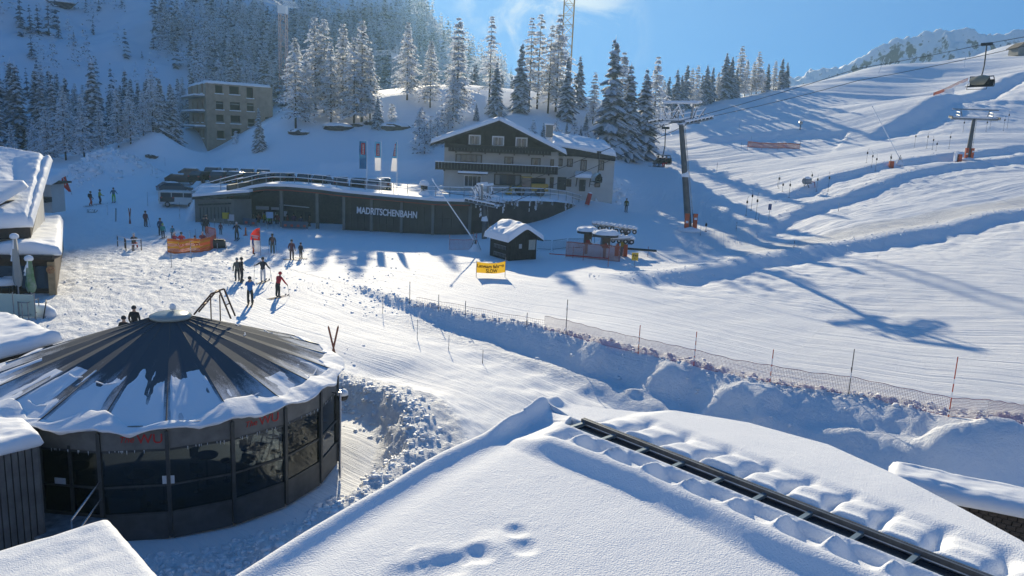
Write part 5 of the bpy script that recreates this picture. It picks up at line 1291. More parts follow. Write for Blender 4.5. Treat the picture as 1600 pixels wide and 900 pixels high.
HID = bpy.data.collections.new('prototypes')   # never linked to the scene
PROTO = {}
def _proto(key, crown, mats, h, r, seed):
    c = crown.build('crown', mats, fixn=False); t = trunk_mb(h*.97, r, seed).build('trunk', BARK, smooth=True)
    PROTO.setdefault(key, []).append((t.data, c.data, h))
    bpy.data.objects.remove(c); bpy.data.objects.remove(t)
for s in range(4): _proto('spruce', crown_spruce(s+1, rad=3.1+.35*(s % 3), rows=30, per=10, snow=1.0), [NEEDLE, TSNOW], 16, .20, s)
for s in range(3): _proto('dark', crown_spruce(s+31, rad=3.0, rows=24, per=9, snow=.7), [NEEDLE, TSNOW], 16, .2, s)
for s in range(4): _proto('larch', crown_larch(s+11, rad=3.5+.4*(s % 2), rows=34, per=9, twigs=12, base=.12), [FROST, FROSTD], 16, .19, s)
for s in range(3): _proto('sparse', crown_larch(s+51, rad=2.8, rows=24, per=6, base=.2, twigs=10), [FROST, FROSTD], 16, .17, s)
for s in range(2): _proto('bush', crown_larch(s+71, h=5, rad=1.5, rows=14, per=7, base=.02, twigs=9, thin=.6), [FROST, FROSTD], 5, .06, s)
for s in range(3): _proto('mini', crown_spruce(s+91, rad=3.4, rows=10, per=6, snow=.5, base=.03), [NEEDLE, TSNOW], 16, .25, s)
for s in range(2): _proto('minilarch', crown_larch(s+97, rad=3.4, rows=10, per=5, twigs=4, thin=3.0), [FROST, FROSTD], 16, .22, s)
TN = {'spruce': 'spruce_tree', 'dark': 'spruce_tree', 'larch': 'larch_tree', 'sparse': 'larch_tree', 'bush': 'frosted_shrub', 'mini': 'spruce_tree', 'minilarch': 'larch_tree'}
TCAT = {'bush': 'shrub'}
_tr = random.Random(5)
def put_tree(kind, loc, h, label, group=None, v=None, wid=1.0):
    pr = PROTO[kind]; t, c, h0 = pr[_tr.randrange(len(pr)) if v is None else v % len(pr)]
    o = thing(TN[kind], label, TCAT.get(kind, 'tree'), loc, _tr.random()*6.28, group)
    s = h/h0; o.scale = (s*wid, s*wid, s)
    for me, nm in ((t, 'trunk'), (c, 'crown')):
        q = bpy.data.objects.new(nm, me); COL.objects.link(q); q.parent = o
    return o
def tree_px(kind, px, base, top, label, group=None, Y=None, **k):
    if Y is None: g = gnd(px, base, 70)
    else: p = atY(px, base, Y); g = Vector((p[0], p[1], gz(p[0], p[1])))
    zt = atY(px, top, g.y)[2]; h = max(1.5, zt-g.z)
    g.z -= .15
    return put_tree(kind, tuple(g), h, label, group, **k)
GH = 'frosted larches on the central snowy hill'
HILL = [
 ('larch', 462, 200, 58, 'tall frosted larch leftmost on the central hill, beside the red and white crane', None),
 ('larch', 493, 175, 25, 'very tall frosted larch with the highest top of the left hill group', None),
 ('larch', 507, 176, 29, 'frosted larch close behind the highest top of the left hill group', None),
 ('larch', 517, 192, 66, 'slim frosted larch with a bare lower trunk in front of the left hill group', None),
 ('larch', 536, 183, 36, 'frosted larch standing third from the right in the left hill group', None),
 ('larch', 553, 197, 56, 'frosted larch in front above a dark rock on the central hill', None),
 ('larch', 565, 190, 32, 'broad frosted larch at the right end of the left hill group', None),
 ('larch', 636, 156, 34, 'lone tall frosted larch on the hill crest behind the flags', None),
 ('larch', 672, 168, 63, 'lone shorter frosted larch on the hill crest left of the lodge', None),
 ('bush', 612, 196, 159, 'small frosted sapling on a rock on the open hill', None),
 ('larch', 713, 190, 27, 'tall frosted conifer rising above the left side of the lodge roof', None),
 ('larch', 707, 200, 110, 'dense white frosted larch just above the left roof of the lodge', None),
 ('sparse', 764, 165, 20, 'thin open larch against the blue sky behind the lodge ridge', None),
 ('spruce', 774, 178, 95, 'snow laden spruce just behind the lodge ridge', None),
 ('spruce', 744, 188, 160, 'little snowy spruce above the lodge roof', None),
 ('spruce', 812, 174, 66, 'dark snow laden spruce left of the pair of thin backlit larches', None),
 ('sparse', 826, 172, 26, 'left one of two thin backlit larches against the sky', None),
 ('sparse', 839, 170, 18, 'right one of two thin backlit larches against the sky', None),
 ('sparse', 856, 177, 34, 'thin backlit larch left of the yellow crane mast', None),
 ('larch', 868, 175, 22, 'wide backlit larch directly in front of the yellow crane mast', None),
 ('spruce', 884, 187, 88, 'snowy spruce right of the yellow crane mast', None),
 ('spruce', 903, 165, 86, 'ragged snow laden spruce with drooping top right of the crane', None),
 ('larch', 926, 195, 112, 'round frosted larch behind the largest spruce', None),
 ('spruce', 951, 238, 58, 'largest snow laden spruce right of the lodge', None),
 ('larch', 966, 232, 80, 'frosted larch peeping out right of the largest spruce', None),
 ('spruce', 977, 246, 98, 'snow laden spruce second from the largest, above the annexe end', None),
 ('spruce', 1002, 246, 107, 'dark narrow snow laden spruce beside the first lift tower head', None),
 ('larch', 1019, 224, 88, 'frosted larch behind the head of the near lift tower', None),
 ('spruce', 405, 235, 168, 'small snow clad spruce standing alone on the slope below the block building', None),
 ('bush', 369, 224, 202, 'tiny snowy sapling at the foot of the block building', None),
 ('spruce', 590, 200, 150, 'short dense spruce tucked under the right larch of the hill group', None),
 ('larch', 478, 190, 90, 'short frosted larch filling the gap at the left of the hill group', None),
 ('larch', 578, 188, 80, 'short frosted larch leaning out right of the hill group', None),
]
def build_trees():
    for i, (k, px, b, t, lab, g) in enumerate(HILL): tree_px(k, px, b, t, lab, g, v=i)
    # shrubs round the lodge
    for i, (px, b, t) in enumerate([(832, 217, 186), (848, 224, 190), (868, 224, 184), (884, 226, 190), (896, 230, 184), (906, 233, 194), (916, 236, 200), (930, 240, 205), (938, 215, 182), (915, 205, 176)]):
        tree_px('spruce' if i % 2 else 'bush', px, b, t, 'small snow covered tree on the slope just behind the lodge annexe', 'small trees behind the lodge annexe')
    for i, (px, b, t) in enumerate([(655, 232, 170), (663, 240, 185), (672, 228, 180), (683, 225, 176), (658, 210, 165), (690, 208, 170), (700, 205, 172)]):
        tree_px('bush', px, b, t, 'bare frosted shrub on the slope left of the lodge', 'bare shrubs left of the lodge')
    # right hand ridge
    RT = [('spruce', 1042, 118), ('spruce', 1054, 107), ('spruce', 1069, 100), ('larch', 1077, 106), ('larch', 1086, 101), ('spruce', 1101, 101), ('spruce', 1110, 104), ('larch', 1119, 112), ('spruce', 1130, 82), ('spruce', 1139, 88), ('larch', 1153, 71), ('larch', 1163, 92), ('larch', 1181, 79), ('larch', 1174, 96), ('spruce', 1197, 98), ('larch', 1208, 94), ('spruce', 1219, 90), ('spruce', 1227, 96), ('larch', 1034, 124), ('spruce', 1062, 116), ('spruce', 1094, 116), ('spruce', 1148, 104), ('larch', 1189, 106)]
    nm = ['first', 'second', 'third', 'fourth', 'fifth', 'sixth', 'seventh', 'eighth', 'ninth', 'tenth', 'eleventh', 'twelfth', 'thirteenth', 'fourteenth', 'fifteenth', 'sixteenth', 'seventeenth', 'eighteenth', 'nineteenth', 'twentieth', 'twenty-first', 'twenty-second', 'twenty-third']
    order = sorted(range(len(RT)), key=lambda i: RT[i][1])
    for r, i in enumerate(order):
        k, px, t = RT[i]; ry = np.interp(px, [1000, 1060, 1130, 1190, 1250], [190, 178, 160, 148, 135]); Y = np.interp(px, [1000, 1060, 1130, 1190, 1250], [194, 204, 219, 228, 236])
        tree_px(k, px, ry-1, t, ('snowy spruce' if k == 'spruce' else 'frosted larch')+', '+nm[r]+' tree from the left on the right hand ridge', 'trees along the right hand ridge', Y=Y, wid=1.05)
    # shade giving trees of the same wood further left along the ridge, as the long shadows on the slope show
    # left hand forest: frosted larches in front, dark spruces behind
    FL = [('larch', 103, 250, 136, 'large frosted larch left of centre in the front row of the left forest'), ('larch', 132, 253, 146, 'large frosted larch with drooping limbs at the front of the left forest'), ('larch', 55, 246, 184, 'broad low frosted larch above the little house roof'), ('larch', 75, 250, 165, 'frosted larch between the broad low one and the large front one'), ('larch', 240, 226, 112, 'tall frosted larch nearest the block building'), ('spruce', 252, 222, 120, 'dark snow laden spruce beside the tallest larch near the block building'), ('larch', 225, 232, 140, 'wide frosted larch leaning over the snow mound'), ('larch', 186, 240, 136, 'slim frosted larch in the middle of the left forest'), ('larch', 205, 238, 138, 'frosted larch right of the slim one in the left forest'), ('spruce', 272, 215, 135, 'snowy spruce directly left of the block building balconies'), ('larch', 158, 248, 160, 'short frosted larch behind the big ploughed snow heap'), ('larch', 20, 245, 190, 'frosted larch at the far left edge over the chalet roof')]
    for k, px, b, t, lab in FL: tree_px(k, px, b, t, lab, Y=None if px > 600 else np.interp(b, [210, 255], [138, 122]))
    rnd = random.Random(12)
    for i in range(70):
        px = rnd.uniform(-30, 285); Y = rnd.uniform(140, 205); top = 128+(Y < 165)*28+rnd.uniform(-8, 30)
        if px < 90: top += 45-max(0, px)*.3
        if 205 < px < 285: top = rnd.uniform(118, 150)
        x = atY(px, 200, Y)[0]; z = gz(x, Y); h = atY(px, top, Y)[2]-z
        if h < 7 or h > 24: h = rnd.uniform(11, 17)
        put_tree('dark' if rnd.random() < .8 else 'larch', (x, Y, z-.2), h, 'dark spruce or larch deep in the shaded forest left of the block building' if False else 'tree in the dense dark wood behind the front row of the left forest', 'dark wood behind the left forest front')
    for px, b, t in [(285, 205, 120), (300, 150, 108), (330, 140, 112), (345, 138, 95), (362, 136, 80), (372, 139, 88), (385, 140, 92), (395, 141, 98), (410, 143, 84), (418, 145, 80), (425, 165, 92), (436, 170, 88), (446, 172, 96)]:
        Y = 176; x = atY(px, 150, Y)[0]; z = gz(x, Y); h = atY(px, t, Y)[2]-z
        put_tree('larch' if px % 2 else 'spruce', (x, Y, z-.2), h, 'frosted tree rising behind the roof of the block building', 'frosted trees behind the block building')
    for i in range(16):
        px = rnd.uniform(640, 905); Y = rnd.uniform(185, 225); t = np.interp(px, [640, 725, 745, 800, 850, 905], [150, 90, 98, 120, 130, 140])+rnd.uniform(-4, 16); x = atY(px, 150, Y)[0]; z = gz(x, Y); h = atY(px, t, Y)[2]-z
        if h < 4: h = 8
        put_tree('dark', (x, Y, z-.2), min(h, 26), 'dark conifer beyond the crest of the central hill', 'dark conifers beyond the central crest')
build_trees()
# ---------------------------------------------------------------- trees on the far mountain
def mtn_hit(px, py):
    d = pdir(px, py); A = math.atan2(d[0], d[1]); hz = math.hypot(d[0], d[1]); rr = np.linspace(290, 700, 500); h = mtn_left(np.full(500, A), rr); z = CAMZ+rr/hz*d[2]
    b = z < h
    if not b.any(): return None
    r = rr[int(np.argmax(b))]; return Vector((r*math.sin(A), r*math.cos(A), float(h[int(np.argmax(b))])))
def build_mtn_trees():
    # individual ones that stand apart
    L1 = [(33, 45, 0), (48, 52, 15), (60, 53, 13), (77, 57, 10), (92, 60, 34), (50, 92, 57), (116, 72, 50), (146, 55, 32), (135, 20, -4), (155, 18, -2), (190, 13, -8), (240, 77, 47), (12, 152, 117), (30, 149, 109), (43, 150, 113), (57, 160, 120), (68, 150, 118), (90, 132, 115), (222, 92, 80), (272, 66, 38), (262, 60, 30), (318, 40, 14), (402, 60, 40), (390, 40, 18), (300, 118, 60), (308, 112, 66), (336, 80, 50), (352, 96, 62)]
    lab = ['lone dark spruce high on the misty slope below the others', 'dark spruce in the small cluster near the top left corner', 'tree in the row of six on the shaded meadow at the left edge']
    for i, (px, b, t) in enumerate(L1):
        p = mtn_hit(px, b)
        if p is None: continue
        h = (b-t)/F*math.hypot(p.x, p.y)*1.0; rank = 'dark conifer on the misty mountain slope above the left forest'
        put_tree('mini', (p.x, p.y, p.z-.3), h, lab[0] if i == 5 else lab[1] if i < 5 else lab[2] if 12 <= i <= 17 else rank, 'single trees on the misty mountain slope')
    for i, (px, py, hh) in enumerate([(669, 16, 12), (675, 22, 12), (687, 35, 13), (694, 44, 14), (703, 58, 16), (712, 68, 14), (722, 78, 14), (733, 88, 18), (741, 95, 16), (757, 101, 14), (660, 6, 10), (772, 106, 12), (783, 111, 12), (798, 118, 12), (812, 122, 10)]):
        p = mtn_hit(px, py+3)
        if p is None: continue
        put_tree('mini', (p.x, p.y, p.z-1), hh/F*math.hypot(p.x, p.y)*1.5, 'small dark conifer on the skyline of the mountain shoulder', 'conifers on the mountain skyline')
    # the wood that reads as one mass
    rnd = random.Random(77); tr = []; tries = 0
    pm = PROTO['mini'][:1]+PROTO['minilarch']+PROTO['minilarch']
    def dens(px, py):
        d = 0
        if 240 < px < 350: d = .5*(1-abs(py-45)/75.)
        if 300 < px < 480 and py > 20: d = max(d, .5-.25*(py < 60))
        if 480 <= px < 720 and py > 35: d = max(d, .95)
        if 560 <= px < 800 and py > 60: d = 1
        if px < 260: d = max(d, .025)
        if px > 640 and py < 60: d = .5
        n = vnoise(np.array([px*.03]), np.array([py*.05+3]))[0]
        return d*(0.35+1.3*n*n*1.6)
    while len(tr) < 1800 and tries < 16000:
        tries += 1; px = rnd.uniform(-20, 900); py = rnd.uniform(-10, 165)
        if rnd.random() > dens(px, py): continue
        p = mtn_hit(px, py)
        if p is not None: tr.append((p, rnd.uniform(9, 17), rnd.randrange(len(pm)), rnd.random()*6.28))
    V = []; Fc = []; MI = []; base = 0
    cache = []
    for t, c, h0 in pm:
        n = len(c.vertices); co = np.empty(n*3, np.float32); c.vertices.foreach_get('co', co); co = co.reshape(-1, 3)
        fs = [tuple(q.vertices) for q in c.polygons]; mi = [q.material_index for q in c.polygons]
        cache.append((co, fs, mi, c.materials[0] is FROST, h0))
    # thin every crown a little to stay cheap
    quads = {}
    for ci, (co, fs, mi, fr, h0) in enumerate(cache):
        q4 = np.array([f if len(f) == 4 else f+(f[2],) for f in fs if len(f) == 4], np.int64); m4 = np.array([m for f, m in zip(fs, mi) if len(f) == 4]); quads[ci] = (q4, m4+(2 if fr else 0))
    AV = []; AQ = []; AM = []; b0 = 0
    for p, h, ci, rot in tr:
        co, _, _, fr, h0 = cache[ci]; q4, m4 = quads[ci]; s = h/h0; c_, s_ = math.cos(rot), math.sin(rot)
        v = co*s; v = np.stack([v[:, 0]*c_-v[:, 1]*s_+p.x, v[:, 0]*s_+v[:, 1]*c_+p.y, v[:, 2]+p.z-.3], 1)
        AV.append(v); AQ.append(q4+b0); AM.append(m4); b0 += len(v)
    AV = np.concatenate(AV).astype(np.float32); AQ = np.concatenate(AQ); AM = np.concatenate(AM)
    me = bpy.data.meshes.new('mountain_forest'); me.vertices.add(len(AV)); me.vertices.foreach_set('co', AV.ravel())
    me.loops.add(AQ.size); me.loops.foreach_set('vertex_index', AQ.ravel().astype(np.int32)); me.polygons.add(len(AQ)); me.polygons.foreach_set('loop_start', (np.arange(len(AQ))*4).astype(np.int32))
    for m in (NEEDLE, TSNOW, FROST, FROSTD): me.materials.append(m)
    me.polygons.foreach_set('material_index', AM.astype(np.int32)); me.update(calc_edges=True)
    o = bpy.data.objects.new('mountain_forest', me); COL.objects.link(o); tag(o, 'frosted conifer forest covering the misty mountain slope behind the hill', 'forest', kind='stuff')
    print('mountain trees', len(tr), 'quads', len(AQ))
build_mtn_trees()
# ---------------------------------------------------------------- people
def skin_body(name, J, bones, tags, face=True):
    """J: joint -> (x,y,z,r); bones: pairs; tags: bone -> material slot; returns mesh in metres, facing -Y"""
    keys = list(J); idx = {k: i for i, k in enumerate(keys)}
    me = bpy.data.meshes.new(name); me.from_pydata([J[k][:3] for k in keys], [(idx[a], idx[b]) for a, b in bones], []); me.update()
    o = bpy.data.objects.new(name, me); COL.objects.link(o)
    bm = bmesh.new(); bm.from_mesh(me); sk = bm.verts.layers.skin.verify(); bm.verts.ensure_lookup_table()
    for k in keys:
        r = J[k][3]; rr = r if isinstance(r, tuple) else (r, r); bm.verts[idx[k]][sk].radius = rr
    bm.verts[idx['pelvis']][sk].use_root = True; bm.to_mesh(me); bm.free()
    o.modifiers.new('s', 'SKIN').use_smooth_shade = True; m = o.modifiers.new('d', 'SUBSURF'); m.levels = 1; m.render_levels = 1
    dg = bpy.context.evaluated_depsgraph_get(); out = bpy.data.meshes.new_from_object(o.evaluated_get(dg))
    bpy.data.objects.remove(o); bpy.data.meshes.remove(me)
    segs = [(Vector(J[a][:3]), Vector(J[b][:3]), tags.get((a, b), 0)) for a, b in bones]
    for _ in range(5): out.materials.append(None)
    mi = []
    for p in out.polygons:
        c = p.center; best = 9; bi = 0
        for a, b, t in segs:
            d = b-a; k = max(0, min(1, (c-a).dot(d)/max(d.length_squared, 1e-9))); dd = (c-(a+d*k)).length
            if dd < best: best = dd; bi = t
        mi.append(bi)
    out.polygons.foreach_set('material_index', mi); out.polygons.foreach_set('use_smooth', [True]*len(mi)); out.name = name
    return out
# slots: 0 jacket 1 trousers 2 skin/face 3 boots 4 gloves
def pose(kind):
    J = {'pelvis': (0, 0, .92, (.155, .12)), 'belly': (0, 0, 1.08, (.15, .12)), 'chest': (0, .0, 1.32, (.19, .135)), 'neck': (0, .0, 1.50, .065), 'head': (0, -.01, 1.62, (.085, .10)), 'crown': (0, 0, 1.74, (.07, .085))}
    lean = 0.0
    L = dict(sh=(.20, 0, 1.42), el=(.27, .03, 1.16), wr=(.27, -.08, .93), ha=(.27, -.12, .85), hip=(.10, 0, .88), kn=(.12, -.03, .50), an=(.12, .02, .12), to=(.13, -.16, .05))
    Rr_ = {k: (-v[0], v[1], v[2]) for k, v in L.items()}
    if kind == 'ski':
        L.update(el=(.32, -.05, 1.20), wr=(.38, -.30, 1.10), ha=(.39, -.36, 1.08), kn=(.13, -.12, .50), an=(.12, 0, .12)); Rr_.update(el=(-.32, -.05, 1.20), wr=(-.38, -.30, 1.10), ha=(-.39, -.36, 1.08), kn=(-.13, -.12, .50)); lean = .10
    if kind == 'reach':
        L.update(el=(.42, -.08, 1.27), wr=(.62, -.16, 1.18), ha=(.70, -.18, 1.16)); Rr_.update(el=(-.34, .0, 1.2), wr=(-.40, -.2, 1.02), ha=(-.41, -.26, 1.0)); lean = .06
    if kind == 'lean':
        L.update(el=(.30, -.35, 1.13), wr=(.36, -.52, .98), ha=(.37, -.57, .94)); Rr_.update(el=(-.30, -.33, 1.12), wr=(-.34, -.52, 1.0), ha=(-.35, -.57, .96)); lean = .36
    if kind == 'phone':
        L.update(el=(.27, -.14, 1.20), wr=(.14, -.30, 1.42), ha=(.10, -.33, 1.48)); Rr_.update(el=(-.27, -.14, 1.20), wr=(-.14, -.30, 1.42), ha=(-.10, -.33, 1.48))
    if kind == 'walk':
        L.update(kn=(.11, -.22, .52), an=(.11, -.14, .14), to=(.11, -.31, .09), el=(.27, .14, 1.18)); Rr_.update(kn=(-.11, .04, .50), an=(-.11, .26, .16), to=(-.11, .12, .05), wr=(-.27, -.2, .98)); lean = .05
    if kind == 'sit':
        L.update(kn=(.14, -.42, .50), an=(.15, -.48, .10), to=(.15, -.66, .05), hip=(.10, -.05, .50), el=(.28, -.12, .86), wr=(.2, -.34, .78), ha=(.18, -.40, .76)); Rr_.update(kn=(-.14, -.42, .50), an=(-.15, -.48, .10), to=(-.15, -.66, .05), hip=(-.10, -.05, .50), el=(-.28, -.12, .86), wr=(-.2, -.34, .78), ha=(-.18, -.40, .76))
        for k in ('pelvis', 'belly', 'chest', 'neck', 'head', 'crown'): x, y, z, r = J[k]; J[k] = (x, y, z-.40, r)
        L['sh'] = (.20, 0, 1.02); Rr_['sh'] = (-.20, 0, 1.02)
    rad = dict(sh=.078, el=.062, wr=.045, ha=.048, hip=.105, kn=.085, an=.068, to=.055)
    for sfx, D in (('L', L), ('R', Rr_)):
        for k, v in D.items(): J[k+sfx] = (*v, rad[k])
        hx, hy, hz = D['ha']; wx, wy, wz = D['wr']; d = Vector((hx-wx, hy-wy, hz-wz)).normalized(); s_ = d.cross(Vector((0, 0, 1)) if abs(d.z) < .9 else Vector((1, 0, 0))).normalized(); u_ = s_.cross(d)
        J['th'+sfx] = (*(Vector((hx, hy, hz))+s_*.045*(1 if sfx == 'L' else -1)+d*.02), .013)
        for i, l in enumerate((.060, .070, .066, .052)):
            q = Vector((hx, hy, hz))+s_*(.030-.02*i)+d*.030; J['k%d%s' % (i, sfx)] = (*q, .011); J['f%d%s' % (i, sfx)] = (*(q+d*l*.6-u_*l*.5*(1 if u_.z > 0 else -1)), .010)
    if lean:
        p0 = J['pelvis']
        for k, (x, y, z, r) in list(J.items()):
            if k[:-1] in ('hip', 'kn', 'an', 'to') or k == 'pelvis': continue
            dz = z-p0[2]; 
            if dz > -.2 and k[:2] not in (): 
                a = lean; yy = y*math.cos(a)-dz*math.sin(a); zz = p0[2]+dz*math.cos(a)+y*math.sin(a)*.6; J[k] = (x, yy, zz, r)
    B = [('pelvis', 'belly'), ('belly', 'chest'), ('chest', 'neck'), ('neck', 'head'), ('head', 'crown')]; T = {B[2]: 0, B[3]: 2, B[4]: 2}
    for s_ in 'LR':
        for a, b, t in (('chest', 'sh'+s_, 0), ('sh'+s_, 'el'+s_, 0), ('el'+s_, 'wr'+s_, 0), ('wr'+s_, 'ha'+s_, 4), ('pelvis', 'hip'+s_, 1), ('hip'+s_, 'kn'+s_, 1), ('kn'+s_, 'an'+s_, 1), ('an'+s_, 'to'+s_, 3), ('ha'+s_, 'th'+s_, 4)): B.append((a, b)); T[(a, b)] = t
        for i in range(4): B.append(('ha'+s_, 'k%d%s' % (i, s_))); T[B[-1]] = 4; B.append(('k%d%s' % (i, s_), 'f%d%s' % (i, s_))); T[B[-1]] = 4
    return J, B, T
BODY = {}
for k_ in ('stand', 'ski', 'reach', 'lean', 'phone', 'walk', 'sit'):
    J_, B_, T_ = pose(k_); BODY[k_] = (skin_body('body', J_, B_, T_), J_)
SKIN = mat('skin', (.45, .26, .18), .5); BLACK = mat('black_cloth', (.015, .015, .018), .8)
def cloth(c): return mat('cloth_%d_%d_%d' % tuple(int(v*100) for v in c), c, .75)
_skim = {}
def person(kind, loc, face, label, jacket, trousers, helmet=(.03, .03, .035), skis=False, poles=False, boots=(.05, .05, .06), h=1.0, board=False, pack=None, group=None, gloves=(.02, .02, .02)):
    me, J = BODY[kind]; o = thing('person', label, 'person', loc, face, group); o.scale = (h, h, h)
    b = bpy.data.objects.new('body', me); COL.objects.link(b); b.parent = o
    for i, m in enumerate((cloth(jacket), cloth(trousers), SKIN, cloth(boots), cloth(gloves))):
        b.material_slots[i].link = 'OBJECT'; b.material_slots[i].material = m
    hx, hy, hz = J['head'][:3]; z0 = hz
    mb = MB(); mb.lathe((hx, hy+.015, z0), [(.112, .03), (.122, .08), (.115, .14), (.085, .19), (.03, .215), (.005, .22)], 12, squash=(.95, 1.08)); mb.build('helmet', cloth(helmet), o, smooth=True)
    mb = MB(); mb.box((hx, hy-.108, z0+.055), (.13, .03, .05)); mb.build('goggles', BLACK, o)
    mb = MB(); mb.add([(hx-.016, hy-.098, z0+.0), (hx+.016, hy-.098, z0), (hx, hy-.125, z0-.004), (hx, hy-.098, z0+.04)], [(0, 2, 3), (1, 3, 2), (0, 1, 2), (0, 3, 1)]); mb.build('nose', SKIN, o)
    if pack: 
        c = J['chest']; mb = MB(); mb.lathe((0, 0, -.24), [(.05, 0), (.15, .03), (.17, .2), (.15, .40), (.05, .47)], 10, squash=(1, .6)); mb.build('backpack', cloth(pack), o, smooth=True, loc=(c[0], c[1]+.20, c[2]-.02))
    if skis or board:
        sm = cloth((.08, .05, .06) if not board else (.05, .04, .08)); 
        for s_, sx in ((1, 'L'), (-1, 'R')) if skis else ((0, 'L'),):
            a = J['an'+sx]; mb = MB(); x = a[0] if skis else 0; w = .05 if skis else .14; l = .85 if skis else .78; y0 = a[1]-.05
            prof = [(-l, .10), (-l*.9, .03), (-l*.8, .012), (l*.95, .012), (l, .03)]
            vs = []
            for y, z in prof: vs += [(x-w, y0+y, z), (x+w, y0+y, z), (x+w, y0+y, z+.018), (x-w, y0+y, z+.018)]
            fs = [(4*i+k, 4*i+(k+1) % 4, 4*i+4+(k+1) % 4, 4*i+4+k) for i in range(len(prof)-1) for k in range(4)]+[(0, 1, 2, 3), (16, 17, 18, 19)]
            if board: vs = [(v[1], v[0], v[2]) for v in vs]
            mb.add(vs, fs); mb.build('ski' if skis else 'snowboard', sm, o)
    if poles:
        for sx in 'LR':
            a = Vector(J['ha'+sx][:3]); sgn = 1 if sx == 'L' else -1; d = Vector((sgn*.10, -.10 if kind != 'ski' else .35, 0)); t_ = Vector((a.x+d.x, a.y+d.y, .0)); mb = MB()
            mb.tube(a+Vector((0, 0, .08)), t_, .014, .010, n=5); mb.lathe((a.x+d.x*.92, a.y+d.y*.92, .07), [(.045, 0), (.045, .015)], 8); mb.build('ski_pole', cloth((.12, .12, .13)), o)
    return o
PEOPLE = [
 # px, py(feet), kind, facing deg, label, jacket, trousers, kwargs
 (434, 465, 'lean', 150, 'skier in a red jacket and black trousers leaning on poles', (.50, .015, .03), (.02, .02, .02), dict(skis=1, poles=1, helmet=(.45, .02, .03), h=1.02)),
 (391, 476, 'phone', 195, 'person in a bright blue jacket holding both hands up to the face', (.02, .16, .45), (.02, .02, .02), dict(skis=1, helmet=(.02, .02, .03), h=1.05)),
 (411, 441, 'reach', 175, 'skier in a black jacket and white trousers with one arm held out', (.02, .025, .04), (.6, .6, .62), dict(skis=1, poles=1, h=1.05)),
 (371, 440, 'stand', 215, 'person in a grey green jacket standing in front of upright skis', (.12, .13, .11), (.03, .03, .03), dict(helmet=(.25, .25, .25), pack=(.1, .1, .1))),
 (378, 439, 'stand', 120, 'person in dark clothes half hidden behind the grey green jacket', (.05, .04, .045), (.03, .025, .03), dict()),
 (396, 398, 'stand', 100, 'person in a blue jacket and orange trousers beside the red and white flag', (.02, .06, .25), (.60, .10, .01), dict(helmet=(.03, .03, .06))),
 (426, 397, 'walk', 200, 'skier with a brown backpack and olive trousers carrying poles', (.03, .03, .05), (.13, .14, .11), dict(poles=1, pack=(.14, .07, .06), h=1.05)),
 (456, 406, 'stand', 180, 'snowboarder in a long dusky red jacket', (.13, .05, .06), (.06, .03, .04), dict(board=1)),
 (470, 404, 'stand', 160, 'smaller snowboarder in dark clothes beside the dusky red one', (.03, .03, .045), (.03, .03, .04), dict(board=1, h=.8)),
 (370, 375, 'ski', 190, 'dark dressed skier with white cap gliding toward the station', (.03, .03, .04), (.02, .02, .025), dict(skis=1, helmet=(.5, .5, .5))),
 (345, 367, 'stand', 180, 'child in a dark blue and red outfit near the yellow sign', (.10, .05, .08), (.03, .08, .12), dict(h=.72)),
 (323, 366, 'stand', 160, 'tall person in black in front of the left end of the station', (.02, .02, .03), (.015, .015, .02), dict(h=1.08)),
 (319, 364, 'stand', 190, 'person in a black hooded coat just left of the tall black figure', (.03, .03, .04), (.02, .02, .02), dict()),
 (228, 355, 'stand', 170, 'person in a brown red ski suit with arms held away', (.15, .05, .06), (.08, .04, .05), dict(poles=1)),
 (251, 368, 'stand', 180, 'skier in navy with a yellow collar behind the turquoise child', (.03, .08, .15), (.02, .02, .03), dict(skis=1, h=1.0)),
 (255, 372, 'stand', 185, 'child in a turquoise jacket on skis', (.03, .30, .26), (.03, .03, .04), dict(skis=1, h=.8, helmet=(.3, .5, .1))),
 (270, 373, 'stand', 190, 'child in a blue teal jacket right of the turquoise child', (.03, .22, .32), (.03, .04, .08), dict(h=.72)),
 (210, 389, 'sit', 195, 'person in a black jacket and red trousers sitting at the wooden railing', (.03, .03, .04), (.40, .03, .03), dict(helmet=(.5, .5, .5))),
 (142, 322, 'walk', 150, 'skier in red trousers bent under a black backpack', (.04, .03, .04), (.40, .04, .02), dict(skis=1, pack=(.02, .02, .03))),
 (156, 319, 'ski', 140, 'skier in a yellow and black jacket on the upper left slope', (.35, .35, .05), (.02, .02, .03), dict(skis=1)),
 (178, 316, 'ski', 200, 'skier in a teal jacket and lime green trousers', (.03, .13, .18), (.15, .45, .05), dict(skis=1)),
 (978, 331, 'stand', 180, 'lone skier in a black and yellow jacket on the blue shaded slope', (.10, .09, .01), (.015, .015, .02), dict(skis=1)),
 (273, 386, 'sit', 160, 'person in a crimson jacket sitting left in the netted pen', (.25, .03, .07), (.03, .03, .04), dict(helmet=(.5, .5, .5))),
 (284, 386, 'sit', 190, 'person in a red jacket and black cap sitting in the netted pen', (.40, .02, .05), (.03, .03, .04), dict()),
 (317, 385, 'sit', 200, 'person in a plum jacket and white hat at the right of the netted pen', (.18, .03, .07), (.03, .03, .04), dict(helmet=(.55, .55, .55))),
 (305, 388, 'sit', 180, 'person in black crouching low at the back of the netted pen', (.02, .02, .03), (.02, .02, .02), dict(h=.85)),
]
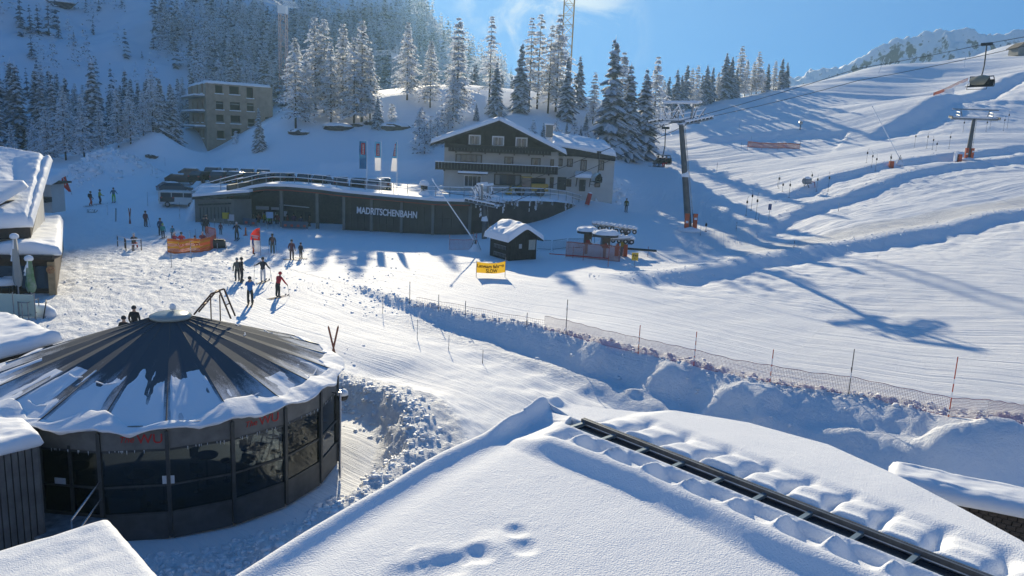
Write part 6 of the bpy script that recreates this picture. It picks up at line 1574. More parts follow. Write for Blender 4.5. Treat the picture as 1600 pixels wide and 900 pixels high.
def build_people():
    for px, py, k, fd, lab, ja, tr, kw in PEOPLE:
        g = gnd(px, py); person(k, tuple(g), R(fd), lab, ja, tr, **kw)
    # two heads over the tent roof
    for px, py, Y, lab, h in [(209, 478, 39.0, 'man in black with a dark cap seen just above the tent roof', 1.0), (193, 494, 38.0, 'shorter person in black left of him, head above the tent roof', 1.0)]:
        p = atY(px, py, Y); z = gz(p[0], p[1]); k = (p[2]-z)/1.8
        person('stand', (p[0], p[1], p[2]-1.8*h if k < .9 or k > 1.1 else z), R(180), lab, (.015, .015, .02), (.015, .015, .02), h=h)
    # queue at the station entrance
    rnd = random.Random(9)
    Q = [(397, 'black', (.03, .03, .04)), (404, 'dark red', (.25, .03, .04)), (413, 'bright yellow', (.55, .50, .03)), (419, 'green', (.10, .35, .08)), (425, 'dark grey', (.06, .06, .07)), (433, 'maroon', (.18, .03, .05)), (440, 'pink', (.40, .10, .16)), (449, 'red brown', (.22, .06, .04)), (459, 'purple', (.12, .05, .15)), (470, 'navy', (.03, .05, .12)), (484, 'brown', (.15, .09, .06))]
    for i, (px, nm, c) in enumerate(Q):
        p = atY(px, 355, 92.2+(i % 3)*.9); person('stand' if i % 2 else 'walk', (p[0], p[1], max(gz(p[0], p[1]), -.0) if p[1] < 90 else .0), R(rnd.uniform(-60, 60)), nm+' jacketed person queueing in the shade of the station hall', c, (.03, .03, .04), group='queue at the station entrance')
    # upright pair of skis held in front of the couple, skis stuck in the snow
    def skis_up(px, py, lab, col, h=1.75, tilt=.12, n=2, name='upright_skis', cat='skis', Z=None):
        g = gnd(px, py); t = thing(name, lab, cat, tuple(g))
        for i in range(n):
            mb = MB(); a = (-1)**i*tilt; mb.prism([(-.05, 0), (.05, 0), (.05, h*.92), (0, h), (-.05, h*.92)], -.01, .01); o = mb.build('ski', cloth(col), t, loc=(i*.14-.07, i*.05, -.05)); o.rotation_euler = (-.12, a, .3)
    skis_up(377, 443, 'pair of dark upright skis stuck in the snow in front of the couple', (.05, .03, .03))
    skis_up(521, 552, 'pair of worn red skis stuck upright behind the pavilion', (.25, .08, .04), h=1.6, tilt=.22)
    skis_up(182, 346, 'tall dark snowboard standing upright on the left slope', (.02, .03, .05), h=1.6, tilt=.03, n=1)
    skis_up(203, 350, 'red board and black board leaning together on the left slope', (.25, .05, .03), h=1.9, tilt=.1)
build_people()
# ---------------------------------------------------------------- cars in the car park
def car(kind, loc, rz, label, col, group='cars parked above the station', snow=.0):
    t = thing('parked_van' if kind == 'van' else 'parked_car', label, 'van' if kind == 'van' else 'car', loc, rz, group)
    paint = mat('car_paint_%d_%d_%d' % tuple(int(c*100) for c in col), col, .25, .2); tyre = mat('tyre', (.02, .02, .02), .9); rim = mat('alloy', (.3, .3, .32), .4, .8)
    if kind == 'van': prof = [(-2.4, .35), (2.4, .35), (2.45, .95), (2.25, 1.15), (1.75, 1.85), (1.5, 1.98), (-2.25, 1.98), (-2.4, 1.8)]; wz = (1.2, 1.8)
    else: prof = [(-2.1, .3), (2.15, .3), (2.2, .72), (1.1, .92), (.45, 1.40), (-1.2, 1.46), (-1.9, 1.0), (-2.12, .9)]; wz = (.98, 1.36)
    mb = MB(); mb.prism(prof, -.86, .86); b = mb.build('body', paint, t)
    m = b.modifiers.new('b', 'BEVEL'); m.width = .07; m.segments = 2
    g = GLS
    if kind == 'van':
        for s in (-1, 1):
            for x0, x1 in ((-2.1, -.9), (-.8, .5), (.6, 1.6)): mb = MB(); mb.box(((x0+x1)/2, s*.865, 1.5), (x1-x0, .02, .52)); mb.build('side_window', g, t)
        mb = MB(); mb.prism([(1.78, 1.82), (2.22, 1.2), (2.24, 1.22), (1.80, 1.84)], -.72, .72); mb.build('windscreen', g, t)
        mb = MB(); mb.box((-2.41, 0, 1.45), (.02, 1.4, .55)); mb.build('rear_window', g, t)
    else:
        for s in (-1, 1): mb = MB(); mb.prism([(-1.55, 1.0), (.85, .98), (.36, 1.34), (-1.15, 1.39)], s*.862, s*.875); mb.build('side_window', g, t)
        mb = MB(); mb.prism([(.50, 1.39), (1.05, .95), (1.10, .97), (.54, 1.41)], -.72, .72); mb.build('windscreen', g, t)
        mb = MB(); mb.prism([(-1.26, 1.44), (-1.88, 1.02), (-1.91, 1.04), (-1.28, 1.46)], -.70, .70); mb.build('rear_window', g, t)
    for sx in (-1.35, 1.4):
        for s in (-1, 1):
            mb = MB(); mb.tube((sx, s*.72, .33), (sx, s*.90, .33), .33, n=14); w = mb.build('wheel', tyre, t)
            mb = MB(); mb.tube((sx, s*.90, .33), (sx, s*.915, .33), .2, n=10); mb.build('rim', rim, w)
    for s in (-1, 1):
        mb = MB(); mb.box((2.17, s*.62, .70 if kind != 'van' else .95), (.06, .3, .14)); mb.build('headlight', mat('headlight', (.5, .5, .5), .1), t)
        mb = MB(); mb.box((-2.13 if kind != 'van' else -2.41, s*.68, .85), (.05, .2, .16)); mb.build('tail_light', mat('tail_light', (.3, .01, .01), .3), t)
    if snow:
        mb = MB(); x0, x1, z = (-2.1, 1.4, 1.98) if kind == 'van' else (-1.15, .4, 1.42); mb.prism([(x0, z-.03), (x1, z-.05), (x1-.1, z+snow*.8), (x0+.15, z+snow)], -.78, .78); q = mb.build('snow_cap', M_SNOW, t); m = q.modifiers.new('b', 'BEVEL'); m.width = .05
    return t
def build_cars():
    A = lambda px, py, Y: atY(px, py, Y)
    lots = [(282, 298, 95.5, 'van', (.60, .60, .58), 8, 'white minibus parked beside the railing at the left end of the station roof', 0),
     (268, 300, 96.5, 'car', (.05, .05, .06), 100, 'dark car half buried in the ploughed snow left of the white minibus', .15),
     (272, 283, 104, 'car', (.10, .10, .11), 40, 'dark grey car behind the white minibus', .1), (283, 277, 110, 'car', (.04, .04, .05), 20, 'dark car in the back row at the far left of the car park', .1), (303, 272, 116, 'car', (.12, .12, .13), 20, 'silver grey car topmost at the left end of the car park', .2)]
    for px, py, Y, k, c, rz, lab, sn in lots:
        p = A(px, py, Y); car(k, (p[0], p[1], max(gz(p[0], p[1]), 0)), R(rz), lab, c, snow=sn)
    row = [(318, 99, .03), (345, 100, .05), (372, 101, .02), (395, 101, .04), (420, 102, .05), (448, 103, .03), (478, 103, .04), (505, 102, .02), (533, 100, .06), (562, 99, .04), (590, 98, .20), (600, 101, .03)]
    cn = ['black', 'dark grey', 'charcoal', 'dark green', 'navy', 'dark brown', 'anthracite', 'deep black', 'grey', 'dark', 'silver', 'shadowed']
    cc = [(.015, .015, .018), (.06, .06, .065), (.04, .04, .04), (.02, .04, .03), (.015, .02, .05), (.05, .035, .025), (.03, .035, .04), (.01, .01, .01), (.12, .12, .13), (.03, .03, .03), (.35, .36, .38), (.04, .045, .05)]
    for i, (px, Y, _) in enumerate(row):
        p = A(px, 290, Y); car('car', (p[0], p[1], TZ), R(80+(i*37) % 23), cn[i]+' car nose to tail in the row behind the station railing', cc[i], snow=.12 if i % 3 else 0)
    for i, px in enumerate((335, 362, 388, 412)):
        p = A(px, 280, 109); car('car', (p[0], p[1], gz(p[0], p[1])), R(95+i*4), ['dark estate car', 'small black car', 'grey car', 'dark car with snow on its roof'][i]+' in the back row of the car park', cc[i+2], snow=.15)
    # yellow wheel loader in front of the lodge
    p = A(828, 292, 101); t = thing('wheel_loader', 'yellow wheel loader parked in front of the lodge', 'loader', (p[0], p[1], TZ), R(8))
    y = mat('loader_yellow', (.45, .27, .04), .5)
    mb = MB(); mb.box((1.2, 0, 1.1), (2.2, 1.5, .9)); mb.build('engine_cover', y, t)
    mb = MB(); mb.prism([(-1.2, .9), (.1, .9), (.0, 2.3), (-1.0, 2.3)], -.6, .6); c = mb.build('cab', GLS, t); mb = MB(); mb.box((-.5, 0, 2.36), (1.3, 1.4, .12)); mb.build('cab_roof', y, c)
    for s in (-1, 1):
        for x in (-1.3, 1.3): mb = MB(); mb.tube((x, s*.65, .55), (x, s*1.0, .55), .55, n=14); mb.build('wheel', STEEL, t)
        mb = MB(); mb.tube((-1.0, s*.4, 1.2), (-2.4, s*.4, .8), .12); mb.build('lift_arm', y, t)
    mb = MB(); mb.prism([(-2.4, .2), (-3.2, .15), (-2.9, .35), (-2.6, .5), (-2.5, 1.1), (-2.35, 1.1)], -1.1, 1.1); mb.build('bucket', y, t)
    # snow gun on the terrace
    p = A(663, 298, 90.5); t = thing('snow_cannon', 'white capped snow cannon standing on the station roof terrace', 'snow cannon', (p[0], p[1], TZ-.1)); 
    mb = MB(); mb.tube((0, .2, .5), (0, -.3, 1.55), .35, .42, n=12); mb.build('barrel', STEEL, t); mb = MB(); mb.lathe((0, 0, 1.6), [(.55, -.1), (.6, .1), (.45, .4), (.1, .5)], 12); mb.build('snow_cap', M_SNOW, t, smooth=True)
    for q in range(3): a = q*2.1; mb = MB(); mb.tube((0, 0, .9), (math.cos(a)*.7, math.sin(a)*.7, 0), .06); mb.build('leg', GALV, t)
    mb = MB(); mb.lathe((0, 0, 0), [(.75, 0), (.7, .5), (.4, .95), (.1, 1.0)], 12); mb.build('snow_base', M_SNOW, t, smooth=True)
build_cars()
# ---------------------------------------------------------------- cloth and nets
def net(name, pts, h, cell, col, label, cat='safety net', posts=None, group=None, pcol=None, ph=None, nr=.012):
    """open mesh net between ground points: every strand is geometry"""
    b = Vector(pts[0]); t = thing(name, label, cat, tuple(b), 0, group); m = mat('net_%d_%d_%d' % tuple(int(c*100) for c in col), col, .8)
    fine = []
    for p, q in zip(pts[:-1], pts[1:]):
        p = Vector(p); q = Vector(q); n = max(1, int((q-p).length/cell))
        for i in range(n): fine.append(p.lerp(q, i/n))
    fine.append(Vector(pts[-1])); nh = max(2, int(h/cell)); mb = MB()
    for i, p in enumerate(fine):
        sag = .02*math.sin(i*.35)
        mb.add([p-b+Vector((-nr, 0, 0)), p-b+Vector((nr, 0, 0)), p-b+Vector((nr, 0, h+sag)), p-b+Vector((-nr, 0, h+sag))], [(0, 1, 2, 3)])
        if i < len(fine)-1:
            q = fine[i+1]; sg2 = .02*math.sin((i+1)*.35)
            for k in range(nh+1):
                z = h*k/nh; w = nr*(3 if k in (0, nh) else 1); mb.add([p-b+Vector((0, 0, z-w+sag*z/h)), q-b+Vector((0, 0, z-w+sg2*z/h)), q-b+Vector((0, 0, z+w+sg2*z/h)), p-b+Vector((0, 0, z+w+sag*z/h))], [(0, 1, 2, 3)])
    o = mb.build('mesh', m, t, fixn=False); o['kind'] = 'stuff'
    return t
def pole(px, py, top, label, col=(.42, .07, .025), group=None, r=.028, name='marker_pole', cat='pole', frost=True, lean=0.0):
    g = gnd(px, py); zt = atY(px, top, g.y)[2]; h = max(.8, zt-g.z); t = thing(name, label, cat, tuple(g), 0, group)
    mb = MB(); mb.tube((0, 0, -.2), (lean*h, 0, h), r, r*.8, n=7); mb.build('shaft', mat('pole_%d_%d_%d' % tuple(int(c*100) for c in col), col, .5), t)
    if frost:
        rnd = random.Random(int(px)); mb = MB()
        for _ in range(4): z = h*rnd.random()*.85; l = .08+.2*rnd.random(); mb.box((-r*.6+lean*z, -r*.5, z), (r*1.5, r*1.6, l))
        mb.build('frost', M_SNOW, t)['kind'] = 'stuff'
    return t, g, h
def build_piste():
    # poles along the upper edge of the bank
    E = [(640, 474, 440, 'thin dark'), (685, 487, 460, 'short thin'), (727, 492, 470, 'short stubby'), (823, 508, 490, 'short frosted'), (884, 522, 468, 'tall frosted grey'), (997, 553, 508, 'frosted orange and black'), (1084, 571, 518, 'slim orange'), (1203, 597, 546, 'clean red orange'), (1326, 615, 545, 'tall grey topped'), (1482, 651, 557, 'tallest red topped')]
    for px, b, t_, n in E: pole(px, b, t_, n+' pole on the snowbank edge beside the open piste', col=(.14, .12, .12) if ('dark' in n or 'grey' in n or 'short' in n) else (.50, .06, .02), group='poles along the snowbank edge')
    pts = [gnd(px, py) for px, py, *_ in [(850, 515), (884, 522), (940, 538), (997, 551), (1040, 561), (1084, 571), (1140, 586), (1203, 597), (1265, 608), (1326, 615), (1400, 632), (1482, 650), (1540, 655), (1600, 662)]]
    net('edge_net', pts, .85, .07, (.22, .07, .14), 'faint purple red safety net along the right part of the snowbank', nr=.005)
    pts = [gnd(px, py) for px, py in [(650, 478), (727, 492), (790, 505), (850, 515)]]
    net('edge_net', pts, .6, .14, (.30, .20, .24), 'faint pinkish net along the left part of the snowbank', nr=.004)
    # poles of the lane below the bank with thin dark sticks
    for px, b, t_ in [(598, 490, 462), (652, 530, 499), (701, 548, 524), (754, 568, 548)]:
        pole(px, b, t_, 'thin dark stick beside the groomed lane below the snowbank', col=(.07, .07, .08), group='sticks beside the groomed lane', r=.018)
    # yellow banner
    g0 = gnd(744, 432); g1 = gnd(789, 433); d = g1-g0; L_ = math.hypot(d.x, d.y); ang = math.atan2(d.y, d.x)
    t = thing('slow_banner', 'yellow fabric banner reading Langsam fahren SLOW between two poles', 'banner', tuple(g0), ang)
    yel = mat('banner_yellow', (.62, .38, .02), .7, trans=.5)
    zt = atY(744, 409, g0.y)[2]-g0.z; zb = atY(744, 426, g0.y)[2]-g0.z
    n = 20; mb = MB(); vs = []; fs = []
    for i in range(n+1):
        s = i/n; x = s*L_; sag = -.10*math.sin(s*math.pi); rise = .14*s**3; y = .06*math.sin(s*7)
        vs += [(x, y, zb+rise*.8+sag*.4), (x, y, zt+rise+sag)]
    fs = [(2*i, 2*i+2, 2*i+3, 2*i+1) for i in range(n)]; mb.add(vs, fs); mb.build('cloth', yel, t, fixn=False)
    for x, h in ((0, zt+.1), (L_, zt+.45)): mb = MB(); mb.tube((x, 0, -.3), (x, 0, h), .025); mb.build('pole', GALV, t)
    for txt, sz, x0, z0, wd in (('Langsam fahren', .42, .05, zb+(zt-zb)*.52, L_*.92), ('SLOW', .44, L_*.33, zb+(zt-zb)*.10, L_*.40)):
        cu = bpy.data.curves.new('lettering', 'FONT'); cu.body = txt; cu.size = sz; cu.extrude = .004; cu.offset = .012
        to = bpy.data.objects.new('lettering', cu); COL.objects.link(to); dg = bpy.context.evaluated_depsgraph_get(); me = bpy.data.meshes.new_from_object(to.evaluated_get(dg)); bpy.data.objects.remove(to)
        xs = [v.co.x for v in me.vertices]; sc = wd/(max(xs)-min(xs)); me.materials.clear(); me.materials.append(mat('banner_ink', (.03, .02, .01), .7))
        for v in me.vertices:
            x = v.co.x*sc+x0; s = x/L_; z = v.co.y+z0-.10*math.sin(s*math.pi)*.8+.14*s**3; v.co = Vector((x, .06*math.sin(s*7)-.02, z))
        o = bpy.data.objects.new('lettering', me); COL.objects.link(o); o.parent = t
    # snow lance beside the station and the one on the hill
    def lance(px, b, px2, t2, lab, snowy=True, stub=None):
        g = gnd(px, b); q = atY(px2, t2, g.y+.3); q = Vector(q)-g; o = thing('snow_lance', lab, 'snow lance', tuple(g))
        mb = MB(); mb.tube((0, 0, .9), q, .07, .045, n=7); mb.build('lance_tube', M_SNOW if snowy else GALV, o)
        mb = MB(); mb.tube(q, q+Vector((-.15, 0, .25)), .10, .08, n=7); mb.build('nozzle_head', M_SNOW if snowy else GALV, o)
        mb = MB(); mb.tube((.05, 0, -.3), (0, 0, 1.1), .09, n=7); mb.build('mast', STEEL, o)
        mb = MB(); mb.path([(-.5, -.2, 0), (0, 0, 1.5), (.6, .1, .1)], .04, n=5); mb.build('brace', GALV, o)
        mb = MB(); mb.lathe((0, 0, -.2), [(.8, 0), (.6, .3), (.25, .8), (.05, .95)], 12); mb.build('snow_heap', M_SNOW, o, smooth=True)
        return o
    lance(742, 392, 677, 283, 'long snow covered lance leaning left beside the ticket hut')
    lance(1405, 257, 1364, 168, 'thin grey snow lance leaning left across the upper piste')
    mb = MB(); g = gnd(1392, 262); mb.box((0, 0, .5), (.7, .4, 1.1)); o = mb.build('safety_pad', mat('pad_orange', (.50, .09, .03), .7), None, loc=tuple(g)); tag(o, 'orange safety pad at the foot of the thin snow lance', 'safety pad')
    # orange mesh fence high up
    pts = [gnd(px, py) for px, py in [(1168, 229), (1190, 231), (1215, 232), (1225, 231), (1249, 233)]]
    net('orange_fence', pts, .95, .16, (.60, .16, .09), 'orange mesh fence across the plateau of the upper slope', nr=.035, cat='fence')
    for px in (1168, 1190, 1215, 1249): pole(px, 234, 221, 'short post holding the orange mesh fence', col=(.4, .15, .1), group='posts of the orange mesh fence', frost=False)
    pts = [gnd(px, py) for px, py in [(1458, 150), (1475, 143), (1495, 133), (1512, 126)]]
    net('orange_fence', pts, .7, .2, (.60, .20, .12), 'orange mesh fence along the ridge shadow at the upper right', nr=.02, cat='fence')
    # netted pen in the plaza
    pts = [gnd(px, py) for px, py in [(262, 394), (280, 396), (297, 394), (313, 394), (329, 391)]]
    net('pen_net', pts, 1.15, .10, (.75, .20, .04), 'orange and yellow net along the front of the resting pen', nr=.03)
    b = pts[0]; mb = MB()
    for k, z in ((0, .35), (1, .8)):
        for p, q in zip(pts[:-1], pts[1:]): mb.add([p+Vector((0, -.04, z))-b, q+Vector((0, -.04, z+.1))-b, q+Vector((0, -.04, z+.28))-b, p+Vector((0, -.04, z+.18))-b], [(0, 1, 2, 3)])
    o = mb.build('yellow_band', mat('band_yellow', (.75, .42, .03), .7, trans=.4), None, loc=tuple(b), fixn=False); tag(o, 'yellow fabric bands woven along the front net of the pen', 'banner')
    pts = [gnd(px, py) for px, py in [(329, 391), (338, 385), (337, 376), (322, 373)]]
    net('pen_net', pts, 1.2, .12, (.55, .18, .12), 'red orange net closing the right side of the resting pen', nr=.022)
    for px, b_, t_ in [(262, 397, 376), (268, 418, 392), (299, 409, 376), (340, 392, 370), (297, 372, 360), (306, 372, 358), (353, 390, 377), (168, 336, 320), (231, 322, 300), (255, 324, 303), (281, 342, 316), (258, 259, 246), (238, 271, 259), (336, 367, 335), (360, 352, 330)]:
        pole(px, b_, t_, 'thin dark stake standing in the snow of the plaza left of the station', col=(.10, .09, .09), group='stakes in the plaza', r=.02)
    # wooden railing with the sitting person
    t_ = gnd(185, 385); w = thing('ski_rack', 'snow covered wooden railing where the person with red trousers sits', 'railing', tuple(t_))
    for a, b_ in [((184, 385), (207, 392)), ((197, 392), (221, 391))]:
        p, q = gnd(*a)-t_, gnd(*b_)-t_
        for h in (.55, 1.0): mb = MB(); mb.tube(p+Vector((0, 0, h)), q+Vector((0, 0, h)), .05); mb.build('rail', M_SNOW, w)
        for s in (0, .5, 1): c = p.lerp(q, s); mb = MB(); mb.tube(c+Vector((0, 0, -.2)), c+Vector((0, 0, 1.05)), .045); mb.build('post', TIMB2, w)
    # sledge
    g = gnd(143, 332); s_ = thing('sledge', 'small dark sledge on the slope below the two skiers', 'sledge', tuple(g), .3)
    for y in (-.2, .2): mb = MB(); mb.path([(-.5, y, .05), (.5, y, .05), (.65, y, .3)], .02, n=5); mb.build('runner', STEEL, s_)
    for x in (-.4, -.15, .1, .35): mb = MB(); mb.box((x, 0, .3), (.12, .5, .03)); mb.build('slat', TIMB2, s_)
    for x in (-.35, .3):
        for y in (-.2, .2): mb = MB(); mb.tube((x, y, .05), (x, y, .3), .02, n=5); mb.build('strut', STEEL, s_)
    # snow-scooter behind pen
    g = gnd(333, 388); s_ = thing('snowmobile', 'dark snowmobile parked at the right end of the resting pen', 'snowmobile', tuple(g), R(200))
    mb = MB(); mb.prism([(-1.1, .3), (1.0, .3), (1.2, .55), (.6, .85), (.1, .75), (-.2, .7), (-1.1, .75)], -.3, .3); mb.build('body', STEEL, s_)
    mb = MB(); mb.box((-.45, 0, .8), (1.1, .35, .12)); mb.build('seat', BLACK, s_); mb = MB(); mb.prism([(.5, .85), (.75, .8), (.55, 1.15)], -.2, .2); mb.build('windshield', GLS, s_)
    for y in (-.45, .45): mb = MB(); mb.path([(.2, y, .03), (1.1, y, .03), (1.35, y, .2)], .04, n=5); mb.build('ski', STEEL, s_)
    mb = MB(); mb.box((-.4, 0, .15), (1.6, .38, .28)); mb.build('track', BLACK, s_)
    mb = MB(); mb.tube((.25, -.32, 1.0), (.25, .32, 1.0), .025); mb.build('handlebar', STEEL, s_)
    # flags
    def beach_flag(px, py, top, lab, c1, c2, wdt=.7, lean=0):
        g = gnd(px, py); h = atY(px, top, g.y)[2]-g.z; f = thing('feather_flag', lab, 'flag', tuple(g), 0)
        mb = MB(); mb.tube((0, 0, -.2), (lean*h, 0, h*.98), .025, n=6); mb.build('mast', GALV, f)
        def part(z0, z1, m, nm):
            mb = MB(); vs = []; n = 14
            for i in range(n+1):
                s = z0+(z1-z0)*i/n; z = h*s; k = min(1, math.sqrt(max(0, (1.0-s)*4)))*min(1, .35+s*2); x0 = lean*z; vs += [(x0, .04*math.sin(s*9), z), (x0-wdt*k*(1 if lean <= 0 else -1), .05+.08*math.sin(s*9+1), z)]
            mb.add(vs, [(2*i, 2*i+2, 2*i+3, 2*i+1) for i in range(n)]); return mb.build(nm, m, f, fixn=False)
        part(.55, 1.0, c1, 'upper_cloth'); part(.12, .55, c2, 'lower_cloth')
        return f, g, h
    red = mat('flag_red', (.60, .03, .02), .6, trans=.4); wht = mat('flag_white', (.65, .65, .68), .6, trans=.4)
    f, g, h = beach_flag(407, 400, 356, 'red and white feather flag standing among the skiers', red, wht, .9)
    for i, z in enumerate((.70, .64)):
        for k in range(7-i*2): mb = MB(); mb.box((-.14-.1*k-.08*i, -.10, h*z+.01*k), (.07, .01, .13)); mb.build('print', wht, f)
    f, g, h = beach_flag(113, 304, 270, 'leaning red feather flag on the upper left slope', red, red, .75, lean=-.30)
    for k in range(6): mb = MB(); mb.box((-.30*h*(.45+k*.07)-.35, -.12, h*(.45+k*.07)), (.16, .01, .12)); mb.build('print', wht, f)
    blu = mat('flag_blue', (.03, .13, .28), .6, trans=.4, col2=(.03, .30, .50), vscale=1.0)
    fr = mat('flag_red_panel', (.55, .04, .05), .6, trans=.3)
    for i, (px, t0, b0, w, lab) in enumerate([(573, 221, 264, 11, 'left one of the three tall blue flags, the dullest'), (595, 222, 267, 9, 'middle one of the three tall blue flags, narrow with a pale lower half'), (620, 222, 268, 9, 'right one of the three tall blue flags, tapering to its top and brightest')]):
        p = atY(px, 295, 93.5); h = atY(px, t0, 93.5)[2]-TZ; hb = atY(px, b0, 93.5)[2]-TZ; k = 93.5/F
        f = thing('tall_flag', lab, 'flag', (p[0], p[1], TZ)); mb = MB(); mb.tube((0, 0, -1), (0, 0, h+.2), .05, .035); mb.build('mast', WFR, f)
        def seg(z0, z1, m, nm, xo=0, yo=0, ws=1.0, f=f, w=w, i=i, h=h, hb=hb, k=k):
            mb = MB(); vs = []; n = 10
            for q in range(n+1):
                s = q/n; z = z0+(z1-z0)*s; tt = (z-hb)/(h-hb); ww = w*k*(1 if i < 2 else max(.12, 1-.8*tt**1.5))*ws; vs += [(-xo*w*k-.06, yo+.06*math.sin(z*2), z), (-xo*w*k-ww-.06, yo+.12*math.sin(z*2+1.2), z)]
            mb.add(vs, [(2*q, 2*q+2, 2*q+3, 2*q+1) for q in range(n)]); mb.build(nm, m, f, fixn=False)
        seg(hb+(h-hb)*.45, h, blu, 'blue_cloth'); seg(hb, hb+(h-hb)*.45, wht if i else blu, 'pale_cloth'); seg(hb+(h-hb)*.52, hb+(h-hb)*.94, fr, 'red_panel', .18, -.06, .55)
        for q in range(6): mb = MB(); mb.box((-w*k*(.5 if i < 2 else .38), -.14, hb+(h-hb)*(.57+.058*q)), (.16, .01, .14), 0, 0, Matrix.Rotation(.4, 3, 'Y')); mb.build('script_print', wht, f)
    # crowd control barriers
    b0 = [(838, 391), (862, 392), (886, 389), (912, 389)]
    for i in range(3):
        p, q = gnd(*b0[i]), gnd(*b0[i+1]); L2 = (q-p).length; o = thing('crowd_barrier', ['left', 'middle', 'right'][i]+' dark metal crowd barrier in the row between hut and drag lift', 'barrier', tuple(p), math.atan2((q-p).y, (q-p).x), 'crowd barriers beside the hut')
        for z in (.15, 1.05): mb = MB(); mb.tube((.1, 0, z), (L2-.1, 0, z+(q-p).z), .025, n=5); mb.build('rail', STEEL, o)
        for k in range(14): x = .1+(L2-.2)*k/13; mb = MB(); mb.tube((x, 0, .15), (x, 0, 1.05), .016, n=4); mb.build('bar', STEEL, o)
        for x in (.1, L2-.1): mb = MB(); mb.tube((x, -.3, 0), (x, .3, 0), .025, n=5); mb.build('foot', STEEL, o)
    # orange/pink poles round hut and lance
    for px, b_, t_, c, lab in [(702, 388, 366, (.5, .12, .05), 'frosted orange pole left of the snow lance'), (739, 385, 363, (.5, .12, .05), 'orange pole right beside the snow lance foot'), (744, 389, 364, (.5, .02, .03), 'red pole right of the snow lance foot'), (777, 395, 363, (.5, .14, .05), 'pale orange pole in front of the left wall of the hut'), (819, 406, 368, (.45, .40, .36), 'pale pole in front of the hut gable'), (686, 365, 349, (.4, .12, .05), 'thin orange pole against the dark station wall'), (1012, 401, 385, (.4, .1, .1), 'thin pole right of the drag lift')]:
        pole(px, b_, t_, lab, col=c)
    p, q = gnd(777, 392)+Vector((0, 0, .75)), gnd(832, 404)+Vector((0, 0, .75)); mb = MB(); mb.tube((0, 0, 0), q-p, .03); o = mb.build('red_tape', red, None, loc=tuple(p)); tag(o, 'red barrier tape stretched in front of the black hut', 'tape')
    pts = [gnd(px, py) for px, py in [(702, 390), (722, 390), (739, 389)]]
    net('small_net', pts, 1.0, .12, (.50, .22, .20), 'small pink net around the foot of the snow lance', nr=.012)
build_piste()
